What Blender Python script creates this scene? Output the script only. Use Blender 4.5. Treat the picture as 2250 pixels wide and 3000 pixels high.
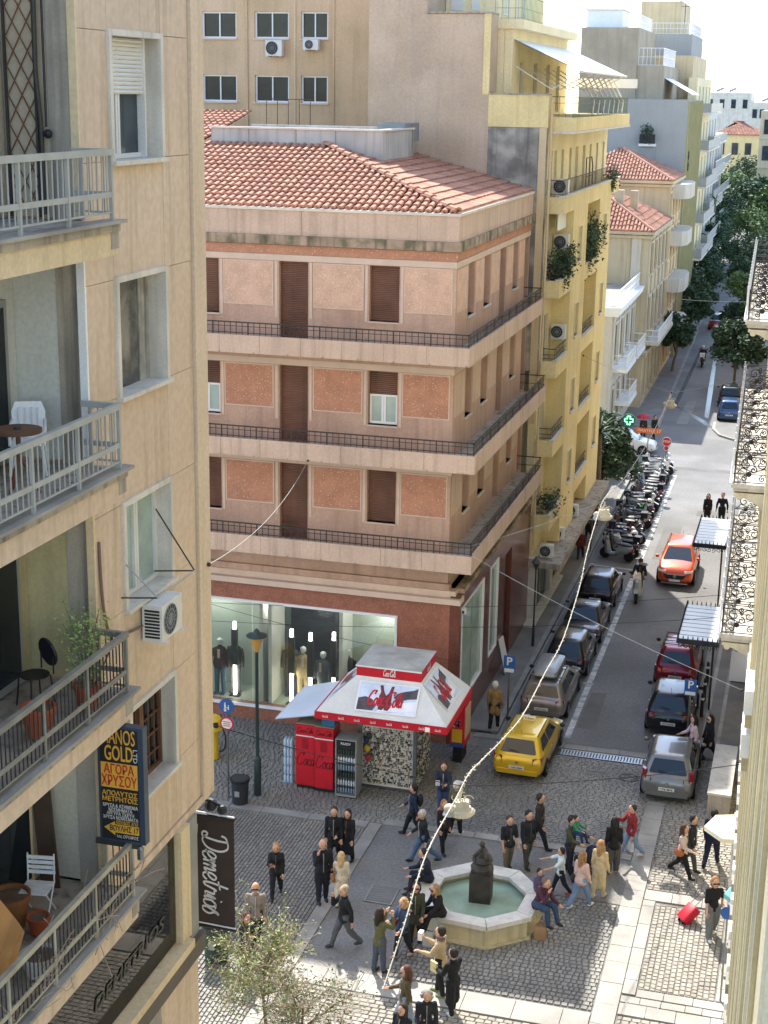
import bpy, bmesh, math, random
from mathutils import Vector, Matrix
random.seed(7)
R_ = math.radians
for o in list(bpy.data.objects): bpy.data.objects.remove(o)
scene = bpy.context.scene
COL = scene.collection

# ---------------------------------------------------------------- camera
def camera_matrix(yaw, pitch, roll, loc):
    cy, sy, cp, sp = math.cos(yaw), math.sin(yaw), math.cos(pitch), math.sin(pitch)
    r = Vector((cy, -sy, 0)); f = Vector((sy*cp, cy*cp, -sp)); d = f.cross(r)
    c, s = math.cos(roll), math.sin(roll)
    r2 = c*r + s*d; d2 = -s*r + c*d
    m = Matrix((r2, -d2, -f)).transposed().to_4x4(); m.translation = loc
    return m
cd = bpy.data.cameras.new('camera'); cam = bpy.data.objects.new('camera', cd); COL.objects.link(cam)
cam.matrix_world = camera_matrix(R_(-15.5728), R_(15.4482), R_(-0.9308), Vector((0, 0, 20)))
cd.sensor_fit = 'HORIZONTAL'; cd.sensor_width = 36; cd.lens = 36*4450/2250
cd.clip_start = 0.2; cd.clip_end = 3000
scene.camera = cam
# ---------------------------------------------------------------- sky and sun
TO_SUN = Vector((-6.45, 13.4, 16.8)).normalized()
world = bpy.data.worlds.new('World'); scene.world = world; world.use_nodes = True
wn = world.node_tree; wn.nodes.clear()
sky = wn.nodes.new('ShaderNodeTexSky'); sky.sky_type = 'NISHITA'; sky.sun_disc = False
sky.sun_elevation = math.asin(TO_SUN.z); sky.sun_rotation = math.atan2(TO_SUN.x, TO_SUN.y)
sky.air_density = 1.0; sky.dust_density = 0.8; sky.ozone_density = 1.0
bg = wn.nodes.new('ShaderNodeBackground'); bg.inputs[1].default_value = 0.15
wo = wn.nodes.new('ShaderNodeOutputWorld')
wn.links.new(sky.outputs[0], bg.inputs[0]); wn.links.new(bg.outputs[0], wo.inputs[0])
sl = bpy.data.lights.new('sun', 'SUN'); sl.energy = 2.5; sl.angle = R_(0.53); sl.color = (1, .95, .87)
sun = bpy.data.objects.new('sun', sl); COL.objects.link(sun)
sun.rotation_euler = TO_SUN.to_track_quat('Z', 'Y').to_euler(); sun.location = (-20, 40, 60)
scene.view_settings.view_transform = 'Standard'; scene.view_settings.look = 'None'
scene.view_settings.exposure = 1.82; scene.view_settings.gamma = 1.0
scene.view_settings.use_curve_mapping = False
scene.cycles.max_bounces = 6; scene.cycles.diffuse_bounces = 4; scene.cycles.transparent_max_bounces = 12
scene.cycles.sample_clamp_indirect = 6.0

# ---------------------------------------------------------------- materials
def C(h, k=1.0):
    h = h.lstrip('#'); out = []
    for i in (0, 2, 4):
        v = int(h[i:i+2], 16)/255
        out.append((v/12.92 if v <= .04045 else ((v+.055)/1.055)**2.4)*k)
    return tuple(out)
MATS = {}
def N(nt, t, **kw):
    n = nt.nodes.new(t)
    for k, v in kw.items():
        if k.startswith('i_'):
            n.inputs[k[2:].replace('_', ' ')].default_value = v
        else: setattr(n, k, v)
    return n
def mat(name, col, rough=.75, var=.12, scale=1.5, bump=0., bscale=40., metal=0., spec=.4, streak=0., streakcol=None,
        speck=None, emit=0., coat=0., fine=0.06, tcol=None, tamt=0., tscale=.6, island=0.):
    """principled material with procedural colour variation, optional rain streaks, specks and relief"""
    if name in MATS: return MATS[name]
    m = bpy.data.materials.new(name); m.use_nodes = True; MATS[name] = m
    nt = m.node_tree; b = nt.nodes['Principled BSDF']; L = nt.links.new
    b.inputs['Roughness'].default_value = rough; b.inputs['Metallic'].default_value = metal
    b.inputs['Specular IOR Level'].default_value = spec
    if coat: b.inputs['Coat Weight'].default_value = coat; b.inputs['Coat Roughness'].default_value = .05
    geo = N(nt, 'ShaderNodeNewGeometry')
    pos = geo.outputs['Position']
    def mix(a, bcol, fac, mode='MIX'):
        x = N(nt, 'ShaderNodeMix', data_type='RGBA', blend_type=mode)
        for s, v in ((0, fac), (6, a), (7, bcol)):
            if hasattr(v, 'is_output'): L(v, x.inputs[s])
            else: x.inputs[s].default_value = v if s == 0 else (*v, 1)
        return x.outputs[2]
    def noise(sc, det=4, vec=None, lo=.35, hi=.65):
        n = N(nt, 'ShaderNodeTexNoise', i_Scale=sc, i_Detail=det); L(vec or pos, n.inputs['Vector'])
        r = N(nt, 'ShaderNodeMapRange', i_From_Min=lo, i_From_Max=hi); L(n.outputs['Fac'], r.inputs['Value'])
        return r.outputs[0]
    out = col
    if var:
        out = mix(tuple(c*(1-var) for c in col), tuple(min(1, c*(1+var)) for c in col), noise(scale))
    if island:
        out = mix(out, mix((1-island,)*3, (1+island*.8, 1+island*.7, 1+island*.6), geo.outputs['Random Per Island']), 1., 'MULTIPLY')
    if tamt:
        n = noise(tscale, 6, lo=.48, hi=.62); mm = N(nt, 'ShaderNodeMath', operation='MULTIPLY'); L(n, mm.inputs[0]); mm.inputs[1].default_value = tamt
        out = mix(out, tcol, mm.outputs[0])
    if fine:
        g = noise(scale*26, 2); d = mix((1-fine,)*3, (1+fine,)*3, g); out = mix(out, d, 1., 'MULTIPLY')
    if streak:
        mp = N(nt, 'ShaderNodeMapping'); mp.inputs['Scale'].default_value = (4.6, 4.6, .24); L(pos, mp.inputs['Vector'])
        n = noise(1.1, 5, mp.outputs[0], .5, .72)
        mm = N(nt, 'ShaderNodeMath', operation='MULTIPLY'); L(n, mm.inputs[0]); mm.inputs[1].default_value = streak
        out = mix(out, streakcol or tuple(c*.35 for c in col), mm.outputs[0])
    if speck:
        for sc, thr, colr in speck:
            v = N(nt, 'ShaderNodeTexVoronoi', i_Scale=sc); L(pos, v.inputs['Vector'])
            r = N(nt, 'ShaderNodeMapRange', i_From_Min=thr, i_From_Max=thr*.7); L(v.outputs['Distance'], r.inputs['Value'])
            sep = N(nt, 'ShaderNodeSeparateColor'); L(v.outputs['Color'], sep.inputs[0])
            gt = N(nt, 'ShaderNodeMath', operation='GREATER_THAN'); L(sep.outputs[0], gt.inputs[0]); gt.inputs[1].default_value = .45
            mm = N(nt, 'ShaderNodeMath', operation='MULTIPLY'); L(r.outputs[0], mm.inputs[0]); L(gt.outputs[0], mm.inputs[1])
            out = mix(out, colr, mm.outputs[0])
    if hasattr(out, 'is_output'): L(out, b.inputs['Base Color'])
    else: b.inputs['Base Color'].default_value = (*out, 1)
    if emit:
        b.inputs['Emission Color'].default_value = (*col, 1); b.inputs['Emission Strength'].default_value = emit
    if bump:
        n = N(nt, 'ShaderNodeTexNoise', i_Scale=bscale, i_Detail=3); L(pos, n.inputs['Vector'])
        bp = N(nt, 'ShaderNodeBump', i_Strength=bump, i_Distance=.02); L(n.outputs['Fac'], bp.inputs['Height']); L(bp.outputs[0], b.inputs['Normal'])
    return m
def glass_mat(name, tint=(.75, .85, .82), refl=.12, rough=.02):
    if name in MATS: return MATS[name]
    m = bpy.data.materials.new(name); m.use_nodes = True; MATS[name] = m
    nt = m.node_tree; nt.nodes.remove(nt.nodes['Principled BSDF']); L = nt.links.new
    t = N(nt, 'ShaderNodeBsdfTransparent'); t.inputs[0].default_value = (*tint, 1)
    g = N(nt, 'ShaderNodeBsdfGlossy'); g.inputs['Roughness'].default_value = rough
    fr = N(nt, 'ShaderNodeFresnel', i_IOR=1.5); ad = N(nt, 'ShaderNodeMath', operation='ADD', use_clamp=True); ad.inputs[1].default_value = refl
    L(fr.outputs[0], ad.inputs[0]); mx = N(nt, 'ShaderNodeMixShader'); L(ad.outputs[0], mx.inputs[0]); L(t.outputs[0], mx.inputs[1]); L(g.outputs[0], mx.inputs[2])
    L(mx.outputs[0], nt.nodes['Material Output'].inputs[0])
    return m
# ---------------------------------------------------------------- mesh building
class MB:
    def __init__(s): s.v = []; s.f = []
    def add(s, vs, fs):
        n = len(s.v); s.v += [tuple(p) for p in vs]; s.f += [tuple(i+n for i in f) for f in fs]; return s
    def b(s, x0, x1, y0, y1, z0, z1):
        return s.add([(x0,y0,z0),(x1,y0,z0),(x1,y1,z0),(x0,y1,z0),(x0,y0,z1),(x1,y0,z1),(x1,y1,z1),(x0,y1,z1)],
                     [(0,3,2,1),(4,5,6,7),(0,1,5,4),(1,2,6,5),(2,3,7,6),(3,0,4,7)])
    def bc(s, x, y, z, sx, sy, sz): return s.b(x-sx/2, x+sx/2, y-sy/2, y+sy/2, z-sz/2, z+sz/2)
    def bar(s, a, b, w, h=None, up=(0,0,1)):
        a = Vector(a); b = Vector(b); h = h or w; d = (b-a).normalized(); u = Vector(up)
        if abs(d.dot(u)) > .98: u = Vector((1,0,0))
        r = d.cross(u).normalized()*w/2; t = r.cross(d).normalized()*h/2
        vs = [a-r-t, a+r-t, a+r+t, a-r+t, b-r-t, b+r-t, b+r+t, b-r+t]
        return s.add(vs, [(0,3,2,1),(4,5,6,7),(0,1,5,4),(1,2,6,5),(2,3,7,6),(3,0,4,7)])
    def tube(s, pts, r, n=6, cap=True):
        pts = [Vector(p) for p in pts]; rs = r if isinstance(r, (list, tuple)) else [r]*len(pts)
        base = len(s.v); prev = None
        for i, p in enumerate(pts):
            d = (pts[min(i+1, len(pts)-1)]-pts[max(i-1, 0)])
            d = d.normalized() if d.length > 1e-9 else Vector((0,0,1))
            if prev is None:
                u = Vector((0,0,1)) if abs(d.z) < .9 else Vector((1,0,0)); x = d.cross(u).normalized()
            else:
                x = prev - d*prev.dot(d); x = x.normalized() if x.length > 1e-6 else d.orthogonal().normalized()
            prev = x; y = d.cross(x)
            for k in range(n):
                a = 2*math.pi*k/n; s.v.append(tuple(p+(x*math.cos(a)+y*math.sin(a))*rs[i]))
        for i in range(len(pts)-1):
            for k in range(n):
                a = base+i*n+k; b = base+i*n+(k+1) % n; s.f.append((a, b, b+n, a+n))
        if cap:
            s.f.append(tuple(base+k for k in reversed(range(n)))); s.f.append(tuple(base+(len(pts)-1)*n+k for k in range(n)))
        return s
    def lathe(s, prof, c=(0,0,0), n=12, a0=0., close=True):
        base = len(s.v)
        for r, z in prof:
            for k in range(n):
                a = a0+2*math.pi*k/n; s.v.append((c[0]+r*math.cos(a), c[1]+r*math.sin(a), c[2]+z))
        for i in range(len(prof)-1):
            for k in range(n):
                a = base+i*n+k; b = base+i*n+(k+1) % n; s.f.append((a, b, b+n, a+n))
        if close:
            s.f.append(tuple(base+k for k in reversed(range(n)))); s.f.append(tuple(base+(len(prof)-1)*n+k for k in range(n)))
        return s
    def prism(s, poly, a, b, axis='z'):
        n = len(poly)
        def P(u, v, w): return {'z': (u, v, w), 'y': (u, w, v), 'x': (w, u, v)}[axis]
        s.add([P(u, v, a) for u, v in poly]+[P(u, v, b) for u, v in poly],
              [tuple(reversed(range(n))), tuple(range(n, 2*n))]+[(i, (i+1) % n, n+(i+1) % n, n+i) for i in range(n)])
        return s
    def ball(s, c, r, n=10, m=6, sc=(1,1,1)):
        pr = [(r*math.sin(math.pi*i/m), -r*math.cos(math.pi*i/m)) for i in range(m+1)]
        pr[0] = (r*.02, -r); pr[-1] = (r*.02, r); st = len(s.v); s.lathe(pr, (0,0,0), n)
        for i in range(st, len(s.v)):
            v = s.v[i]; s.v[i] = (c[0]+v[0]*sc[0], c[1]+v[1]*sc[1], c[2]+v[2]*sc[2])
        return s
    def quad(s, *p): return s.add(p, [tuple(range(len(p)))])
    def xf(s, M, st=0):
        for i in range(st, len(s.v)): s.v[i] = tuple(M @ Vector(s.v[i]))
        return s
    def mesh(s, name, m, off=None, smooth=False):
        me = bpy.data.meshes.new(name)
        vs = s.v if off is None else [(v[0]-off[0], v[1]-off[1], v[2]-off[2]) for v in s.v]
        me.from_pydata(vs, [], s.f); me.update()
        bm = bmesh.new(); bm.from_mesh(me); bmesh.ops.recalc_face_normals(bm, faces=bm.faces); bm.to_mesh(me); bm.free()
        if m: me.materials.append(m)
        if smooth:
            me.polygons.foreach_set('use_smooth', [True]*len(me.polygons))
            try: me.set_sharp_from_angle(angle=R_(40))
            except Exception: pass
        return me
    def build(s, name, m, parent=None, smooth=False, off=None):
        o0 = off if off is not None else LOC.get(parent.name) if parent else None
        o = bpy.data.objects.new(name, s.mesh(name, m, o0, smooth)); COL.objects.link(o)
        if parent: o.parent = parent; LOC[o.name] = o0 if o0 is not None else Vector()
        return o
LOC = {}
def tag(o, label=None, cat=None, group=None, kind=None):
    if label: o['label'] = label
    if cat: o['category'] = cat
    if group: o['group'] = group
    if kind: o['kind'] = kind
    return o
def thing(name, label, cat, loc=(0,0,0), group=None, rz=0., local=False):
    """an Empty at the thing's base; local=False: parts are given in world coordinates"""
    o = bpy.data.objects.new(name, None); COL.objects.link(o); o.location = loc; o.rotation_euler = (0, 0, rz); o.empty_display_size = .2
    LOC[o.name] = Vector((0,0,0)) if local else Vector(loc)
    return tag(o, label, cat, group)
def piece(name, me, parent, loc=(0,0,0), rot=(0,0,0), scale=None):
    """an instance of a shared mesh as a part; loc in the coordinates the thing's parts are given in"""
    o = bpy.data.objects.new(name, me); COL.objects.link(o); o.parent = parent
    l0 = LOC.get(parent.name) if parent else None; l = Vector(loc)
    o.location = l-l0 if l0 is not None else l
    o.rotation_euler = rot
    if scale: o.scale = scale
    return o
def struct(name, mb, m, kind='structure', smooth=False):
    o = mb.build(name, m, None, smooth); o['kind'] = kind; LOC[o.name] = Vector(); return o
def copy_tree(o, parent=None):
    c = o.copy(); COL.objects.link(c); c.parent = parent
    LOC[c.name] = LOC.get(o.name, Vector())
    for ch in o.children: copy_tree(ch, c)
    return c
def single(name, mb, m, label, cat, group=None, smooth=False, loc=None):
    o = mb.build(name, m, None, smooth, off=Vector(loc) if loc else None)
    if loc: o.location = loc
    return tag(o, label, cat, group)
_txt = {}
def text_mesh(s, m, size=1., shear=0., extrude=.004, bold=0., spacing=1., align='CENTER'):
    k = (s, m.name, size, shear, extrude, bold, spacing, align)
    if k in _txt: return _txt[k]
    cu = bpy.data.curves.new('text', 'FONT'); cu.body = s; cu.size = size; cu.shear = shear; cu.extrude = extrude; cu.offset = bold
    cu.align_x = align; cu.align_y = 'CENTER'; cu.space_character = spacing; cu.resolution_u = 3
    o = bpy.data.objects.new('text', cu); COL.objects.link(o)
    dg = bpy.context.evaluated_depsgraph_get(); me = bpy.data.meshes.new_from_object(o.evaluated_get(dg))
    me.name = 'lettering'; me.materials.clear(); me.materials.append(m)
    bpy.data.objects.remove(o); bpy.data.curves.remove(cu); _txt[k] = me; return me
def basis(right, up):
    r = Vector(right).normalized(); u = Vector(up); n = r.cross(u).normalized(); u = n.cross(r).normalized()
    return Matrix((r, u, n)).transposed()
def lettering(s, m, parent, center, right, up, size, fit=None, shear=0., bold=0., spacing=1., name='lettering'):
    me = text_mesh(s, m, 1., shear, .004, bold, spacing)
    o = piece(name, me, parent, center, basis(right, up).to_euler())
    w = max(v.co.x for v in me.vertices)-min(v.co.x for v in me.vertices)
    sx = size if not fit else fit/w
    o.scale = (sx, size, 1); return o
# strokes for hand written lettering: polylines in a unit box, joined smoothly
SCRIPT = {
 'D': [[(.25,.95),(.3,.5),(.22,.02),(.0,.06),(.08,.2),(.4,.0),(.75,.2),(.8,.65),(.55,.95),(.1,.9),(.0,.72)]],
 'e': [[(0,.12),(.28,.25),(.38,.42),(.22,.5),(.08,.3),(.15,.04),(.32,.02),(.46,.14)]],
 'm': [[(0,.3),(.1,.45),(.12,.02)],[(.12,.25),(.28,.48),(.34,.3),(.32,.02)],[(.33,.25),(.5,.48),(.55,.3),(.53,.06),(.66,.12)]],
 't': [[(.22,.95),(.14,.3),(.2,.03),(.36,.12)],[(-.02,.58),(.4,.64)]],
 'r': [[(0,.14),(.12,.48),(.2,.42),(.34,.4),(.3,.1),(.44,.08)]],
 'i': [[(.0,.14),(.14,.46),(.12,.06),(.26,.1)],[(.2,.66),(.22,.7)]],
 'o': [[(.2,.48),(.03,.3),(.1,.02),(.32,.1),(.34,.36),(.2,.48),(.44,.44)]],
 's': [[(-.02,.12),(.16,.5),(.26,.56),(.18,.42),(.3,.2),(.2,.0),(.02,-.02),(.0,.1)]],
 'C': [[(.62,.72),(.66,.95),(.3,.9),(.02,.45),(.15,.04),(.45,.05),(.6,.25)],[(.62,.85),(.8,.98)]],
 'c': [[(.34,.4),(.22,.5),(.05,.3),(.12,.03),(.3,.03),(.44,.16)]],
 'a': [[(.34,.42),(.18,.5),(.03,.26),(.12,.02),(.3,.2),(.36,.48),(.32,.08),(.46,.08)]],
 'l': [[(.02,.14),(.3,.8),(.24,.98),(.12,.7),(.12,.1),(.3,.08)]],
 '-': [[(.02,.3),(.22,.34)]],
}
ADV = {'D':.86,'e':.42,'m':.64,'t':.34,'r':.42,'i':.24,'o':.42,'s':.4,'C':.74,'c':.4,'a':.46,'l':.28,'-':.28}
def catmull(p, k=5):
    p = [Vector((*q, 0)) if len(q) == 2 else Vector(q) for q in p]; out = []
    for i in range(len(p)-1):
        a, b, c, d = p[max(i-1, 0)], p[i], p[i+1], p[min(i+2, len(p)-1)]
        for j in range(k):
            t = j/k; out.append(.5*((2*b)+(c-a)*t+(2*a-5*b+4*c-d)*t*t+(3*b-a-3*c+d)*t**3))
    return out+[p[-1]]
def script_mb(word, w=.05, extra=()):
    mb = MB(); x = 0
    def ribbon(pts):
        pts = catmull(pts); n = len(pts); vs = []; fs = []
        for i, q in enumerate(pts):
            d = (pts[min(i+1, n-1)]-pts[max(i-1, 0)]).normalized(); nn = Vector((-d.y, d.x, 0))
            ww = w*(.55+.75*abs(d.y))
            vs += [q+nn*ww/2, q-nn*ww/2]
        m = len(vs)
        allv = [(v.x, v.y, .004) for v in vs]
        fs = [(2*i, 2*i+1, 2*i+3, 2*i+2) for i in range(n-1)]
        mb.add(allv, fs)
    for ch in word:
        for st in SCRIPT[ch]: ribbon([(x+px+.18*py, py) for px, py in st])
        x += ADV[ch]
    for e in extra: ribbon(e)
    return mb, x
def script(word, m, parent, center, right, up, width, height, w=.06, extra=(), name='lettering'):
    mb, tw = script_mb(word, w, extra)
    M = basis(right, up).to_4x4(); M.translation = Vector(center)
    mb.xf(M @ Matrix.Diagonal((width/tw, height, 1, 1)) @ Matrix.Translation((-tw/2, -.45, 0)))
    return mb.build(name, m, parent)
# ================================================================ materials used in many places
M = dict(
 ground=mat('ground', C('#8d8a84'), .9),
 asphalt=mat('asphalt', C('#757472'), .82, .14, .35, bump=.3, bscale=90, fine=.12, tcol=C('#63625f'), tamt=.6, tscale=.3),
 lane=mat('smooth_lane', C('#7d7a73'), .66, .16, .5, bump=.4, bscale=60, fine=.16, tcol=C('#676664'), tamt=.6, tscale=.5),
 sett=mat('granite_sett', C('#848179'), .55, .2, .3, bump=.4, bscale=60, island=.17, tcol=C('#6f6d69'), tamt=.5, tscale=.4),
 sett_warm=mat('pale_sett', C('#9b9588'), .7, .14, .4, bump=.4, bscale=60, island=.22, tcol=C('#878276'), tamt=.5, tscale=.45),
 joint=mat('joint_sand', C('#7b7974'), .95, .2, 2),
 joint_pale=mat('joint_sand_pale', C('#756f65'), .95, .2, 2),
 marble=mat('marble_band', C('#8e8a81'), .6, .2, .9, island=.14, bump=.2, bscale=30, tcol=C('#b0aba0'), tamt=.5, tscale=.5),
 kerb=mat('kerb_stone', C('#8d8b85'), .8, .15, 1.5, island=.12),
 paint=mat('road_paint', C('#bdbdb8'), .7, .2, 3, tcol=C('#7f8082'), tamt=.8, tscale=2.5),
 tile_pav=mat('pavement_tile', C('#777571'), .8, .15, 1, island=.1, bump=.2),
 pink=mat('pink_stucco', C('#c2a18c'), .9, .1, .6, bump=.25, bscale=120, streak=.45, streakcol=C('#94796a'), tcol=C('#b08d79'), tamt=.45, tscale=.45),
 pink2=mat('pale_pink_stucco', C('#cdb29c'), .9, .08, .7, bump=.25, bscale=120, streak=.42, streakcol=C('#8d7a6b')),
 cornice=mat('mossy_cornice', C('#a8927c'), .95, .2, 1.5, bump=.4, streak=.9, streakcol=C('#4f4a3e'), tcol=C('#5d6148'), tamt=.8, tscale=1.6),
 trim=mat('pale_trim', C('#d2bba8'), .85, .06, 2),
 copper=mat('white_coping', C('#d9cdbf'), .7, .08, 2),
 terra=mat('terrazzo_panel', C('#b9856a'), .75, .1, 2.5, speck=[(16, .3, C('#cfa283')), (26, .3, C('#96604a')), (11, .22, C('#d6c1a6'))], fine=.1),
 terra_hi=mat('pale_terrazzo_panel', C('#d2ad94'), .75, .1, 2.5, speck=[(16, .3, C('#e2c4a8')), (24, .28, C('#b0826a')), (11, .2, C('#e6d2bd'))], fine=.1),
 terra_lo=mat('red_terrazzo', C('#96604c'), .5, .14, 2.5, speck=[(15, .32, C('#ae7c64')), (24, .32, C('#6f4335')), (30, .25, C('#bd9580'))], fine=.1),
 granite=mat('polished_brown_granite', C('#6f4437'), .22, .14, 2, speck=[(30, .3, C('#8f6250')), (36, .3, C('#472820'))], spec=.6),
 shutter=mat('brown_shutter', C('#7a5747'), .6, .2, 1.2, streak=.4, streakcol=C('#5a4136')),
 iron=mat('dark_iron', C('#3b3733'), .6, .15, 4),
 black_iron=mat('black_iron', C('#26262a'), .5, .1, 4),
 white=mat('white_paint', C('#d8d6d0'), .55, .05, 2),
 bright=mat('bright_white', C('#e6e6e4'), .5, .03, 2),
 tan=mat('tan_stucco', C('#cbad88'), .95, .12, .5, bump=.3, bscale=90, streak=.35, streakcol=C('#a08c70'), tcol=C('#cfb094'), tamt=.5, tscale=.5),
 grayplaster=mat('grey_plaster', C('#bfa88f'), .95, .12, .5, bump=.35, bscale=70, streak=.35, streakcol=C('#a1958a'), tcol=C('#cdb59f'), tamt=.6, tscale=.45),
 peel=mat('peeling_plaster', C('#8f8a82'), .95, .3, 1.3, bump=.5, bscale=30, streak=.6, streakcol=C('#4e4b47'), tcol=C('#bfb7aa'), tamt=.8, tscale=1.1),
 yellow=mat('yellow_stucco', C('#e4cf98'), .92, .07, .6, bump=.25, bscale=100, streak=.25, streakcol=C('#b08f52')),
 yellow2=mat('pale_yellow_stucco', C('#e8d8ae'), .92, .07, .6, bump=.25, bscale=100, streak=.2, streakcol=C('#b89c66')),
 cream=mat('cream_stucco', C('#d3bd97'), .92, .08, .6, bump=.25, bscale=100, streak=.35, streakcol=C('#9d8a6c')),
 beige=mat('beige_stucco', C('#d0b99f'), .92, .04, .35, bump=.2, bscale=120, streak=.5, streakcol=C('#a18b6f'), tcol=C('#c7ae95'), tamt=.25, tscale=.3),
 concrete=mat('stained_concrete', C('#a49a8b'), .95, .15, 1, bump=.3, streak=.8, streakcol=C('#5b544a')),
 neo=mat('neoclassical_stone', C('#bcae92'), .9, .08, .7, bump=.25, streak=.5, streakcol=C('#8d8067')),
 neo_w=mat('neoclassical_white', C('#c2bbac'), .9, .06, .7, streak=.4, streakcol=C('#99917f')),
 rooftile=mat('clay_roof_tile', C('#ab7a62'), .85, .14, .8, bump=.2, island=.3, tcol=C('#bd9680'), tamt=.35, tscale=2.2),
 roofpan=mat('clay_roof_pan', C('#6d4437'), .9, .15, 1.5),  # darkened: the shade between tile columns is put into this colour
 glass=mat('window_glass', C('#333d43'), .06, .4, 1.2, spec=.35),
 glass_pale=mat('curtained_glass', C('#9fb1a8'), .12, .15, 1.5, spec=.7),
 glass_dark=mat('dark_glass', C('#20272c'), .05, .4, 1.2, spec=.3),
 curtain=mat('curtain', C('#cfd3c8'), .8, .1, 3),
 grey=mat('grey_metal', C('#9a9c9b'), .45, .06, 2, metal=.3),
 rail_grey=mat('painted_rail', C('#a3a39c'), .5, .08, 3),
 steel=mat('steel', C('#85888b'), .3, .06, 3, metal=.8),
 acw=mat('aircon_casing', C('#d5d3cb'), .5, .06, 3),
 black=mat('black_plastic', C('#1f2023'), .5, .1, 5),
 rubber=mat('rubber', C('#1c1c1d'), .85, .1, 5),
 wood=mat('brown_wood', C('#6b4a33'), .65, .2, 3),
 bark=mat('bark', C('#6f5f4f'), .95, .2, 4, bump=.5),
 leaf=mat('leaf', C('#5d7442'), .6, .2, 1.5, island=.35, spec=.3),
 leaf_dark=mat('dark_leaf', C('#41573d'), .6, .2, 1.2, island=.4, spec=.3),
 leaf_pale=mat('pale_leaf', C('#8f9c66'), .6, .2, 2, island=.4, spec=.3),
 twig=mat('dry_twig', C('#a08c78'), .9, .2, 3),
 terracotta=mat('terracotta', C('#a1502f'), .8, .12, 3),
 dark=mat('dark_interior', C('#3a3a3a'), .9, .1, 1),
 pale_room=mat('shop_interior', C('#b9c1b6'), .8, .06, 1),
 stone_w=mat('white_stone', C('#cfc8ba'), .7, .1, 1.5, streak=.4, streakcol=C('#8f8672'), bump=.2),
)
def wall(mb, ori, p0, p1, u0, u1, z0, z1, holes=()):
    """a wall slab with rectangular openings; ori 'y': spans X, thickness Y p0..p1; 'x': spans Y"""
    us = sorted({u0, u1, *[h[0] for h in holes], *[h[1] for h in holes]}); us = [u for u in us if u0 <= u <= u1]
    zs = sorted({z0, z1, *[h[2] for h in holes], *[h[3] for h in holes]}); zs = [z for z in zs if z0 <= z <= z1]
    for a, b in zip(us, us[1:]):
        run = None
        for c, d in zip(zs, zs[1:]):
            m = ((a+b)/2, (c+d)/2)
            hole = any(h[0] < m[0] < h[1] and h[2] < m[1] < h[3] for h in holes)
            if not hole: run = [run[0] if run else c, d]
            if (hole or d == zs[-1]) and run:
                if ori == 'y': mb.b(a, b, p0, p1, run[0], run[1])
                else: mb.b(p0, p1, a, b, run[0], run[1])
                run = None
    return mb
# ================================================================ the ground
ASPH = 0.0
g = MB().quad((-700,-150,-.09),(700,-150,-.09),(700,1500,-.09),(-700,1500,-.09)); struct('ground', g, M['ground'])
def sheet(name, poly, m, z): return struct(name, MB().quad(*[(x, y, z) for x, y in poly]), m)
road = sheet('road', [(-8.5,44.9),(-2.62,44.9),(-2.62,81),(40,81),(40,94),(-3.5,94),(-5,135),(-8.3,204),(-10.5,300),(-14,300),(-11.5,204),(-9.4,135),(-8.5,94),(-40,94),(-40,81),(-8.5,81)], M['asphalt'], 0)
lane = sheet('smooth_lane', [(-10.4,20),(-8.25,20),(-8.25,35.3),(-3.35,35.3),(-3.35,37.7),(-10.4,37.7)], M['lane'], -.004)
bed = sheet('paving_bed', [(-40,10),(2,10),(2,44.9),(-40,44.9)], M['joint'], -.03)
def slab(name, x0, x1, y0, y1, z, m, parent=None, t=.16):
    o = MB().b(x0, x1, y0, y1, z-t, z).build(name, m, parent)
    if not parent: o['kind'] = 'structure'
    return o
# setts laid in rows: each a low stone with slanted sides; the nearest 300 stand as pieces, the rest as one part
STONES = []
def setts(x0, x1, y0, y1, sx, sy, along='x', key='sett', z=.012):
    rnd = random.Random(int(x0*7+y0*13))
    if along == 'x':
        ny = max(1, int((y1-y0)/sy)); dy = (y1-y0)/ny
        for j in range(ny):
            x = x0-rnd.random()*sx
            while x < x1:
                w = sx*rnd.uniform(.8, 1.25); a, b = max(x, x0), min(x+w, x1)
                if b-a > .03: STONES.append((a, b, y0+j*dy, y0+(j+1)*dy, z+rnd.uniform(-.006, .006), key))
                x += w
    else:
        nx = max(1, int((x1-x0)/sy)); dx = (x1-x0)/nx
        for j in range(nx):
            y = y0-rnd.random()*sx
            while y < y1:
                w = sx*rnd.uniform(.8, 1.25); a, b = max(y, y0), min(y+w, y1)
                if b-a > .03: STONES.append((x0+j*dx, x0+(j+1)*dx, a, b, z+rnd.uniform(-.006, .006), key))
                y += w
setts(-17, -10.8, 24, 37.35, .18, .1, 'y')
setts(-18.2, -9.36, 37.75, 44.18, .16, .12, 'x')
setts(-9.36, -2.62, 38.05, 43.9, .19, .11, 'x')
setts(-8.2, -3.4, 30.4, 35.25, .14, .16, 'x')
setts(-10.3, -3.4, 22, 29.5, .2, .15, 'x', 'sett_warm')
setts(-18, -10.8, 20.5, 23.95, .24, .13, 'y', 'sett_warm')
setts(-2.5, -.75, 31.6, 35.6, .16, .13, 'y', 'sett_warm')
setts(-2.8, .6, 36.3, 44.9, .2, .14, 'x', 'sett_warm')
setts(-2.8, .6, 25, 30.4, .18, .16, 'x', 'sett_warm')
pv = MB(); [0]
parts = {'sett': MB(), 'sett_warm': MB()}
cand = sorted([i for i, s in enumerate(STONES) if s[5] and ((s[2] > 27.5 and s[0] > -8.2 and s[1] < -3.4 and s[2] < 31.9) or (s[0] > -2.6 and s[1] < -.5 and 27.7 < s[2] < 32.4))], key=lambda i: STONES[i][2])[:300]
cand = set(cand)
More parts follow.
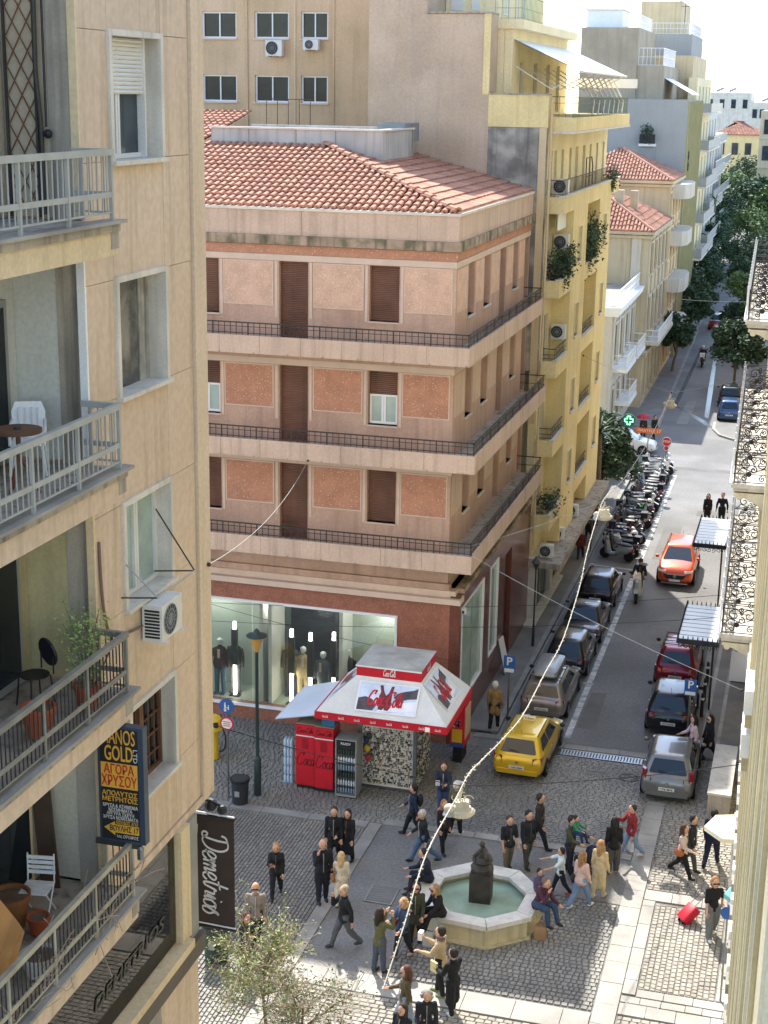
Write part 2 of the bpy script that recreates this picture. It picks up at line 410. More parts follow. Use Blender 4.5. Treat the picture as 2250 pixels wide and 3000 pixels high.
paving = sheet('plaza_paving', [(-40,10.2),(1.9,10.2),(1.9,44.7),(-40,44.7)], M['joint'], -.022)
for i, (a, b, c, d, z, k) in enumerate(STONES):
    j = .008; a, b, c, d = a+j, b-j, c+j, d-j; s = .012
    vs = [(a,c,-.03),(b,c,-.03),(b,d,-.03),(a,d,-.03),(a+s,c+s,z),(b-s,c+s,z),(b-s,d-s,z),(a+s,d-s,z)]
    fs = [(4,5,6,7),(0,1,5,4),(1,2,6,5),(2,3,7,6),(3,0,4,7)]
    cx_, cy_ = (a+b)/2, (c+d)/2; ra = random.gauss(0, .035); ca, sa = math.cos(ra), math.sin(ra); tl = random.gauss(0, .02); tm_ = random.gauss(0, .02)
    vs = [(cx_+(p-cx_)*ca-(q-cy_)*sa, cy_+(p-cx_)*sa+(q-cy_)*ca, r+(tl*(p-cx_)+tm_*(q-cy_) if n > 3 else 0)) for n, (p, q, r) in enumerate(vs)]
    if i in cand: MB().add(vs, fs).build('sett', M[k], paving)
    else: parts[k].add(vs, fs)
for k, mb in parts.items():
    o = mb.build('sett_field', M[k], paving); o['kind'] = 'stuff'
# marble bands across the plaza, slab by slab
def band(x0, x1, y0, y1, step, along, m='marble', z=.02):
    rnd = random.Random(3)
    u0, u1 = (x0, x1) if along == 'x' else (y0, y1); u = u0
    while u < u1-.05:
        w = min(step*rnd.uniform(.75, 1.3), u1-u); j = .008
        if along == 'x': MB().b(u+j, u+w-j, y0, y1, -.03, z+rnd.uniform(-.004,.004)).build('marble_slab', M[m], paving)
        else: MB().b(x0, x1, u+j, u+w-j, -.03, z+rnd.uniform(-.004,.004)).build('marble_slab', M[m], paving)
        u += w
band(-10.78, -10.42, 22, 37.7, 1.0, 'y'); band(-10.4, -3.4, 37.72, 38.03, .9, 'x'); band(-3.37, -2.85, 22.5, 41.5, .8, 'y')
band(-2.83, .6, 35.75, 36.25, .8, 'x'); band(-2.83, -2.53, 31.3, 35.72, .7, 'y'); band(-2.5, .6, 31.25, 31.55, .7, 'x')
band(-2.83, .6, 30.45, 30.9, .7, 'x'); band(-.72, -.5, 31.6, 35.7, .6, 'y'); band(-10.4, -3.4, 29.55, 30.3, .9, 'x'); band(-2.83, .6, 30.95, 31.2, .5, 'x')
band(-19, -10.8, 37.4, 37.72, 1.1, 'x', 'kerb', .03); band(-9.3, -2.65, 44.5, 44.85, .8, 'x', 'kerb', .012)
# pavements of the street with kerbs
def pavement(name, poly, m, z=.1):
    mb = MB().prism(poly, -.05, z); return struct(name, mb, M[m])
pavL = pavement('pavement_left', [(-9.9,44.95),(-8.78,44.95),(-8.78,80.9),(-14,80.9),(-14,56)], 'tile_pav', .06)
pavR = pavement('pavement_right', [(-2.4,45),(2.5,45),(2.5,80),(-2.4,80)], 'tile_pav', .06)
pavFL = pavement('pavement_far_left', [(-14,94.4),(-8.7,94.4),(-9.2,118),(-9.6,135),(-11.8,204),(-14.5,300),(-30,300),(-30,94.4)], 'tile_pav', .08)
pavFR = pavement('pavement_far_right', [(-3.3,94.4),(20,94.4),(20,300),(-10.2,300),(-8.1,204),(-4.8,135)], 'tile_pav', .08)
def kerbline(pts, parent, w=.18, z0=-.04, z1=.1, step=1.0, m='kerb'):
    for (a, b) in zip(pts, pts[1:]):
        a = Vector((*a, 0)); b = Vector((*b, 0)); n = max(1, round((b-a).length/step)); d = (b-a)/n
        for i in range(n):
            p = a+d*i; q = a+d*(i+1)-d.normalized()*.012
            MB().bar(p+Vector((0,0,(z0+z1)/2)), q+Vector((0,0,(z0+z1)/2)), w, z1-z0).build('kerb_stone', M[m], parent)
kerbline([(-8.69,45),(-8.69,80.8)], pavL, .18, z1=.068); kerbline([(-2.5,45.05),(-2.5,79.9)], pavR, .2, z1=.068)
kerbline([(-8.6,94.4),(-9.1,118),(-9.5,135),(-10.1,158)], pavFL, .2); kerbline([(-12,94.3),(-8.7,94.3)], pavFL, .2); kerbline([(-3.4,94.4),(-4.9,135),(-6,158)], pavFR, .2); kerbline([(-3.3,94.3),(10,94.3)], pavFR, .2)
# pale paving strips along the right-hand pavement
for x in (-2.14, -1.66):
    for i in range(26):
        y = 45.4+i*1.3; MB().b(x-.06+.003*0, x+.06, y, y+1.27, .05, .066).build('paving_strip', M['marble'], pavR)
# painted lines
def line(name, pts, w, z=.006):
    mb = MB()
    for a, b in zip(pts, pts[1:]):
        a = Vector((*a, z)); b = Vector((*b, z)); n = Vector((-(b-a).y, (b-a).x, 0)).normalized()*w/2
        mb.quad(a+n, b+n, b-n, a-n)
    return mb.build(name, M['paint'], road)
for y0, y1 in ((45.3,47.9),(47.95,52.5),(52.55,58.1),(58.15,63.4),(63.45,70),(70.05,77.5),(77.55,82.2)): line('lane_line', [(-6.37,y0),(-6.37,y1)], .2)
line('lane_line', [(-8.35,60.2),(-8.35,64.5)], .16); line('stall_line', [(-8.4,64.3),(-6.4,64.1)], .12)
for y in (50.2, 55.3, 60.1): line('stall_line', [(-6.6,y),(-6.2,y-.02)], .08)
bulb = struct('kerb_bulb', MB().prism([(-5.25,97),(-5.2,94.9),(-4.7,93.2),(-3.6,92.2),(-3.3,97)], -.02, .1), M['tile_pav'])
kerbline([(-5.25,97),(-5.2,94.9),(-4.7,93.2),(-3.9,92.35),(-3.1,91.9)], bulb, .16, z1=.115, m='marble')
# drain grate across the street mouth: one frame, many bars
gr = thing('drain_grate', 'steel drain grating set in the cobbles across the street mouth', 'grating', (-5.2, 44.15, 0))
f = MB(); f.b(-6.5,-3.8,43.96,44.0,-.02,.02); f.b(-6.5,-3.8,44.34,44.38,-.02,.02); f.build('frame', M['steel'], gr)
MB().b(-6.5,-3.8,44.0,44.34,-.03,-.015).build('gutter', M['black'], gr)
gb = MB().b(-.028,.028,-.165,.165,-.015,.018).mesh('grate_bar', M['steel'])
for i in range(28): piece('grate_bar', gb, gr, (-6.45+i*.096, 44.17, 0))
def cover(name, x0, x1, y0, y1, label, rows=8, m='tile_pav'):
    t = thing(name, label, 'manhole cover', ((x0+x1)/2, (y0+y1)/2, 0)); z = .016
    MB().b(x0, x1, y0, y1, -.02, z-.008).build('plate', M[m], t)
    fr = MB(); w = .03
    for a in ((x0,x1,y0,y0+w),(x0,x1,y1-w,y1),(x0,x0+w,y0+w,y1-w),(x1-w,x1,y0+w,y1-w)): fr.b(*a, -.01, z+.004)
    fr.build('frame', M['kerb'], t)
    rb = MB()
    for i in range(1, rows): y = y0+(y1-y0)*i/rows; rb.b(x0+w, x1-w, y-.008, y+.008, z-.01, z)
    rb.build('ribs', M[m], t)
cover('manhole_cover', -9.72, -8.98, 33.5, 34.4, 'square iron manhole cover in the smooth lane left of the fountain')
cover('manhole_cover', -5.46, -4.6, 42.85, 43.15, 'oblong iron cover in the cobbles between the taxi and the grey hatchback')
cover('manhole_cover', -2.7, -1.95, 30.5, 31.0, 'square sunlit stone cover at the bottom right of the pale paving', 6, 'kerb')
cover('manhole_cover', -9.3, -8.7, 44.95, 45.5, 'dark square cover in the pavement at the walking man in tan coat', 5)
t = thing('manhole_cover', 'round iron manhole cover beside the grey hatchback', 'manhole cover', (-4.1, 42.9, 0), local=True)
MB().lathe([(.3,-.02),(.3,.02),(.26,.025),(.25,.014),(.02,.014)], n=20).build('plate', M['iron'], t)
for k, (x0, x1, y0, y1) in enumerate(((-6.2,-5.6,46.2,49.5),(-4.9,-4.2,55.0,57.2),(-5.9,-5.0,66,72),(-7.9,-7.2,62.3,63.4),(-6.6,-3.2,83.5,84.3),(-7.6,-6.9,96,104),(-4.6,-3.5,74,75.2))):
    MB().quad((x0,y0,.003),(x1,y0+.1,.003),(x1-.05,y1,.003),(x0+.03,y1-.1,.003)).build('repair_patch', mat('asphalt_patch_%d' % (k % 2), C(('#66645f', '#817f7a')[k % 2]), .85, .15, .8, bump=.3, bscale=90), road)
# wet patches and worn lettering on the far asphalt
wet = mat('wet_asphalt', C('#5b5f62'), .22, .3, 2, spec=.6)
for p in ([(-8.35,101.5),(-8.05,101),(-8.15,112),(-8.3,128),(-8.5,128),(-8.42,112)], [(-8.1,102.0),(-7.95,101.2),(-5.5,95.5),(-5.25,95.6),(-5.9,97.6)], [(-6.05,98.9),(-5.75,98.2),(-6.15,108),(-6.85,122),(-7.1,122),(-6.5,108)]):
    MB().quad(*[(x, y, .004) for x, y in p]).build('wet_patch', wet, road)
# ================================================================ left-hand apartment building (faces the street at X=-9.2)
XL = -9.2
lb = thing('apartment_building', 'beige rendered apartment block on the left with deep loggia balconies and marble sills', 'building', (-9.2, 22.25, 0))
FL = [18.36, 15.1, 11.9, 8.75]                                  # balcony floors, from the top
SILL = [19.05, 15.83, 12.7, 9.57]; LINT = [20.72, 17.47, 14.28, 11.12]
# backing volume: core behind the loggias and the end bay
core = MB(); core.b(-24, -10.3, 8, 22.2, 5.9, 30); core.b(-10.3, -9.62, 18.55, 22.1, 8.6, 30); core.build('core_wall', M['beige'], lb)
# scored render panels: three columns, joints left open
cols = [(18.2, 19.08), (19.08, 20.78), (20.78, 21.77)]
zr = [8.5]
for i in (3, 2, 1, 0): zr += [SILL[i], LINT[i]]
zr += [22.3, 26]
for ci, (a, b) in enumerate(cols):
    for z0, z1 in zip(zr, zr[1:]):
        if ci == 1 and any(abs(z0-s) < .01 for s in SILL): continue
        if ci == 0 and z0 in (22.3,) : pass
        MB().b(-9.6, XL, a+.004, b-.004, z0+.004, z1-.004).build('render_panel', M['beige'], lb)
jb = MB()
for ci, (a, b) in enumerate(cols):
    jb.b(-9.62, XL-.014, a-.004, a+.004, 8.5, 26)
jb.build('joint', M['concrete'], lb)
MB().b(-10.4, XL+.05, 21.79, 22.25, 8.5, 26).build('corner_pilaster', mat('beige_pilaster', C('#d4be a3'.replace(' ','')), .92, .05, .6, bump=.2, streak=.3, streakcol=C('#a98a64')), lb)
# first-floor soffit band and the shop floor under it
MB().b(-12, XL+.03, 8, 22.3, 8.36, 8.49).build('floor_band', M['beige'], lb)
# windows of the end bay
def bay_window(i, kind):
    z0, z1 = SILL[i], LINT[i]; y0, y1 = 19.1, 20.76
    w = MB().b(-9.6, -9.5, y0, y1, z0, z1); win = w.build('window', M['dark'], lb)
    s = MB()
    s.b(-9.5, XL+.045, y0-.04, y0+.05, z0-.02, z1+.03); s.b(-9.5, XL+.045, y1-.05, y1+.04, z0-.02, z1+.03); s.b(-9.5, XL+.045, y0+.05, y1-.05, z1-.05, z1+.03)
    s.build('frame', M['stone_w'], win)
    MB().b(-9.5, XL+.1, y0-.05, y1+.05, z0-.06, z0+.0).build('sill', M['stone_w'], win)
    a, b = y0+.05, y1-.05
    if kind != 'open':
        g_ = MB().b(-9.47, -9.45, a, b, z0, z1-.05); g_.build('pane', M['glass'] if kind == 'shutter' else M['glass_pale'] if kind == 'white' else M['glass_dark'], win)
    fm = M['white'] if kind in ('shutter', 'white') else M['wood']
    if kind in ('shutter', 'white', 'brown'):
        s = MB(); c = (a+b)/2-.2*(kind == 'shutter')
        for y in (a, c-.03, c+.045, b-.06): s.b(-9.45, -9.4, y, y+.06, z0+.005, z1-.055)
        s.b(-9.449, -9.401, a, b, z0+.005, z0+.07); s.b(-9.449, -9.401, a, b, z1-.12, z1-.056)
        if kind == 'brown':
            for k in range(6): s.b(-9.43, -9.41, a+.2+k*.22, a+.215+k*.22, z0+.06, z1-.1)
            for k in range(4): s.b(-9.44, -9.405, a+.06, b-.06, z0+.3+k*.32, z0+.315+k*.32)
        s.build('sash', fm, win)
    if kind == 'shutter':
        sh = MB(); n = 13; zt = z1-.06; zb = z0+.87; h = (zt-zb)/n
        for k in range(n): sh.add([(-9.39,a,zb+k*h),(-9.37,a,zb+k*h),(-9.35,a,zb+k*h+h*.45),(-9.37,a,zb+k*h+h*.92),(-9.39,a,zb+k*h+h*.92),
                                   (-9.39,b-.2,zb+k*h),(-9.37,b-.2,zb+k*h),(-9.35,b-.2,zb+k*h+h*.45),(-9.37,b-.2,zb+k*h+h*.92),(-9.39,b-.2,zb+k*h+h*.92)],
                                  [(0,1,2,3,4),(9,8,7,6,5),(0,5,6,1),(1,6,7,2),(2,7,8,3),(3,8,9,4),(4,9,5,0)])
        sh.build('roller_shutter', M['white'], win)
        MB().b(-9.5, -9.33, b-.2, b-.16, z0, z1-.05).build('guide_rail', M['white'], win)
    if kind == 'open':
        MB().b(-9.49, -9.46, a+.3, b, z0, z1-.05).build('open_sash', mat('mottled_dark_glass', C('#4a4842'), .12, .35, 2.2, tcol=C('#77756a'), tamt=.7, tscale=2.5, spec=.7), win)  # dark glass mottled with paler patches
        MB().b(-9.48, -9.44, b-.34, b-.02, z0, z1-.05).build('reveal_board', mat('flaking_board', C('#a9a49a'), .9, .3, 3, streak=.9, streakcol=C('#67625a')), win)
        MB().b(-9.49, -9.46, a, a+.3, z0, z1-.05).build('pane', M['glass'], win)
    if kind == 'white':
        MB().b(-9.46, -9.43, a+.1, a+.12, z0, z1-.1).build('handle', M['grey'], win)
for i, k in enumerate(('shutter', 'open', 'white', 'brown')): bay_window(i, k)
# loggias: side wall, back wall with glazed door, ceiling slab and fascia
lw = [mat('loggia_beige', C('#b3a48c'), .92, .08, .6), mat('loggia_white', C('#c9c7bd'), .9, .06, .6), mat('loggia_ochre', C('#b9ad85'), .92, .1, .7, streak=.3, streakcol=C('#94895f')), mat('loggia_pale', C('#c4bda8'), .92, .08, .6)]
for i, z in enumerate(FL):
    top = (FL[i-1]-.43) if i else 22.5
    m = lw[i]
    MB().b(-10.28, XL-.06, 18.21, 18.5, z, top).build('loggia_side_wall', m, lb)
    MB().b(-9.3, XL+.012, 18.16, 18.205, z+.0, top).build('loggia_reveal', M['bright'] if i == 1 else M['cream'], lb)
    MB().b(-10.3, -10.26, 9, 18.2, z, top).build('loggia_back_wall', m, lb)
    d = MB().b(-10.26, -10.2, 15.2, 17.9, z+.02, z+2.2).build('balcony_door', M['grey'] if i < 3 else M['cream'], lb)
    MB().b(-10.2, -10.185, 15.3, 16.5, z+.15, z+2.1).build('pane', M['glass_dark'], d); MB().b(-10.2, -10.185, 16.6, 17.8, z+.15, z+2.1).build('pane', M['glass_dark'], d)
    # slab with marble edge, beam below
    sl = MB().b(-10.3, -8.66, 8, 18.2, z-.14, z-.03).build('balcony_slab', M['concrete'], lb)
    MB().b(-8.85, -8.58, 8, 18.24, z-.03, z+.012).build('marble_edge', M['marble'], sl)
    MB().b(-9.0, -8.7, 8, 18.18, z-.44, z-.14).build('beam', M['beige'] if i else M['cream'], sl)
    MB().b(-8.72, -8.69, 17.98, 18.2, z-.36, z-.145).build('drip_edge', M['concrete'], sl)
def balcony_rail(i, m_top, m_bar, step=.105):
    z = FL[i]; X = -8.67; Y1 = 17.98; Y0 = 10.5
    r = MB(); r.b(X-.035, X+.035, Y0, Y1+.035, z+.82, z+.9); r.b(XL, X-.036, Y1-.03, Y1+.03, z+.82, z+.9)
    rail = r.build('handrail', m_top, lb)
    r = MB(); r.b(X-.015, X+.015, Y0, Y1, z+.3, z+.37); r.b(XL, X-.016, Y1-.015, Y1+.015, z+.3, z+.37)
    r.b(X-.012, X+.012, Y0, Y1, z+.1, z+.125); r.b(XL, X-.013, Y1-.012, Y1+.012, z+.1, z+.125); r.build('rail', m_top, rail)
    pm = MB().b(-.022, .022, -.022, .022, 0, .82).mesh('rail_post', m_top)
    for k in range(7): piece('rail_post', pm, rail, (X, Y1-.005-k*1.18, z))
    piece('rail_post', pm, rail, (XL+.12, Y1, z))
    bm_ = MB().b(-.007, .007, -.007, .007, .1, .82).mesh('baluster', m_bar)
    y = Y1-step
    while y > 12.8: piece('baluster', bm_, rail, (X, y, z)); y -= step
    for k in range(1, 5): piece('baluster', bm_, rail, (X-k*.1, Y1, z))
balcony_rail(0, M['rail_grey'], M['rail_grey'], .13); balcony_rail(1, M['rail_grey'], M['rail_grey'], .13)
dk = mat('weathered_rail', C('#7d7a70'), .6, .15, 3); balcony_rail(2, dk, M['black_iron'], .1)
dk2 = mat('worn_cream_rail', C('#a19a86'), .6, .2, 3); balcony_rail(3, dk2, M['black_iron'], .1)
# shop storey below the band: glazing, ledge, pillar
gl = glass_mat('shop_glass', (.8, .88, .8), .02)
MB().b(-9.24, -9.22, 14, 20.68, 6.36, 8.36).build('shop_window', gl, lb)
MB().b(-9.3, -9.1, 20.68, 21.05, 6.3, 8.36).build('shop_post', M['cream'], lb); MB().b(-9.3, -9.12, 21.06, 21.4, 5.9, 8.36).build('shop_post', mat('grey_post', C('#8f8d84'), .7), lb)
MB().b(-9.35, -8.98, 10, 20.9, 6.18, 6.33).build('shop_ledge', M['cream'], lb); MB().b(-9.6, -9.02, 10, 21.45, 5.84, 6.16).build('shop_beam', mat('dark_shop_beam', C('#5f574c'), .7), lb)
MB().b(-9.6, -9.14, 19.85, 21.38, 0, 5.84).build('pillar', M['beige'], lb); MB().b(-9.6, -9.14, 13, 14.2, 0, 5.84).build('pillar', M['beige'], lb)
MB().b(-13, -9.7, 8, 22.1, 5.7, 6.1).build('shop_floor', M['concrete'], lb); MB().b(-12.6, -12.4, 8, 22, 6.1, 8.36).build('shop_back_wall', mat('pale_green_room', C('#bfc8ac'), .8, .1, 1), lb)
MB().b(-9.34, -9.3, 18.3, 20.6, 6.7, 8.3).build('blind', mat('pale_green_blind', C('#c3cfb2'), .8, .1, 2), lb)
MB().b(-13.5, -13, 8, 22.1, 0, 5.8).build('rear_wall', M['dark'], lb)
tm = mat('shop_letter', C('#3f3f38'), .5); lettering('DEMETRIOS', tm, lb, (-9.205, 18.9, 7.0), (0,1,0), (0,0,1), .3, fit=2.5, shear=.2)
# trellis leaning in the top loggia
tr = thing('trellis', 'brown diamond lattice trellis standing in the topmost loggia', 'trellis', (-9.97, 18.15, FL[0]))
for k in range(8):
    z = FL[0]+k*.36
    for q in (0, 1):
        for sg in (1, -1): MB().bar((-10.16+.2*q if sg > 0 else -9.96+.2*q, 18.15+.008*sg, z+.1), (-9.96+.2*q if sg > 0 else -10.16+.2*q, 18.15+.008*sg, z+.46), .014).build('lattice_strip', M['wood'], tr)
for x in (-10.18, -9.76): MB().b(x-.015, x+.015, 18.12, 18.16, FL[0], FL[0]+3.6).build('upright', M['iron'], tr)
pp = thing('downpipe', 'dark grey drainpipe with clamp beside the trellis', 'pipe', (-9.7, 17.6, FL[0]))
MB().tube([(-9.7,18.1,22),(-9.72,18.08,20.2),(-9.68,18.1,19.5),(-9.68,18.1,18.4)], .03, 8).build('pipe', M['iron'], pp); MB().tube([(-9.62,18.12,22),(-9.62,18.12,19.5)], .015, 6).build('cable', M['black'], pp)
MB().ball((-9.58,18.08,19.42), .06).build('clamp', M['black'], pp)
# air conditioner and drying frame at the third window
def aircon(name, x0, x1, y0, y1, z0, z1, face, label, group=None):
    t = thing(name, label, 'air conditioner', ((x0+x1)/2, (y0+y1)/2, z0), group)
    MB().b(x0, x1, y0, y1, z0, z1).build('casing', M['acw'], t)
    z = (z0+z1)/2; r = (z1-z0)*.42
    if face == '+x':
        c = (x1, y0+(y1-y0)*.4, z); n = Vector((1,0,0)); u = Vector((0,1,0))
    else:
        c = (x0+(x1-x0)*.4, y0, z); n = Vector((0,-1,0)); u = Vector((1,0,0))
    c = Vector(c); v = Vector((0,0,1))
    ring = [c+n*.004+(u*math.cos(a)+v*math.sin(a))*r for a in [2*math.pi*k/20 for k in range(20)]]
    MB().quad(*ring).build('fan_opening', M['black'], t)
    gmb = MB()
    for rr in (.35, .65, 1):
        gmb.tube([c+n*.012+(u*math.cos(a)+v*math.sin(a))*r*rr for a in [2*math.pi*k/16 for k in range(17)]], .006, 4, False)
    for k in range(8):
        a = math.pi*k/8; d = (u*math.cos(a)+v*math.sin(a))*r; gmb.tube([c+n*.012-d, c+n*.012+d], .004, 4)
    gmb.build('fan_grille', M['grey'], t)
    gm = MB()
    if face == '+x':
        for k in range(9): gm.b(x0+.04, x1-.04, y0-.006, y0, z0+.05+k*(z1-z0-.1)/9, z0+.05+(k+.6)*(z1-z0-.1)/9)
        gm.build('side_vents', M['black'], t)
        br = MB(); br.b(x0-.12, x1+.05, y0+.06, y0+.09, z0-.04, z0); br.b(x0-.12, x1+.05, y1-.09, y1-.06, z0-.04, z0); br.build('bracket', M['white'], t)
    else:
        br = MB(); br.b(x0+.06, x0+.09, y0, y1+.12, z0-.04, z0); br.b(x1-.09, x1-.06, y0, y1+.12, z0-.04, z0); br.build('bracket', M['white'], t)
    return t
aircon('air_conditioner', -9.16, -8.84, 19.58, 20.32, 12.06, 12.62, '+x', 'white air conditioner hung under the marble sill of the beige block')
t = thing('air_conditioner_pipe', 'dark hose drooping down the beige wall to the air conditioner', 'hose', (-9.18, 18.9, 12.3))
MB().tube(catmull([(-9.18,18.3,13.95),(-9.17,18.3,13.4),(-9.16,18.35,12.9),(-9.16,18.5,12.55),(-9.17,18.85,12.4),(-9.17,19.2,12.33),(-9.15,19.55,12.3)]), .022, 6).build('hose', mat('lagged_hose', C('#7b6455'), .8), t)
MB().tube(catmull([(-9.17,18.55,12.5),(-9.17,18.5,12.3),(-9.17,18.3,12.15)]), .012, 6).build('hose_tail', M['wood'], t)
t = thing('drying_frame', 'thin metal clothes-drying frame jutting from the window above the air conditioner', 'drying frame', (-9.1, 19.9, 12.7))
for y in (19.0, 20.35):
    MB().tube([(-9.3, y+.12, 13.85 if y > 20 else 13.5), (-8.6, y-.08, 13.0)], .012, 6).build('strut', M['iron'] if y > 20 else M['rail_grey'], t); MB().tube([(-9.3, y, 12.9), (-8.6, y-.08, 13.0)], .012, 6).build('arm', M['iron'], t)
MB().tube([(-8.6,18.9,13.0),(-8.6,20.28,13.0)], .012, 6).build('rod', M['rail_grey'], t)
# ---------------- things on the balconies
def plastic_chair(loc, rz, label):
    t = thing('garden_chair', label, 'chair', loc, 'white plastic chairs on the balcony', rz, True); m = M['bright']
    MB().prism([(-.2,-.2),(.2,-.2),(.22,.18),(.16,.22),(-.16,.22),(-.22,.18)], .4, .43).build('seat', m, t)
    b = MB(); p = [(-.2,.0),(.2,.0),(.22,.35),(.17,.48),(-.17,.48),(-.22,.35)]; b.prism(p, -.015, .015, 'y')
    b.xf(Matrix.Translation((0,-.2,.42)) @ Matrix.Rotation(R_(12), 4, 'X')); bk = b.build('backrest', m, t)
    rb = MB()
    for k in range(4): rb.b(-.13+k*.08, -.11+k*.08, -.235, -.21, .5, .82)
    rb.xf(Matrix.Translation((0,0,0))); rb.build('rib', M['white'], bk)
    for x in (-.2, .2):
        MB().tube([(x*.95,.2,.4),(x*1.15,.22,0)], .022, 6).build('leg', m, t); MB().tube([(x*.95,-.18,.4),(x*1.15,-.26,0)], .022, 6).build('leg', m, t)
        MB().tube([(x*1.05,-.26,.66),(x*1.15,.1,.62),(x*1.1,.2,.4)], .02, 6).build('armrest', m, t)
    return t
plastic_chair((-9.72, 17.45, FL[1]), R_(205), 'white plastic garden chair with tall back behind the round table')
plastic_chair((-9.55, 15.75, FL[1]), R_(20), 'white plastic garden chair nearer the rail, cut by the left edge')
t = thing('round_table', 'round brown wooden table between two white plastic chairs on the balcony', 'table', (-9.3, 16.45, FL[1]), local=True)
MB().lathe([(.02,.78),(.3,.78),(.3,.82),(.02,.82)], n=24).build('tabletop', M['wood'], t); MB().tube([(0,0,.78),(.0,0,.45)], .03).build('column', M['wood'], t)
for k in range(3):
    a = k*2.1+.4; MB().tube([(0,0,.5),(.1*math.cos(a),.1*math.sin(a),.3),(.24*math.cos(a),.24*math.sin(a),0)], .02, 6).build('leg', mat('reddish_wood', C('#6f3d2e'), .6), t)
MB().lathe([(.03,.82),(.05,.83),(.045,.85)], n=10).build('ashtray', M['iron'], t)
def pot(name, loc, r, h, m, label, group='plant pots on the balconies'):
    t = thing(name, label, 'plant pot', loc, group, 0, True)
    MB().lathe([(r*.72,0),(r,h*.86),(r*1.08,h*.86),(r*1.08,h),(r*.95,h),(r*.9,h*.88),(.01,h*.88)], n=18).build('pot', m, t, True)
    MB().lathe([(.01,h*.885),(r*.9,h*.885)], n=14, close=False).build('soil', M['bark'], t)
    return t
pot('plant_pot', (-9.15, 16.35, FL[2]), .22, .4, M['terracotta'], 'large red terracotta pot behind the dark railing below the air conditioner')
pot('plant_pot', (-9.5, 16.7, FL[3]), .15, .26, M['terracotta'], 'small terracotta pot beside the white folding chair')
pot('plant_pot', (-9.95, 16.75, FL[3]), .27, .5, mat('brown_pot', C('#8a5a33'), .7), 'big brown glazed pot behind the folding chair on the lowest balcony')
pot('plant_pot', (-9.0, 15.8, FL[3]), .24, .3, mat('white_pot', C('#b9b7b0'), .7), 'pale round pot of soil close to the rail of the lowest balcony')
def leaves(mb, pts, size, rnd, flat=.3):
    for p in pts:
        s = size*rnd.uniform(.6, 1.3); a = Vector((rnd.gauss(0,1), rnd.gauss(0,1), rnd.gauss(0,1)*flat)).normalized(); b = a.cross(Vector((rnd.gauss(0,1), rnd.gauss(0,1), rnd.gauss(0,1)+.4))).normalized()
        p = Vector(p); mb.quad(p-a*s*.5, p-b*s*.22+a*s*.05, p+a*s*.5, p+b*s*.22+a*s*.05)
    return mb
def shrub(name, label, loc, stems, m, seed, nleaf=700, lsize=.05, spread=.5, h=1., cat='plant', group=None, lean=(0,0)):
    """plant with several thin stems and leaves spread along them"""
    rnd = random.Random(seed); t = thing(name, label, cat, loc, group, 0, True); pts = []
    for k in range(stems):
        a = rnd.uniform(0, 6.28); r = spread*rnd.uniform(.3, 1); hh = h*rnd.uniform(.65, 1.05)
        p = catmull([(0,0,0), (r*.3*math.cos(a)+lean[0]*.3, r*.3*math.sin(a)+lean[1]*.3, hh*.45), (r*math.cos(a)+lean[0], r*math.sin(a)+lean[1], hh)], 6)
        MB().tube(p, [.014*(1-.8*i/len(p)) for i in range(len(p))], 4).build('stem', M['bark'], t)
        for i in range(nleaf//stems):
            q = p[min(len(p)-1, int(len(p)*rnd.betavariate(2.2, 1.1)))]; s = spread*.28
            pts.append(q+Vector((rnd.gauss(0,s), rnd.gauss(0,s), rnd.gauss(0,s*.8))))
    leaves(MB(), pts, lsize, rnd, .6).build('foliage', m, t); return t
shrub('potted_shrub', 'airy green shrub spilling over the dark balcony rail below the air conditioner', (-8.95, 17.35, FL[2]+.3), 9, mat('fresh_leaf', C('#86a055'), .6, .2, 2, island=.35), 4, 900, .055, .42, 1.1, lean=(-.05,.0))
t = pot('plant_pot', (-8.97, 17.35, FL[2]), .17, .34, M['terracotta'], 'clay pot of the airy shrub at the balcony corner')
t = thing('metal_chair', 'black metal garden chair in the shade behind the airy shrub', 'chair', (-9.65, 17.2, FL[2]), None, R_(150), True)
MB().lathe([(.02,.44),(.2,.44),(.2,.46),(.02,.46)], n=16).build('seat', M['black_iron'], t)
MB().lathe([(.2,0),(.21,.02),(.2,.04)], n=16).xf(Matrix.Translation((0,-.2,.72)) @ Matrix.Rotation(R_(80), 4, 'X')).build('backrest', M['black_iron'], t)
for x in (-.15, .15):
    for y in (-.15, .15): MB().tube([(x,y,.45),(x*1.25,y*1.25,0)], .013, 6).build('leg', M['black_iron'], t)
    MB().tube([(x,-.2,.45),(x,-.2,.7)], .013, 6).build('upright', M['black_iron'], t)
t = thing('folding_chair', 'white slatted folding chair on the lowest balcony', 'chair', (-9.72, 17.1, FL[3]), None, R_(190), True)
for k in range(5): MB().b(-.2, .2, -.18+k*.08, -.12+k*.08, .43, .45).build('seat_slat', M['bright'], t)
for k in range(4): MB().b(-.2, .2, -.215, -.195, .55+k*.075, .6+k*.075).build('back_slat', M['bright'], t)
for x in (-.19, .19): MB().tube([(x,-.21,.86),(x,-.18,.45),(x,.22,0)], .011, 6).build('leg', M['bright'], t); MB().tube([(x*.95,.18,.44),(x*.95,-.22,0)], .011, 6).build('leg', M['bright'], t)
t = thing('leaning_board', 'dark brown board leaning against the pale wall of the lowest balcony', 'board', (-10.15, 17.9, FL[3]))
MB().bar((-9.92,17.85,FL[3]),(-10.18,18.1,FL[3]+1.95), .3, .03, (0,-1,0)).build('board', mat('dark_board', C('#4d3d31'), .7, .15, 3), t)
cl = mat('orange_cloth', C('#b9854f'), .85, .1, 2)
t = thing('folded_parasol', 'faded orange parasol cloth sagging at the left of the lowest balcony', 'parasol', (-9.3, 15.4, FL[3]))
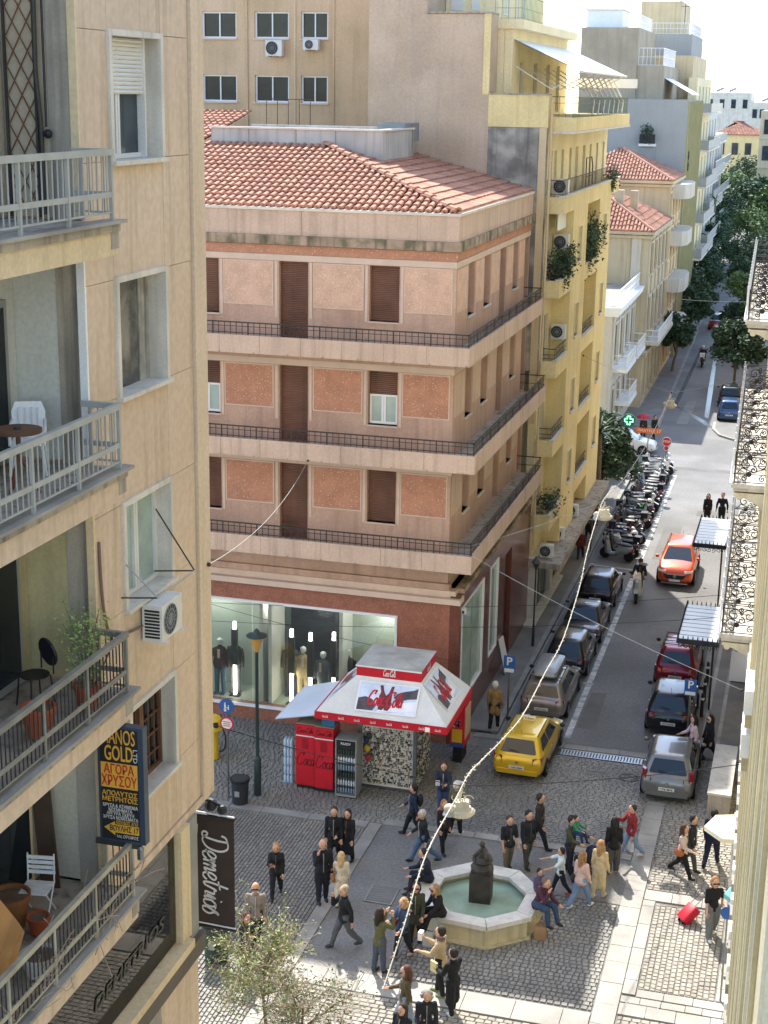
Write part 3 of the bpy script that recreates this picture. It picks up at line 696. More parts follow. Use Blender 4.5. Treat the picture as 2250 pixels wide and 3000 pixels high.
mb = MB(); pr = catmull([(-9.75,15.45,10.4),(-9.5,15.5,10.1),(-9.2,15.55,9.7),(-9.05,15.55,9.5)], 5)
lo = catmull([(-9.7,15.3,9.2),(-9.55,15.25,8.95),(-9.3,15.3,8.85),(-9.12,15.45,9.05)], 5); n = len(pr); mid = [(a+b)/2+Vector((.04*math.sin(i*1.7), -.12+.05*math.cos(i*1.3), 0)) for i, (a, b) in enumerate(zip(pr, lo))]
mb.add(pr+mid+lo, [(i,i+1,n+i+1,n+i) for i in range(n-1)]+[(n+i,n+i+1,2*n+i+1,2*n+i) for i in range(n-1)]); mb.build('canopy', cl, t, True)
MB().tube([(-9.8,15.5,8.75),(-9.75,15.45,10.6)], .02).build('pole', M['white'], t)
# dry creeper on the lowest rail
rnd = random.Random(5); cr = MB(); lv = []
for k in range(70):
    y = rnd.uniform(13.2, 17.9); z = FL[3]+rnd.uniform(.05, .5); p = [Vector((-8.66+rnd.gauss(0,.04), y, z))]
    d = Vector((0, rnd.choice((-1,1))*rnd.uniform(.3,1), rnd.uniform(-.5,.6)))
    for i in range(5): d = d+Vector((rnd.gauss(0,.2), rnd.gauss(0,.3), rnd.gauss(0,.35))); p.append(p[-1]+d*.11); lv.append(p[-1])
    cr.tube(p, .006, 4)
t = thing('dry_creeper', 'leafless dry creeper tangled through the lowest balcony rail', 'creeper', (-8.66, 16, FL[3]))
cr.build('stems', M['twig'], t)
# ---------------- hanging signs
def box_sign(): pass
sg = thing('shop_sign', 'black and gold hanging sign of a gold buyer with an arrow', 'sign', (-8.7, 17.9, 9.62))
MB().b(-9.1, -8.4, 17.86, 18.0, 9.66, 11.44).build('case', mat('sign_frame', C('#3f4a5a'), .4, .1, 2, metal=.3), sg)
fy = 17.855; MB().b(-9.06, -8.48, fy-.004, fy+.004, 9.7, 11.4).build('face', M['black'], sg)
gold = mat('gold_print', C('#d9a238'), .5, .05); red = mat('red_print', C('#b0252c'), .5, .05); whp = mat('white_print', C('#c9c6bd'), .5)
FX = -8.77; rt = (1,0,0); up = (0,0,1)
def sgn(s, z, h, m, fit, **k): lettering(s, m, sg, (FX, fy-.008, z), rt, up, h, fit, **k)
sgn('MANOS', 11.27, .32, gold, .5); sgn('GOLD', 11.02, .32, gold, .43, bold=.01); lettering('LTD', whp, sg, (-8.52, fy-.008, 11.02), (0,0,-1), (1,0,0), .09, .2)
MB().b(-9.05, -8.49, fy-.006, fy, 10.5, 10.88).build('gold_field', gold, sg); sgn('ΑΓΟΡΑ', 10.78, .2, red, .46, bold=.01); sgn('ΧΡΥΣΟΥ', 10.6, .22, red, .54, bold=.01)
for o in sg.children:
    if o.data and o.name.startswith('lettering') and o.data.materials[0] is red: o.location.y -= .004
sgn('ΑΠΟΛΥΤΩΣ', 10.41, .1, gold, .54, bold=.01); sgn('ΜΕΤΡΗΤΟΙΣ', 10.32, .1, gold, .54, bold=.01)
for k, s in enumerate(('ΧΡΥΣΑ & ΑΣΗΜΕΝΙΑ', 'ΚΟΣΜΗΜΑΤΑ', 'ΑΡΓΥΡΑ ΣΚΕΥΗ', 'ΧΡΥΣΑ ΝΟΜΙΣΜΑΤΑ')): sgn(s, 10.22-k*.062, .072, whp, (.54, .36, .42, .54)[k])
MB().prism([(-9.03,9.87),(-8.86,9.98),(-8.86,9.935),(-8.49,9.935),(-8.49,9.805),(-8.86,9.805),(-8.86,9.76)], fy-.006, fy, 'y').build('arrow', gold, sg)
o = lettering('ΒΟΥΛΗΣ 17', M['black'], sg, (-8.72, fy-.012, 9.87), rt, up, .12, .44); lettering('ΕΙΣΟΔΟΣ ΑΠΟ', gold, sg, (-8.67, fy-.008, 9.97), rt, up, .07, .33); lettering('1ος ΟΡΟΦΟΣ', whp, sg, (-8.67, fy-.008, 9.755), rt, up, .065, .33)
MB().b(-9.2, -8.5, 17.9, 17.96, 9.56, 9.64).build('bracket', M['iron'], sg); MB().lathe([(.05,0),(.05,.16),(.03,.2)], (-8.5,17.9,9.42), 10).build('flood_lamp', M['steel'], sg)
bn = thing('shop_banner', 'dark brown vertical banner with white handwritten shop name at the corner', 'banner', (-9.2, 22.4, 5.6))
MB().b(-9.66, -8.86, 22.4, 22.42, 5.68, 7.76).build('cloth', mat('brown_cloth', C('#41352f'), .85, .08, 3), bn)
for z in (7.8, 5.64):
    MB().tube([(-9.75,22.41,z),(-8.84,22.41,z)], .035, 8).build('bar', M['black_iron'], bn); MB().tube([(-9.75,22.4,z+.06),(-8.84,22.38,z+.05)], .014, 6).build('rod', M['bright'], bn)
MB().b(-9.78, -9.68, 22.3, 22.44, 5.62, 7.84).build('wall_strip', M['rail_grey'], bn)
whs = mat('white_script', C('#d6d3cb'), .6)
script('Demetrios', whs, bn, (-9.22, 22.388, 6.7), (0,0,-1), (1,0,0), 1.62, .5, .08, extra=[[(-.3,-.18),(1.2,-.25),(3.3,-.24),(3.75,-.3),(3.7,-.42)]])
t = thing('corner_lamp', 'black spotlight cluster on the corner above the brown banner', 'spotlight', (-9.35, 22.3, 8.1))
MB().ball((-9.3,22.45,8.0), .12).build('lamp_head', M['black'], t); MB().ball((-9.08,22.42,7.95), .09).build('lamp_head', M['black'], t); MB().tube([(-9.5,22.2,8.2),(-9.3,22.4,8.1),(-9.05,22.42,8.0)], .025).build('arm', M['black'], t)
# ================================================================ pink corner building with terrazzo panels
_before = set(bpy.data.objects)
pk = thing('corner_building', 'pink four-storey corner building with terrazzo panels, brown shutters and tiled roof', 'building', (-9.35, 44.2, 0))
YF, XR = 44.42, -9.8                       # upper wall faces
FT = [15.01, 11.83, 8.73]                     # opening tops per storey, from the top
PAR = [(12.3, 12.85), (9.1, 9.65), (5.98, 6.55)]   # balcony parapets
XD = [(-15.33,-14.4,'d'), (-12.46,-11.53,'w'), (-18.25,-17.3,'w'), (-21.2,-20.3,'d')]
YD = [(46.1,46.95,'w'), (48.4,49.3,'w'), (50.9,51.8,'d'), (53.2,54.05,'w'), (55.35,56.05,'d')]
fh, rh = [], []
for ft, (pz0, pz1) in zip(FT, PAR):
    for a, b, k in XD: fh.append((a, b, pz1-.3 if k == 'd' else ft-1.67, ft))
    for a, b, k in YD: rh.append((a, b, pz1-.3 if k == 'd' else ft-1.6, ft))
fw = MB(); wall(fw, 'y', YF, YF+.3, -26, XR-.3, 5.1, 16.0, fh); fw.build('front_wall', M['pink'], pk)
rw = MB(); wall(rw, 'x', XR-.3, XR, YF, 56.25, 5.1, 16.0, rh); rw.build('side_wall', M['pink'], pk)
MB().b(-26, XR-.75, YF+.75, 55.5, 4.6, 16.0).build('core', M['dark'], pk); MB().b(-26, XR-.75, 47.4, 55.5, .1, 4.59).build('core', M['dark'], pk)
def slats(mb, ori, p, u0, u1, z0, z1, h=.055, d=.02):
    n = max(3, int((z1-z0)/h)); h = (z1-z0)/n
    for k in range(n):
        a, b = z0+k*h, z0+k*h+h*.86; prof = [(0, a), (-d, a+h*.3), (-d, b-h*.15), (0, b)]
        if ori == 'y': mb.add([(u, p+o, z) for u in (u0, u1) for o, z in prof], [(0,1,2,3),(7,6,5,4),(0,4,5,1),(1,5,6,2),(2,6,7,3)])
        else: mb.add([(p-o, u, z) for u in (u0, u1) for o, z in prof], [(0,1,2,3),(7,6,5,4),(0,4,5,1),(1,5,6,2),(2,6,7,3)])
def opening_front(a, b, z0, z1, kind, half=False):
    y = YF+.2
    w = MB().b(a, b, y, y+.06, z0, z1).build('shuttered_window' if kind == 'w' else 'shuttered_door', M['shutter'] if not half else M['dark'], pk)
    s = MB(); zs = z0+.02 if not half else z0+(z1-z0)*.56
    slats(s, 'y', y-.01, a+.02, b-.02, zs, z1-.02); s.build('roller_shutter', M['shutter'], w)
    if kind == 'w': MB().b(a-.03, b+.03, YF-.05, YF+.2, z0-.05, z0).build('sill', M['trim'], w)
    if half:
        MB().b(a+.03, b-.03, y-.045, y-.035, z0+.03, zs).build('pane', M['glass_pale'], w)
        f = MB(); c = (a+b)/2
        for u in (a+.02, c-.07, c+.005, b-.085): f.b(u, u+.065, y-.07, y-.03, z0+.02, zs)
        f.b(a+.021, b-.021, y-.069, y-.031, z0+.02, z0+.1); f.b(a+.021, b-.021, y-.069, y-.031, zs-.06, zs); f.build('sash', M['bright'], w)
for fi, (ft, (pz0, pz1)) in enumerate(zip(FT, PAR)):
    for a, b, k in XD:
        half = fi == 1 and k == 'w'
        opening_front(a, b, pz1-.3 if k == 'd' else ft-1.67, ft, k, half)
    for a, b, k in YD:
        z0 = pz1-.3 if k == 'd' else ft-1.6; x = XR-.22
        w = MB().b(x-.06, x, a, b, z0, ft).build('shuttered_window' if k == 'w' else 'shuttered_door', M['shutter'], pk)
        s = MB(); slats(s, 'x', x+.01, a+.02, b-.02, z0+.02, ft-.02, .07); s.build('roller_shutter', M['shutter'], w)
        if k == 'w': MB().b(x, XR+.06, a-.03, b+.03, z0-.06, z0).build('sill', M['stone_w'], w)
    # terrazzo panels and trims
    for a, b in ((-17.11,-15.55), (-14.2,-12.67), (-11.35,-9.93), (-20.05,-18.5)):
        z0, z1 = ft-1.33, ft-.04
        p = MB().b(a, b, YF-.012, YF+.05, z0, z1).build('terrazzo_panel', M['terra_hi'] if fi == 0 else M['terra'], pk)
        t_ = MB(); w = .035
        for q in ((a-w,b+w,z0-w,z0),(a-w,b+w,z1,z1+w),(a-w,a,z0,z1),(b,b+w,z0,z1)): t_.b(q[0], q[1], YF-.02, YF+.02, q[2], q[3])
        t_.build('panel_trim', M['trim'], p)
    for a, b in ((44.6,45.95),(47.1,48.25),(49.45,50.75),(51.95,53.05),(54.2,55.2)):
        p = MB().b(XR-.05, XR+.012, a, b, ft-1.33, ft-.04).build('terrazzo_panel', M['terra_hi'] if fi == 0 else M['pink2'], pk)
    tr = MB()
    for a, b, k in XD:
        for u in (a-.13, b+.05): tr.b(u, u+.08, YF-.02, YF+.02, ft-1.7, ft-.001)
    tr.b(-26, XR+.02, YF-.026, YF+.02, ft+.02, ft+.2); tr.b(XR-.02, XR+.026, YF, 56.25, ft+.02, ft+.2); tr.build('lintel_band', M['trim'], pk)
    if fi: t2 = MB(); t2.b(-26, XR+.03, YF-.036, YF+.02, ft+.205, ft+.43); t2.b(XR-.02, XR+.036, YF, 56.25, ft+.205, ft+.43); t2.build('string_course', M['pink'], pk)
# balconies: floor, parapet in cast lengths, railing of pickets
BX, BY = -8.98, 43.45
for bi, (z0, z1) in enumerate(PAR):
    BX, BY = (-9.09, 43.4) if bi == 0 else (-8.84, 43.38)
    fl = MB(); fl.b(-26, XR+.001, BY+.12, YF, z0+.05, z1-.28); fl.b(XR-.001, BX-.12, BY+.12, 55.5, z0+.05, z1-.281)
    bal = fl.build('balcony', M['concrete'], pk)
    x = -26.
    for k in range(13):
        x1 = x+1.3 if k < 12 else BX; MB().b(x+.004, min(x1, BX)-.004, BY, BY+.12, z0, z1).build('parapet_length', M['pink2'], bal); x = x1
        if x >= BX-.2: break
    if x < BX-.01: MB().b(x+.004, BX-.004, BY, BY+.12, z0, z1).build('parapet_length', M['pink2'], bal)
    for k in range(9): MB().b(BX-.12, BX, BY+.125+k*1.33, BY+.117+(k+1)*1.33, z0, z1).build('parapet_length', M['pink2'], bal)
    r = MB(); r.b(-26, BX-.03, BY+.04, BY+.08, z1+.36, z1+.395); r.b(-26, BX-.03, BY+.045, BY+.075, z1+.05, z1+.07); r.b(-26, BX-.03, BY+.045, BY+.075, z1+.25, z1+.265)
    r.b(BX-.08, BX-.04, BY+.04, 55.4, z1+.36, z1+.395); r.b(BX-.075, BX-.045, BY+.04, 55.4, z1+.05, z1+.07); r.b(BX-.075, BX-.045, BY+.04, 55.4, z1+.25, z1+.265)
    r.b(XR, BX-.08, 55.36, 55.4, z1+.36, z1+.395); r.b(XR, BX-.08, 55.37, 55.39, z1+.05, z1+.07)
    rail = r.build('railing', M['iron'], bal)
    pm = MB().b(-.009, .009, -.009, .009, 0, .37).mesh('picket', M['iron']); qm = MB().b(-.016, .016, -.016, .016, 0, .37).mesh('post', M['iron'])
    k = 0; x = BX-.06
    while x > -18.6:
        piece('post' if k % 6 == 0 else 'picket', qm if k % 6 == 0 else pm, rail, (x, BY+.06, z1)); x -= .19; k += 1
    k = 0; y = BY+.25
    while y < 55.3:
        piece('post' if k % 6 == 5 else 'picket', qm if k % 6 == 5 else pm, rail, (BX-.06, y, z1)); y += .2; k += 1
    g_ = MB()
    for k in range(8): g_.tube([(-16.9+k*1.1, BY-.03, z0+.02), (-16.9+k*1.1, BY+.06, z0+.03)], .02, 6)
    g_.build('drain_spouts', M['concrete'], bal)
# attic: frieze, cornice and parapet with white coping
fz = MB(); fz.b(-26, XR+.04, YF-.04, YF+.1, 15.24, 15.5); fz.b(XR-.1, XR+.044, YF-.036, 56.25, 15.241, 15.501); fz.build('frieze', M['terra'], pk)
cn = MB(); cn.b(-26, XR+.15, YF-.15, YF+.2, 15.52, 15.8); cn.b(XR-.2, XR+.154, YF-.146, 56.25, 15.521, 15.801); cn.build('cornice', M['cornice'], pk)
at = MB(); at.b(-26, XR+.06, YF-.06, YF+.1, 15.8, 16.54); at.b(XR-.1, XR+.064, YF-.056, 56.25, 15.801, 16.541); at.build('attic_parapet', M['pink2'], pk)
cp = MB(); cp.b(-26, XR+.11, YF-.11, YF+.15, 16.54, 16.62); cp.b(XR-.15, XR+.114, YF-.106, 56.25, 16.541, 16.621); cp.build('coping', M['copper'], pk)
for x in (-11.0, -14.6): MB().b(x-.006, x+.006, YF-.066, YF-.05, 15.81, 16.53).build('joint', M['concrete'], pk)
# shop storey
sh = MB(); wall(sh, 'y', 44.2, 44.5, -26, -9.65, 0, 4.72, [(-25, -11.38, .5, 4.12)]); sh.build('shop_front_wall', M['terra_lo'], pk)
sd = MB(); wall(sd, 'x', -9.65, -9.35, 44.2, 56.3, 0, 4.95, [(44.55, 47.85, 1.15, 4.5), (48.9, 50.25, 1.25, 4.5), (51.45, 52.7, .1, 4.2)]); sd.build('shop_side_wall', M['granite'], pk)
MB().b(-9.66, -9.34, 44.19, 44.21, 0, 4.72).build('corner_strip', M['granite'], pk)
sc = MB(); sc.b(-26, -9.3, 44.05, 44.6, 4.72, 4.9); sc.b(-26, -9.5, 44.25, 44.6, 4.9, 5.1); sc.build('shop_cornice', M['trim'], pk)
s2 = MB(); s2.b(-9.6, -9.3, 44.61, 56.3, 4.951, 5.1); s2.build('side_cornice', M['cornice'], pk)
bs = MB(); bs.b(-26, -9.72, 44.3, 44.6, 5.1, 5.3); bs.build('set_back_base', M['pink'], pk)
# display window: white frame, glass, lit pale room, mannequins
fr = MB(); fr.b(-25, -11.33, 44.15, 44.24, 4.06, 4.14); fr.b(-11.42, -11.34, 44.15, 44.24, .5, 4.06); fr.b(-25, -11.33, 44.14, 44.24, .44, .52)
win = fr.build('display_window', M['bright'], pk)
for a, b in ((-18.6,-16.25), (-16.2,-13.4), (-13.35,-11.44), (-21,-18.65)): MB().b(a, b, 44.26, 44.275, .5, 4.08).build('pane', glass_mat('display_glass', (.86,.9,.88), .03), win)
rm = MB(); rm.b(-25, -11, 47.2, 47.3, .3, 4.4); rm.b(-11.2, -11, 44.5, 47.2, .3, 4.4); rm.b(-25, -11, 44.5, 47.3, 4.25, 4.4); rm.b(-25, -11, 44.5, 47.2, .3, .45); rm.build('display_room', M['pale_room'], win)
bk = MB(); bk.b(-15.5, -13.6, 46.0, 46.1, .5, 4.2); bk.build('dark_backdrop', mat('navy_backdrop', C('#262a31'), .7, .3, 2), win)
MB().b(-18.9, -16.15, 45.9, 46.0, .45, 4.25).build('partition', M['pale_room'], win); MB().b(-13.3, -11.2, 45.7, 45.8, .45, 4.25).build('partition', M['pale_room'], win)
for x in (-16.05, -15.75, -13.32): MB().b(x-.06, x+.06, 44.6, 45.9, .45, 4.25).build('fin', M['white'], win)
for k in range(9):
    x = -17.9+k*.75; MB().b(x-.07, x+.07, 44.6, 44.75, 3.98, 4.1).build('spot_lamp', M['black'], win)
# the shop ceiling lamps light the display
for k in range(4):
    l = bpy.data.lights.new('display_lamp', 'POINT'); l.energy = 15; l.shadow_soft_size = .25; l.color = (1, .98, .93); lo = bpy.data.objects.new('display_lamp', l); COL.objects.link(lo); lo.location = (-18+k*2.0, 45.1, 3.7)
def tube_lamp(x, y, h, label):
    t = thing('tube_lamp', label, 'lamp', (x, y, .46), 'tube lamps in the shop window', 0, True); e = mat('lit_tube', (1, .93, .78), .4, 0, emit=3.5, fine=0)
    MB().b(-.17, .17, -.12, .12, 0, .03).build('base', M['black'], t)
    MB().b(-.045, .045, -.045, .045, .03, h*.42).build('lit_segment', e, t); MB().b(-.045, .045, -.045, .045, h*.9, h).build('lit_segment', e, t)
    MB().b(-.1, .1, -.06, .06, h*.42, h*.9).build('sleeve', mat('smoked_sleeve', C('#494845'), .4), t)
for i, (x, y, h) in enumerate(((-17.1,44.9,2.6), (-15.05,44.75,2.62), (-14.35,44.6,2.62), (-13.62,44.8,2.65))):
    tube_lamp(x, y, h, ('lit tube lamp beside the two suited mannequins at the shop window left', 'lit tube lamp leftmost before the dark backdrop', 'lit tube lamp in the middle before the dark backdrop', 'lit tube lamp rightmost before the dark backdrop')[i])
def mannequin(x, y, rz, top, legs, label, h=1.95):
    t = thing('mannequin', label, 'mannequin', (x, y, .46), 'mannequins in the shop window', rz, True)
    s = h/1.78
    MB().lathe([(.02,1.56),(.06,1.58),(.095,1.66),(.085,1.74),(.02,1.785)], n=10).xf(Matrix.Scale(s, 4)).build('head', M['bright'], t, True)
    mb = MB(); mb.lathe([(.17,.82),(.2,.95),(.17,1.15),(.2,1.35),(.16,1.46),(.06,1.52),(.05,1.6)], n=12)
    for i in range(len(mb.v)): v = mb.v[i]; mb.v[i] = (v[0]*1.15, v[1]*.72, v[2])
    for q in (-1, 1): mb.tube([(q*.2,0,1.42),(q*.27,-.02,1.15),(q*.28,-.06,.88)], [.065,.055,.045], 8)
    mb.xf(Matrix.Scale(s, 4)).build('jacket', top, t, True)
    mb = MB()
    for q in (-1, 1): mb.tube([(q*.09,0,.9),(q*.1,-.01,.5),(q*.11,0,.04)], [.1,.08,.07], 8); mb.b(q*.11-.05, q*.11+.05, -.18, .06, 0, .06)
    mb.xf(Matrix.Scale(s, 4)).build('trousers', legs, t, True)
    MB().b(-.035, .035, -.155, -.13, 1.18, 1.46).xf(Matrix.Scale(s, 4)).build('shirt_front', M['trim'], t)
mc = lambda n, c: mat('cloth_'+n, C(c), .9, .12, 6)
mannequin(-17.65, 44.95, .1, mc('brown', '#4a3b33'), mc('denim', '#51657a'), 'mannequin in brown jacket and blue jeans at the shop window left')
mannequin(-17.2, 45.2, -.1, mc('charcoal', '#4b4a4a'), mc('grey', '#77767a'), 'mannequin in charcoal coat behind the left tube lamp')
mannequin(-14.75, 45.05, .2, mc('sand', '#b09c78'), mc('sand', '#b09c78'), 'mannequin in a sand coloured suit before the dark backdrop')
mannequin(-13.98, 44.8, -.3, mc('greyblue', '#5f656c'), mc('khaki', '#9c9178'), 'mannequin in grey jacket leaning forward before the dark backdrop')
mannequin(-15.3, 45.5, 0, mc('slate', '#5c5f66'), mc('slate', '#5c5f66'), 'mannequin in slate coat left before the dark backdrop')
mannequin(-13.3, 45.3, 0, mc('dkgrey', '#45464a'), mc('dkgrey', '#45464a'), 'mannequin in dark grey right before the dark backdrop')
mannequin(-12.2, 45.2, .2, mc('cream', '#c9b48c'), mc('khaki', '#9c9178'), 'mannequin in cream jacket behind the kiosk roof')
# side windows of the shop
for a, b, z0 in ((44.55,47.85,1.15), (48.9,50.25,1.25)):
    w = MB(); e = .05
    for q in ((a,b,z0,z0+e),(a,b,4.45,4.5),(a,a+e,z0+e,4.45),(b-e,b,z0+e,4.45)): w.b(-9.42, -9.325, q[0], q[1], q[2], q[3])
    w = w.build('side_window', M['bright'], pk); MB().b(-9.42, -9.4, a+e, b-e, z0+e, 4.45).build('pane', mat('green_glass', C('#a9bdb3'), .08, .2, .8, spec=.8), w)
    MB().b(-9.39, -9.36, (a+b)/2-.015, (a+b)/2+.015, z0+e, 4.45).build('mullion', M['grey'], w)
MB().b(-9.6, -9.5, 51.45, 52.7, .1, 4.2).build('side_door', mat('dark_red_door', C('#4a2a26'), .5), pk)
t = thing('security_camera', 'small white camera box on the granite corner of the shop', 'camera', (-9.3, 44.5, 4.6)); MB().b(-9.34,-9.2,44.4,44.52,4.35,4.55).build('housing', M['white'], t); MB().b(-9.3,-9.24,44.36,44.4,4.38,4.46).build('lens', M['black'], t)
t = thing('shop_board', 'white board leaning out at the granite side wall of the shop', 'board', (-9.25, 50.6, 0)); MB().bar((-9.0,50.8,.1),(-9.3,50.9,1.3), .62, .05, (1,0,.2)).build('panel', M['bright'], t)
# ---------------- tiled roof: base planes, barrel tiles row by row, hip tiles
e0, ex, ey, sf, sr = 16.62, XR+.0, YF+.0, .266, .2685
HX = -15.87; HY = ey+(ex-HX)*sr/sf
pan = MB(); ztop = e0+sf*(HY-ey)
pan.quad((-26,ey,e0-.03),(ex,ey,e0-.03),(HX,HY,ztop-.03),(-26,HY,ztop-.03)); pan.quad((ex,ey,e0-.03),(ex,56.25,e0-.03),(HX,56.25,ztop-.03),(HX,HY,ztop-.03))
pan.quad((-26,HY,ztop-.03),(-20.35,HY,ztop-.03),(-20.35,55.3,19.15),(-26,55.3,19.15))
roof = pan.build('roof', M['roofpan'], pk)
def tile_mesh(L=.46, r0=.078, r1=.1):
    mb = MB(); n = 5
    for y, r, z in ((0, r1, .035), (L, r0, .0)):
        for k in range(n): a = math.pi*k/(n-1); mb.v.append((-math.cos(a)*r, y, math.sin(a)*r*.8+z))
    mb.f += [(k, k+1, n+k+1, n+k) for k in range(n-1)]
    mb.v += [(-r1+.02,.002,0),(r1-.02,.002,0),(0,.002,r1*.55)]; mb.f.append((0,1,2,3,4,11,12,10))
    return mb
TM = tile_mesh(); tme = TM.mesh('roof_tile', M['rooftile'], smooth=True)
fieldm = MB(); ntile = [0]
def place_tile(p, yaw, slope, rnd):
    rot = Matrix.Rotation(yaw+rnd.gauss(0,.015), 4, 'Z') @ Matrix.Rotation(math.atan(slope)+rnd.gauss(0,.01), 4, 'X')
    if ntile[0] < 300 and vis(p): piece('roof_tile', tme, roof, p, rot.to_euler()); ntile[0] += 1
    else: st = len(fieldm.v); fieldm.add(TM.v, TM.f).xf(Matrix.Translation(p) @ rot, st)
def vis(p): return p[0] > -17.2 and (p[1] < 48.2 if p[0] < -9 else False)
rnd = random.Random(2); rows = 15; dy = (HY-ey)/rows
x = ex-.17
while x > -22.5:
    for j in range(rows):
        y = ey+j*dy
        if x < ex-(y+.15-ey)*sf/sr: place_tile(Vector((x+rnd.gauss(0,.004), y-.03, e0+sf*(y-ey)+.0)), 0, sf, rnd)
    x -= .245
y = ey+.2; rows2 = 14; dx = (ex-HX)/rows2
def vis(p): return False
while y < 56.15:
    for j in range(rows2):
        x = ex-j*dx
        if (x-.15 > ex-(y-ey)*sf/sr): place_tile(Vector((x+.03, y, e0+sr*(ex-x))), R_(90), sr, rnd)
    y += .245
y = HY
for j in range(12):
    for i in range(14): place_tile(Vector((-20.5-i*.245, HY+j*.43, ztop+(19.15-ztop)*(j*.43)/(55.3-HY)-.0)), 0, .2, rnd)
o = fieldm.build('tile_field', M['rooftile'], roof, True); o['kind'] = 'stuff'
n = 18; hm = tile_mesh(.5, .11, .13).mesh('hip_tile', M['rooftile'], smooth=True)
hd = Vector((HX-ex, HY-ey, ztop-e0)); hy = math.atan2(-hd.x, hd.y)
for k in range(n): piece('hip_tile', hm, roof, Vector((ex, ey, e0+.06))+hd*(k/n), (Matrix.Rotation(hy, 4, 'Z') @ Matrix.Rotation(math.atan2(hd.z, math.hypot(hd.x, hd.y)), 4, 'X')).to_euler())
# roof terrace box
tb = MB(); tb.b(-19.97, -13.87, 50.55, 50.7, 17.8, 18.74); tb.b(-14.02, -13.87, 50.7, 54.5, 17.8, 18.74); tb.b(-19.97, -14.03, 50.71, 54.5, 17.8, 18.5); tb.b(-19.97, -13.87, 54.4, 54.6, 17.8, 18.8)
trr = tb.build('roof_terrace', mat('pale_grey_render', C('#b9b6b0'), .9, .1, 1, streak=.6, streakcol=C('#87827a')), pk); c_ = MB(); c_.b(-20.03, -13.81, 50.5, 50.75, 18.74, 18.8); c_.b(-14.07, -13.81, 50.76, 54.6, 18.741, 18.801); c_.build('coping', M['copper'], trr)
for x in (-18.6, -16.9, -15.5): MB().b(x-.012, x+.012, 50.535, 50.55, 18.05, 18.73).build('joint', M['concrete'], trr)
fl = MB(); fl.b(-14.9, -13.9, 53.5, 55.5, 18.3, 18.95); fl.build('chimney_box', mat('metal_box', C('#7f8587'), .6), pk)
t = thing('roof_frame', 'rusty thin metal frame standing on the roof terrace', 'frame', (-18.4, 54.5, 18.5))
for k in range(5): MB().tube([(-19.4+k*.42,54.5,18.5),(-19.4+k*.42,54.5,19.7)], .014, 5).build('upright', M['iron'], t)
MB().tube([(-19.4,54.5,19.7),(-17.6,54.5,19.7)], .014, 5).build('top_bar', M['iron'], t)
for o in [o for o in bpy.data.objects if o not in _before and o.parent is None and (o.type == 'LIGHT' or o.get('label'))]: o.location += Vector((-.33, -.55, 0))
# ================================================================ tan building behind, party wall
tb = thing('office_building', 'tan rendered office block with paired windows behind the tiled roof', 'building', (-17.6, 61, 0))
W = [(-25.12,-23.6), (-22.81,-21.33), (-20.81,-19.66)]; Z = [(22.03,23.08), (19.52,20.6)]
wm = MB(); wall(wm, 'y', 61, 61.3, -38, -17.6, 8, 27, [(a, b, c, d) for a, b in W for c, d in Z]); wm.build('wall', M['tan'], tb); MB().b(-38, -17.7, 61.65, 70, 8, 27).build('core', M['dark'], tb)
MB().b(-23.2, -23.1, 60.94, 61, 12, 27).build('pilaster', M['tan'], tb); MB().b(-21.1, -21.03, 60.96, 61, 12, 27).build('pipe', M['cream'], tb); MB().b(-19.45, -19.38, 60.96, 61, 12, 27).build('pilaster', M['tan'], tb)
for a, b in W:
    for c, d in Z:
        w = MB(); e = .07
        for q in ((a,b,c,c+e),(a,b,d-e,d),(a,a+e,c+e,d-e),(b-e,b,c+e,d-e),((a+b)/2-.025,(a+b)/2+.025,c+e,d-e)): w.b(q[0], q[1], 61.1, 61.16, q[2], q[3])
        w = w.build('window', M['bright'], tb)
        MB().b(a+e, (a+b)/2-.025, 61.17, 61.19, c+e, d-e).build('pane', M['glass_dark'], w); MB().b((a+b)/2+.025, b-e, 61.15, 61.17, c+e, d-e).build('pane', M['glass_dark'], w); MB().b(a-.04, b+.04, 60.93, 61.1, c-.05, c).build('sill', M['trim'], w)
aircon('air_conditioner', -22.2, -21.5, 60.6, 60.9, 21.35, 21.96, '-y', 'air conditioner under the middle upper window of the tan block', 'air conditioners on the tan block')
aircon('air_conditioner', -20.6, -19.95, 60.6, 60.9, 21.6, 22.0, '-y', 'air conditioner under the right upper window of the tan block', 'air conditioners on the tan block')
# ================================================================ yellow apartment house with balconies, party wall towards the camera
yb = thing('apartment_house', 'yellow apartment house with bays, balconies and plants beyond the pink corner building', 'building', (-9.0, 56.0, 0))
MB().b(-16.4, -14.22, 55.75, 60.5, 10, 26.2).build('party_wall', M['grayplaster'], yb); MB().b(-14.22, -11.85, 55.75, 57, 10, 22.75).build('party_wall', M['grayplaster'], yb)
MB().b(-11.85, -9.68, 55.75, 56.1, 10, 18.85).build('stained_wall', M['peel'], yb); MB().b(-11.86, -9.66, 55.74, 56.11, 18.86, 19.98).build('parapet_wall', M['yellow'], yb)
MB().b(-12.1, -11.86, 55.72, 57, 19.98, 22.78).build('edge_strip', M['yellow'], yb); MB().b(-9.95, -9.69, 55.7, 55.74, 8, 18.85).build('edge_strip', M['cream'], yb)
cpm = MB(); cpm.b(-14.3, -11.84, 55.68, 57.05, 22.76, 22.82); cpm.b(-11.88, -9.62, 55.7, 56.15, 19.985, 20.03); cpm.build('coping', M['concrete'], yb)
MB().tube([(-9.55,55.85,19.9),(-9.55,55.85,3)], .05, 8).build('downpipe', M['cream'], yb)
XB, XW = -9.0, -9.7
BAYS = [(58.6, 62.2), (65.7, 69.2)]; RECS = [(56.0, 58.6), (62.2, 65.7)]
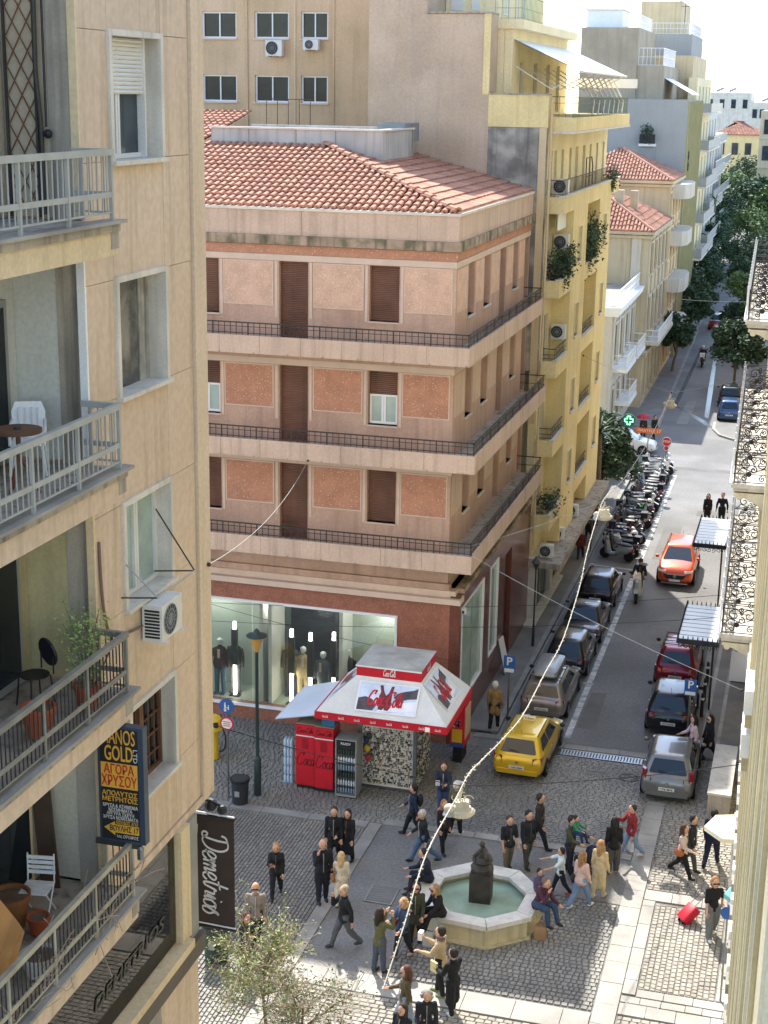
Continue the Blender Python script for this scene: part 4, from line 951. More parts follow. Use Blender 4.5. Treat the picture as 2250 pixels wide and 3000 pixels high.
MB().b(-16.3, XW-.32, 57, 72.0, 0, 18.7).build('core', M['yellow2'], yb)
FZ = [13.36, 10.35, 7.3, 4.35]             # parapet tops of the recess balconies
wh = []
for a, b in RECS:
    for z in FZ: wh.append((a+.5, b-.7, z-.55, z+1.6))
    wh.append((a+.5, a+1.3, 15.85, 18.0)); wh.append((b-1.0, b-.3, 15.85, 18.0))
for y in (59.3, 61.2, 66.6, 68.6, 70.6): wh.append((y, y+.6, 15.85, 18.0))
rw = MB(); wall(rw, 'x', XW-.3, XW, 56.1, 72.05, 2.6, 18.72, wh); rw.build('rear_plane', M['yellow2'], yb)
def win_x(parent, x, a, b, z0, z1, m='glass', fm='white', name='window', mull=True):
    w = MB(); e = .05
    for q in ((a,b,z0,z0+e),(a,b,z1-e,z1),(a,a+e,z0+e,z1-e),(b-e,b,z0+e,z1-e))+((((a+b)/2-.02,(a+b)/2+.02,z0+e,z1-e),) if mull else ()): w.b(x-.04, x+.01, q[0], q[1], q[2], q[3])
    w = w.build(name, M[fm], parent); MB().b(x-.06, x-.035, a+e, b-e, z0+e, z1-e).build('pane', M[m], w); return w
for h in wh:
    win_x(yb, XW-.12, *h, m='glass', fm='white' if random.random() < .6 else 'grey', name='balcony_door')
for a, b in BAYS:
    bw = MB(); hs = []
    for k, z in enumerate(FZ): hs.append(((a+b)/2-.45, (a+b)/2+.45, z+.38, z+1.68))
    wall(bw, 'x', XB-.28, XB, a, b, 2.6, 15.8, hs); bw.b(XW+.001, XB-.281, a, a+.25, 2.6, 15.8); bw.b(XW+.001, XB-.281, b-.25, b, 2.6, 15.8); bay = bw.build('bay', M['yellow'], yb)
    for h in hs:
        w = win_x(yb, XB-.1, *h, m='glass'); MB().b(XB-.1, XB+.07, h[0]-.06, h[1]+.06, h[2]-.07, h[2]).build('sill', M['stone_w'], w)
        tr = MB(); tr.b(XB-.001, XB+.025, h[0]-.07, h[0], h[2], h[3]+.06); tr.b(XB-.001, XB+.025, h[1], h[1]+.07, h[2], h[3]+.06); tr.b(XB-.001, XB+.025, h[0], h[1], h[3], h[3]+.06); tr.build('surround', M['yellow2'], w)
def picket_rail(parent, pts, z, h, step, m, pr=.008, mids=(), top=.02):
    """railing along a polyline: top rail, bottom rail, separate pickets"""
    r = MB(); pm = MB().b(-pr, pr, -pr, pr, 0, h).mesh('picket', m)
    P = [Vector((x, y, 0)) for x, y in pts]
    for a, b in zip(P, P[1:]):
        for zz, w in [(z+h, top)]+[(z+q, top*.6) for q in (.05, *mids)]: r.bar(a+Vector((0,0,zz)), b+Vector((0,0,zz)), w*2, w*1.4)
    rail = r.build('railing', m, parent)
    for a, b in zip(P, P[1:]):
        n = max(1, int((b-a).length/step))
        for i in range(n): piece('picket', pm, rail, a+(b-a)*(i/n)+Vector((0,0,z)))
    return rail
# long parapet balcony at the top of the bays
for (a, b, z0, z1, x1) in ((56.0, 71.6, 15.8, 16.4, XB+.02),):
    s = MB(); s.b(x1-.14, x1, a, b, z0, z1); s.b(XW, x1-.141, a, a+.14, z0, z1); s.b(XW, x1-.141, b-.14, b, z0, z1); s.b(XW, x1-.141, a+.141, b-.141, z0+.02, z0+.14); p = s.build('balcony', M['yellow'], yb)
    MB().b(x1-.2, x1+.04, a-.03, b+.03, z1, z1+.05).build('coping', M['stone_w'], p)
    picket_rail(p, [(XW+.05,a+.07),(x1-.08,a+.07),(x1-.08,b-.07),(XW+.05,b-.07)], z1+.05, .55, .3, M['iron'])
for a, b in RECS:
    for k, z in enumerate(FZ):
        s = MB(); s.b(XB-.14, XB-.005, a+.002, b-.002, z-.62, z); s.b(XW+.001, XB-.141, a+.002, b-.002, z-.62, z-.5)
        if a < 57: s.b(XW+.001, XB-.141, a+.002, a+.14, z-.499, z)
        p = s.build('balcony', M['yellow'] if k else M['yellow'], yb); MB().b(XB-.18, XB+.03, a-.03, b, z, z+.05).build('coping', M['stone_w'], p)
        picket_rail(p, [(XW+.1,a+.08),(XB-.09,a+.08),(XB-.09,b-.05)], z+.05, .42, .35, M['black_iron'], mids=(.2,))
# top slab and penthouse
s = MB(); s.b(-11.5, -8.74, 56.0, 72.1, 18.74, 19.22); ts = s.build('roof_terrace', M['yellow'], yb); MB().b(-11.4, -8.7, 55.95, 72.15, 18.66, 18.738).build('cornice', M['stone_w'], ts)
picket_rail(ts, [(-9.6,56.15),(-8.85,56.15),(-8.85,72.0),(-9.8,72.0)], 19.22, .72, .2, mat('green_iron', C('#5d6b58'), .6), mids=(.5,))
ph = MB(); wall(ph, 'x', -11.6, -11.3, 57, 69.5, 19.2, 22.3, [(58.6,59.4,19.3,21.2),(61.4,62.2,19.3,21.2),(64.3,65.1,19.3,21.2),(66.8,67.6,19.3,21.2)]); ph.b(-16.3, -11.61, 57.0, 69.5, 19.2, 22.3); ph.build('penthouse_wall', M['yellow2'], yb)
for y in (58.6, 61.4, 64.3, 66.8): win_x(yb, -11.4, y, y+.8, 19.3, 21.2, 'glass', 'white', 'penthouse_door')
MB().b(-14, -10.9, 56.9, 69.6, 22.3, 22.62).build('upper_terrace', M['yellow2'], yb); up = MB().b(-14.2, -12.2, 58.5, 68, 22.62, 26.5).build('upper_penthouse', M['yellow2'], yb)
win_x(yb, -12.17, 59.4, 60.4, 22.9, 24.9, 'glass', 'white'); win_x(yb, -12.17, 62.4, 63.6, 22.9, 24.9, 'glass', 'white'); 
for xa, xb in ((-14.0,-13.5), (-13.2,-12.9)): MB().b(xa, xb, 58.46, 58.5, 23.0, 24.8).build('window', M['white'], up)
picket_rail(yb, [(-12.0,57.05),(-11.0,57.05),(-11.0,69.4)], 22.62, .85, .25, mat('green_rail', C('#7c9166'), .6), mids=(.4,))
aw = thing('awning', 'long white sloping awning over the yellow roof terrace', 'awning', (-10, 63, 20.6))
mb = MB(); n = 14
for i in range(n):
    y0 = 57.2+i*13/n; y1 = y0+13/n; mb.add([(-11.3,y0,21.95),(-11.3,y1,21.95),(-8.75,y1,20.85),(-8.75,y0,20.85),(-11.3,y0,21.92),(-11.3,y1,21.92),(-8.75,y1,20.82),(-8.75,y0,20.82)], [(0,1,2,3),(7,6,5,4),(2,6,7,3)])
mb.build('cloth', M['bright'], aw)
for i in range(7): y = 57.6+i*2; MB().tube([(-8.8,y,20.83),(-9.9,y,20.2),(-11.28,y,21.0)], .025, 6).build('arm', M['white'], aw)
MB().tube([(-8.76,57.2,20.83),(-8.76,70.2,20.83)], .05, 8).build('front_bar', M['white'], aw)
aw = thing('pergola', 'white slanted pergola bars and blind at the far end of the yellow roof terrace', 'pergola', (-8.9, 70, 19.3))
MB().b(-11.2, -8.5, 72.3, 72.35, 20.35, 20.75).build('blind', M['bright'], aw)
for i in range(7): x = -8.65; y = 61+i*1.5; MB().tube([(-8.85,y,19.3),(-8.85,y+.35,19.8),(-9.4,y+.5,20.7)], .03, 6).build('bar', M['white'], aw)
t = thing('metal_arch', 'thin arched metal frame standing on the long yellow balcony', 'frame', (-9.3, 64, 16.0)); MB().tube([(-9.3,63.2,15.95),(-9.3,63.2,17.55),(-9.3,64.6,17.55),(-9.3,65.0,17.2),(-9.3,65.1,15.95)], .025, 6).build('arch', M['iron'], t); MB().tube([(-9.3,64.1,15.95),(-9.3,64.1,17.55)], .018, 6).build('upright', M['iron'], t); MB().tube([(-9.3,63.2,16.8),(-9.3,65.08,16.8)], .018, 6).build('cross_bar', M['iron'], t)
# shade blinds and air conditioners on the balconies
t = thing('balcony_blind', 'white drop blind hanging in the upper near recess of the yellow house', 'blind', (XB-.1, 57.4, 15.2)); MB().b(XB-.3, XB-.27, 56.6, 58.5, 15.15, 15.78).build('cloth', M['bright'], t); MB().tube([(XB-.28,56.6,15.15),(XB-.28,58.5,15.15)], .02, 6).build('bar', M['white'], t)
for i, (x, y, z, l) in enumerate(((-9.62,58.0,14.35,'air conditioner below the drop blind in the yellow recess'), (-9.6,58.1,10.9,'air conditioner in the middle near recess of the yellow house'), (-9.6,57.2,16.45,'air conditioner on the long top balcony of the yellow house'))):
    aircon('air_conditioner', x, x+.55, y, y+.3, z, z+.55, '-y', l, 'air conditioners on the yellow house')
# street canopy and shopfront
s = MB().b(-9.85, -8.42, 55.6, 69.5, 2.36, 2.58); can = s.build('street_canopy', M['concrete'], yb)
sf = MB(); wall(sf, 'x', -9.75, -9.45, 56.0, 69.25, 0, 2.62, [(56.6,59.6,.1,2.2),(60.4,63.5,.1,2.2),(64.5,68.4,.1,2.2)]); sf.build('shop_wall', M['stone_w'], yb)
for a, b in ((56.6,59.6), (60.4,63.5), (64.5,68.4)): win_x(yb, -9.6, a, b, .1, 2.2, 'glass', 'grey', 'shop_window')
MB().b(-9.9, -9.25, 55.15, 62, .0, .14).build('step', M['stone_w'], yb)
aircon('air_conditioner', -9.35, -8.85, 56.3, 56.6, 2.6, 3.1, '-y', 'air conditioner standing at the near end of the concrete canopy', 'air conditioners on the canopy'); aircon('air_conditioner', -9.35, -8.85, 58.9, 59.2, 2.6, 3.1, '-y', 'middle air conditioner standing on the concrete canopy', 'air conditioners on the canopy'); aircon('air_conditioner', -9.35, -8.85, 62.6, 62.9, 2.6, 3.1, '-y', 'far air conditioner standing on the concrete canopy', 'air conditioners on the canopy')
# ================================================================ right-hand building: its street face runs along local X=0 (street at -X)
rb = thing('palace_building', 'cream classical building along the right edge with fluted pilasters and iron balconies', 'building', (.66, 0, 0), None, math.atan(.03), True)
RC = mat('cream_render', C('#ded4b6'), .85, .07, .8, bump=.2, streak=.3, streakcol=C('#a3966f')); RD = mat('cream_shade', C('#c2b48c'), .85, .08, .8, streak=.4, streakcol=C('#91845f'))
b_ = MB(); wall(b_, 'x', 0, .4, 10, 78, 0, 26, [(13+4.2*k, 14.7+4.2*k, z, z+2.9) for k in range(15) for z in (5.6, 9.9, 14.1, 18.4)]+[(44+4.2*k, 47+4.2*k, 0, 3.4) for k in range(7)]); b_.build('wall', RC, rb)
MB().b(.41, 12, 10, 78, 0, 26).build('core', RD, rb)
for k in range(15):
    y = 13+4.2*k
    for z in (5.6, 9.9, 14.1, 18.4):
        w = MB(); w.b(.2, .26, y, y+1.7, z, z+2.9); w = w.build('window', M['glass_dark'], rb); f = MB()
        for a in (y, y+.82, y+1.62): f.b(.14, .2, a, a+.08, z, z+2.9)
        f.b(.14, .2, y, y+1.7, z+2.0, z+2.07); f.build('frame', M['white'], w)
        tr = MB(); tr.b(-.1, 0, y-.2, y, z-.1, z+3.1); tr.b(-.1, 0, y+1.7, y+1.9, z-.1, z+3.1); tr.b(-.16, 0, y-.25, y+1.95, z+2.9, z+3.15); tr.build('surround', RC, w)
for k in range(16):
    y = 11.9+4.2*k
    p = MB(); p.b(-.2, -.001, y-.55, y+.55, 4.9, 25); pl = p.build('pilaster', RC, rb)
    if y < 40:
        for j in range(5): MB().b(-.235, -.2, y-.5+j*.22, y-.4+j*.22, 5.3, 24).build('flute_rib', RC, pl)
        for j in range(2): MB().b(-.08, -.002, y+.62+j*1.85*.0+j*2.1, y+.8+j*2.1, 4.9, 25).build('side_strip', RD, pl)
for k in range(52):
    y = 14+k*.36; MB().b(-.24-.03*(k % 3), -.2, y, y+.13, 5.0, 24).build('reeded_strip', RC if k % 2 else RD, rb)  # darker strips stand for shadowed reveals, the shade painted into their tone
cr = MB(); cr.b(-.27, -.002, 10, 78, 4.42, 4.62); cr.b(-.2, -.003, 10, 78, 4.28, 4.42); cr.b(-.24, -.002, 10, 78, 4.62, 4.86); cr.build('string_cornice', RC, rb)
for k in range(24):
    y = 22.5+k*.62; MB().b(-.33, -.275, y, y+(.42 if k % 3 else .3), 4.3+.0*k, 4.6).build('dentil', M['bright'] if k % 2 else M['kerb'], rb)
# iron balcony panels with scrolls
def spiral(c, r, turns, a0, s=1, k=14):
    return [(c[0]+r*(1-t*.85)*math.cos(a0+s*t*turns*6.28), c[1]+r*(1-t*.85)*math.sin(a0+s*t*turns*6.28)) for t in [i/k for i in range(k+1)]]
def iron_panel(w, h):
    mb = MB()
    P = lambda q: [(0, y, z) for y, z in q]
    for z in (.03, h*.3, h*.94, h): mb.bar((0,0,z), (0,w,z), .024)
    mb.bar((0,0,0),(0,0,h), .02)
    for c, r, a, s in (((w*.3,h*.62), h*.22, 0, 1), ((w*.7,h*.62), h*.22, math.pi, -1), ((w*.25,h*.17), h*.1, 1.5, -1), ((w*.75,h*.17), h*.1, 1.5, 1), ((w*.5,h*.45), h*.12, 1.5, 1), ((w*.5,h*.8), h*.09, 4.5, 1)):
        mb.tube(P(spiral(c, r, 1.4, a, s)), .017, 4, False)
    mb.tube(P([(w*.05,h*.32),(w*.2,h*.5),(w*.5,h*.36),(w*.8,h*.5),(w*.95,h*.32)]), .016, 4, False)
    mb.lathe([(.0,-.008),(.085,-.008),(.085,.008),(.0,.008)], (0,0,0), 8, close=False); k = len(mb.v)-32
    for i in range(k, len(mb.v)): x, y, z = mb.v[i]; mb.v[i] = (z, w*.62+x, h*.3+y)
    return mb
lp = iron_panel(1.1, .92).mesh('iron_panel', M['black_iron']); ep = iron_panel(1.04, .92).mesh('end_panel', M['black_iron'])
for z, y0, n in ((5.0, 42.8, 12), (9.2, 44.0, 14), (13.4, 48.0, 16)):
    y1 = y0+1.1*n; s = MB(); s.b(-1.13, -.003, y0-.06, y1, z-.12, z); s.b(-1.06, -.003, y0, y1, z-.22, z-.121); bal = s.build('balcony', M['stone_w'], rb)
    MB().b(-1.18, -1.08, y0-.1, y1, z-.02, z+.05).build('edge_moulding', M['bright'], bal)
    for k in range(n): piece('iron_panel', lp, bal, (-1.06, y0+k*1.1, z+.03))
    for k in range(0, n+1, 2): piece('end_panel', ep, bal, (-.01, y0+k*1.1, z+.03), (0, 0, R_(90)))
    pm = MB().b(-.025, .025, -.025, .025, 0, 1.05).mesh('post', M['bright'])
    for k in range(n+1): piece('post', pm, bal, (-1.12, y0+k*1.1, z))
    for k in range(0, n, 4):
        c = MB(); prof = [(-1.03,z-.28),(-1.03,z-.36),(-.7,z-.44),(-.35,z-.62),(-.12,z-.9),(-.003,z-.95),(-.003,z-.28)]
        c.prism(prof, y0+k*1.1+.05, y0+k*1.1+.35, 'y'); c.tube([(-.88, y0+k*1.1+.03, z-.4), (-.88, y0+k*1.1+.37, z-.4)], .09, 10); c.build('console', RC, bal)
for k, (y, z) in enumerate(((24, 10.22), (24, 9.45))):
    t = MB().b(-.43, -.24, y, y+1.0, z, z+.42).build('wall_box', M['bright'], rb); MB().b(-.4, -.24, y+.05, y+.95, z-.25, z-.003).build('box_base', RD, t)
# glazed iron canopies over the entrances
def canopy(x0, x1, y0, y1, z, label):
    t = thing('glass_canopy', label, 'canopy', ((x0+x1)/2, (y0+y1)/2, 0)); n = 9; h = (y1-y0)/n
    sm = MB().b(x0-(x0+x1)/2, x1-(x0+x1)/2, 0, h-.03, -.012, .012).mesh('glass_slat', mat('milky_glass', C('#dedfd6'), .3, .05, 2))
    f = MB(); f.b(x0-.05, x0, y0-.04, y1+.04, z-.1, z+.06); f.b(x1, x1+.05, y0-.04, y1+.04, z-.1, z+.06); f.b(x0, x1, y0-.04, y0, z-.1, z+.05); f.b(x0, x1, y1, y1+.04, z-.1, z+.05)
    fr = f.build('frame', M['black_iron'], t)
    for k in range(n): piece('glass_slat', sm, t, ((x0+x1)/2, y0+k*h+.015, z+.02), (R_(4), 0, 0)); MB().b(x0, x1, y0+k*h-.018, y0+k*h+.018, z-.03, z+.06).build('glazing_bar', M['black_iron'], t)
    spm = MB().lathe([(.012,0),(.02,.05),(.004,.14)], n=6).mesh('spike', M['black_iron'])
    for k in range(9): piece('spike', spm, fr, (x0+(x1-x0)*k/8, y0-.02, z+.05)); piece('spike', spm, fr, (x0+(x1-x0)*k/8, y1+.02, z+.05))
    for k in range(12): piece('spike', spm, fr, (x0-.025, y0+(y1-y0)*k/11, z+.06))
    v = MB()
    for k in range(7):
        cx = x0+(x1-x0)*(k+.5)/7; v.tube([(cx+a*.09, y0-.03, z-.16+b*.09) for a, b in spiral((0,0), 1, 1.2, k)], .012, 4, False)
    v.build('scroll_valance', M['black_iron'], t)
    for y in (y1-.2,): MB().tube([(x1-.25, y, 0), (x1-.25, y, z-.1)], .035, 8).build('column', M['black_iron'], t)
    MB().bar((x1,(y0+y1)/2,z),(x1+.75,(y0+y1)/2,z+.35), .04).build('tie_rod', M['black_iron'], t)
    return t
canopy(-3.5, -2.35, 56.6, 60.4, 3.6, 'farther glass canopy with iron cresting behind the orange car'); canopy(-3.1, -1.9, 45.7, 49.2, 3.6, 'nearer glass canopy with iron cresting above the red parked car')
# pavement furniture at the right edge
def parasol(x, y, z, r, m, label):
    t = thing('parasol', label, 'parasol', (x, y, 0), None, .2, True)
    MB().lathe([(.02,z+.35),(r*.5,z+.18),(r,z),(r,z-.12)], n=6, close=False).build('canopy', m, t); MB().tube([(0,0,0),(0,0,z+.4)], .03, 8).build('pole', M['white'], t); MB().b(-.25,.25,-.25,.25,0,.08).build('base', M['concrete'], t)
parasol(-.72, 36.0, 2.25, .75, mat('cream_canvas', C('#e9dfbd'), .8), 'cream parasol sticking out at the right edge above the walkers')
parasol(-.42, 32.9, 2.1, .35, mat('teal_canvas', C('#7fb5b0'), .8), 'small teal parasol at the right edge below the cream one')
t = thing('menu_board', 'white pavement board standing under the nearer glass canopy', 'board', (-1.35, 52, 0)); MB().bar((-1.35,51.8,.1),(-1.35,52.1,1.1), .6, .04, (0,-1,.3)).build('panel', M['bright'], t); MB().b(-1.6,-1.1,51.8,52.4,0.06,.11).build('foot', M['iron'], t)
t = thing('planter_wall', 'grey stone planter box against the cream building at right', 'planter', (-1.3, 42.5, 0)); MB().b(-1.62,-1.0,40.9,44.4,0,.75).build('box', M['concrete'], t); MB().b(-1.65,-.98,40.87,44.43,.75,.82).build('coping', M['stone_w'], t)
t = thing('blue_sign', 'small round blue sign low on the right edge', 'sign', (-.62, 31.6, 0)); MB().lathe([(.01,-.012),(.16,-.012),(.16,.012),(.01,.012)], n=16).xf(Matrix.Translation((-.62,31.6,2.3)) @ Matrix.Rotation(R_(90),4,'X')).build('disc', mat('sign_blue', C('#2d5c9e'), .5), t); MB().tube([(-.62,31.65,0),(-.62,31.65,2.5)], .025).build('post', M['steel'], t)
# ================================================================ classical houses beyond the side street
def rail_white(parent, pts, z, h=.8): return picket_rail(parent, pts, z, h, .3, M['bright'], .012, (h*.5,), .03)
an = thing('annex_house', 'white classical annex with roof terrace beyond the side street', 'building', (-11.1, 89, 0))
b_ = MB(); wall(b_, 'x', -11.4, -11.1, 89, 100, 0, 8.1, [(90+2.6*k, 91+2.6*k, z, z+2.1) for k in range(4) for z in (.8, 4.7)]); b_.b(-20, -11.41, 89, 100, 0, 8.1); wall(b_, 'y', 88.7, 89, -20, -11.1, 0, 8.1, [(-14,-12.9,4.7,6.8)]); b_.build('wall', M['neo_w'], an)
for k in range(4):
    for z in (.8, 4.7):
        y = 90+2.6*k; w = MB().b(-11.3, -11.24, y, y+1, z, z+2.1).build('window', M['glass'], an); f = MB(); f.b(-11.12,-11.04,y-.14,y,z-.1,z+2.25); f.b(-11.12,-11.04,y+1,y+1.14,z-.1,z+2.25); f.b(-11.12,-10.98,y-.2,y+1.2,z+2.25,z+2.42); f.build('surround', M['neo_w'], w)
for k in range(5): MB().b(-11.1, -11.0, 89.05+2.6*k, 89.55+2.6*k, 3.9, 7.6).build('pilaster', M['neo_w'], an)
c_ = MB(); c_.b(-20, -10.75, 88.6, 100, 7.6, 7.8); c_.b(-20, -10.6, 88.5, 100, 7.8, 8.0); c_.b(-20, -10.55, 88.45, 100, 8.0, 8.16); c_.build('cornice', M['bright'], an); MB().b(-19.9, -10.9, 88.8, 99.9, 8.17, 8.2).build('terrace_floor', M['concrete'], an)
rail_white(an, [(-13,88.75),(-10.85,88.75),(-10.85,99.8)], 8.2)
for z, y0, y1 in ((4.3, 90, 94.5), (4.3, 95.3, 99.6), (1.9, 92, 96)):
    s = MB().b(-11.1, -10.2, y0, y1, z-.2, z).build('balcony', M['bright'], an); rail_white(s, [(-11.05,y0+.05),(-10.25,y0+.05),(-10.25,y1-.05),(-11.05,y1-.05)], z, .8)
def tiles_roof(parent, x0, x1, y0, y1, z, rise, inset, sx=.24):
    """hipped roof: planes plus one mesh of barrel rolls"""
    xm0, xm1, ym0, ym1 = x0+inset, x1-inset, y0+inset, y1-inset; zt = z+rise
    r = MB(); r.quad((x0,y0,z),(x1,y0,z),(xm1,ym0,zt),(xm0,ym0,zt)); r.quad((x1,y0,z),(x1,y1,z),(xm1,ym1,zt),(xm1,ym0,zt)); r.quad((x1,y1,z),(x0,y1,z),(xm0,ym1,zt),(xm1,ym1,zt)); r.quad((x0,y1,z),(x0,y0,z),(xm0,ym0,zt),(xm0,ym1,zt)); r.quad((xm0,ym0,zt),(xm1,ym0,zt),(xm1,ym1,zt),(xm0,ym1,zt))
    o = r.build('roof', M['roofpan'], parent); t = MB(); s = rise/inset; rows = max(2, int(inset/.5))
    def roll(a, b):
        a = Vector(a); b = Vector(b); n = max(1, int((b-a).length/.5))
        for i in range(n): p = a+(b-a)*(i/n); q = a+(b-a)*((i+1.02)/n); t.tube([p+Vector((0,0,.03)), q+Vector((0,0,.0))], [.12, .095], 6)
    x = x0+.15
    while x < x1: d = min(inset, x-x0, x1-x); roll((x,y0,z), (x,y0+d,z+d*s)) if d > .2 else 0; x += sx
    y = y0+.15
    while y < y1: d = min(inset, y-y0, y1-y); roll((x1,y,z), (x1-d,y,z+d*s)) if d > .2 else 0; y += sx
    t.tube([(x1,y0,z+.05),(xm1,ym0,zt+.05)], .12, 6); t.tube([(xm0,ym0,zt+.05),(xm1,ym0,zt+.05),(xm1,ym1,zt+.05)], .12, 6)
    q = t.build('roof_tiles', M['rooftile'], o, True); q['kind'] = 'stuff'; return o
def classical(name, label, x, xb, y0, y1, levels, top, m, rows, roof=None):
    t = thing(name, label, 'building', (x, y0, 0)); hs = []; n = rows
    step = (y1-y0)/n
    for k in range(n):
        for z0, z1 in levels: yy = y0+step*(k+.5); hs.append((yy-.5, yy+.5, z0, z1))
    b = MB(); wall(b, 'x', x-.3, x, y0, y1, 0, top, hs); b.b(xb, x-.301, y0, y1, 0, top); b.build('wall', m, t)
    for a, c, z0, z1 in hs:
        w = MB().b(x-.2, x-.14, a, c, z0, z1).build('window', M['glass'], t); f = MB(); f.b(x-.13,x-.09,a+.45,a+.53,z0,z1); f.b(x-.13,x-.09,a,a+.06,z0,z1); f.b(x-.13,x-.09,c-.06,c,z0,z1); f.build('sash', M['white'], w)
        s = MB(); s.b(x-.01,x+.07,a-.14,a,z0-.1,z1+.1); s.b(x-.01,x+.07,c,c+.14,z0-.1,z1+.1); s.b(x-.01,x+.13,a-.2,c+.2,z1+.1,z1+.26); s.b(x-.01,x+.12,a-.16,c+.16,z0-.2,z0-.1); s.build('surround', m, w)
    for k in range(n+1):
        yy = y0+step*k; p = MB(); p.b(x-.01, x+.1, max(y0, yy-.25), min(y1, yy+.25), levels[1][0]-.5 if len(levels) > 1 else 4, top-.3); p.build('pilaster', m, t)
    for z, d in ((top, .35), (top-.25, .2), (levels[0][1]+.6, .25)): MB().b(xb, x+d, y0-d, y1, z-.18, z).build('cornice', m, t)
    return t
n1 = classical('classical_house', 'stone coloured classical house with cornices and tiled roof beyond the annex', -10.4, -18, 100, 112, [(.7,3.2),(4.9,7.2),(8.9,10.7)], 11.6, M['neo'], 5)
tiles_roof(n1, -18, -10.1, 99.7, 112, 11.6, 1.7, 3.2)
MB().b(-13.2, -12.6, 103, 103.6, 12, 14).build('chimney', M['neo'], n1); MB().b(-12.3, -11.8, 104.4, 104.9, 12, 13.9).build('chimney', M['neo'], n1); MB().b(-14.5,-13.4,99.93,100.0,8.9,10.8).build('end_window', M['glass'], n1); MB().b(-11.5,-10.9,99.9,100,8.2,11.4).build('corner_pilaster', M['neo_w'], n1)
s = MB().b(-10.4, -9.5, 101, 111, 4.1, 4.3).build('balcony', M['neo_w'], n1); rail_white(s, [(-10.35,101.05),(-9.55,101.05),(-9.55,110.9)], 4.3)
n2 = classical('classical_house', 'taller cream house with tiled roof behind the classical house', -10.5, -19, 112.1, 121.5, [(.7,3.0),(4.8,7.0),(8.6,10.6),(11.7,13.2)], 14.2, M['cream'], 4)
tiles_roof(n2, -19, -10.2, 111.9, 121.6, 14.2, 2.0, 4.2)
def block(name, label, x0, x1, y0, y1, z0, z1, m, floors=(), bal=1.1, cat='building', winrows=3, rail='grey', glassm='glass'):
    """apartment block with windows and, per storey, balconies towards the street (+X side)"""
    t = thing(name, label, cat, (x1, y0, 0)); hs = []; st = (y1-y0)/winrows
    for z in floors:
        for k in range(winrows): yy = y0+st*(k+.5); hs.append((yy-.75, yy+.75, z+.1, z+2.2))
    b = MB(); wall(b, 'x', x1-.3, x1, y0, y1, z0, z1, hs); b.b(x0, x1-.301, y0, y1, z0, z1); b.build('wall', m, t)
    for h in hs:
        w = MB().b(x1-.2, x1-.15, *h).build('window', M[glassm], t); f = MB(); f.b(x1-.14,x1-.1,(h[0]+h[1])/2-.04,(h[0]+h[1])/2+.04,h[2],h[3]); f.b(x1-.14,x1-.1,h[0],h[0]+.08,h[2],h[3]); f.b(x1-.14,x1-.1,h[1]-.08,h[1],h[2],h[3]); f.build('frame', M['white'], w)
    if bal:
        for z in floors:
            s = MB().b(x1, x1+bal, y0+.2, y1-.2, z-.16, z).build('balcony', M['stone_w'], t)
            p = MB(); p.b(x1+bal-.06, x1+bal, y0+.2, y1-.2, z+.05, z+.8); p.b(x1, x1+bal-.061, y0+.2, y0+.26, z+.05, z+.8); p.build('balustrade', M[rail], s); 
    return t
gb_ = thing('ribbed_building', 'grey apartment block whose olive street face is ribbed', 'building', (-10.3, 121.7, 0))
GM = mat('grey_blue_render', C('#a3a19b'), .9, .05, .5, streak=.2, streakcol=C('#918f8b')); OL = mat('olive_cladding', C('#a39c72'), .8, .08, 1, streak=.3, streakcol=C('#7d7754'))
MB().b(-17, -10.35, 121.7, 135, 0, 19.8).build('wall', GM, gb_); MB().b(-10.349, -10.25, 121.72, 135, 0, 19.75).build('cladding', OL, gb_)
MB().b(-13.85,-12.65,121.15,121.2,16.5,17.2).build('balcony_rail', M['black_iron'], gb_)
rbm = MB().b(-.03, .03, -.05, .05, 0, 19.7).mesh('rib', OL)
for k in range(26): piece('rib', rbm, gb_, (-10.24, 122.1+k*.5, 0))
MB().b(-13.9, -12.6, 121.2, 121.7, 16.3, 16.5).build('balcony', M['bright'], gb_); MB().b(-13.85,-12.65,121.62,121.699,14.2,16.2).build('garage_door', M['grey'], gb_); MB().b(-17,-12.9,120.6,121.6,14.2,15.2).build('parapet', GM, gb_)
o = MB()
for k in range(12): a = k*.52; o.bar((-10.2,123.3+.2*math.cos(a),15.2+.2*math.sin(a)),(-10.2,123.3+.8*math.cos(a),15.2+.8*math.sin(a)), .04)
o.build('sun_ornament', M['black_iron'], gb_)
for k, z in enumerate((13.0, 9.6, 6.2, 2.9)):
    s = MB(); s.prism([(-10.5,114.5),(-9.6,114.8),(-9.25,116),(-9.25,119.5),(-9.6,121),(-10.5,121.3)], z-.2, z+.85); s.build('curved_balcony', M['neo_w'], n2); 
G2 = mat('rough_grey_render', C('#a89b86'), .95, .12, .6, streak=.5, streakcol=C('#8c8270'), bump=.3)
block('apartment_block', 'tall bare grey rendered block stepping up behind the ribbed one', -19, -14.6, 123, 136, 0, 25.1, G2, (), 0); block('apartment_block', 'narrow grey rendered step with an awning above the ribbed block', -14.6, -12.5, 123.2, 136, 0, 22.3, G2, (), 0)
t = thing('rooftop_cabin', 'white rooftop cabin on the tall grey block', 'building', (-17, 124, 25)); MB().b(-18.8,-16,124,128,25.1,26.4).build('wall', M['bright'], t); MB().b(-18.9,-15.9,123.9,128.1,26.4,26.5).build('roof', M['stone_w'], t)
t = thing('rooftop_cabin', 'grey upper storey with railings crowning the skyline', 'building', (-14, 140, 24)); MB().b(-17,-11.8,138,150,20,25.2).build('wall', GM, t); MB().b(-16.5,-13,140,149,25.2,28).build('upper_wall', M['cream'], t); rail_white(t, [(-17,138.1),(-11.9,138.1),(-11.9,149)], 25.2, .9)
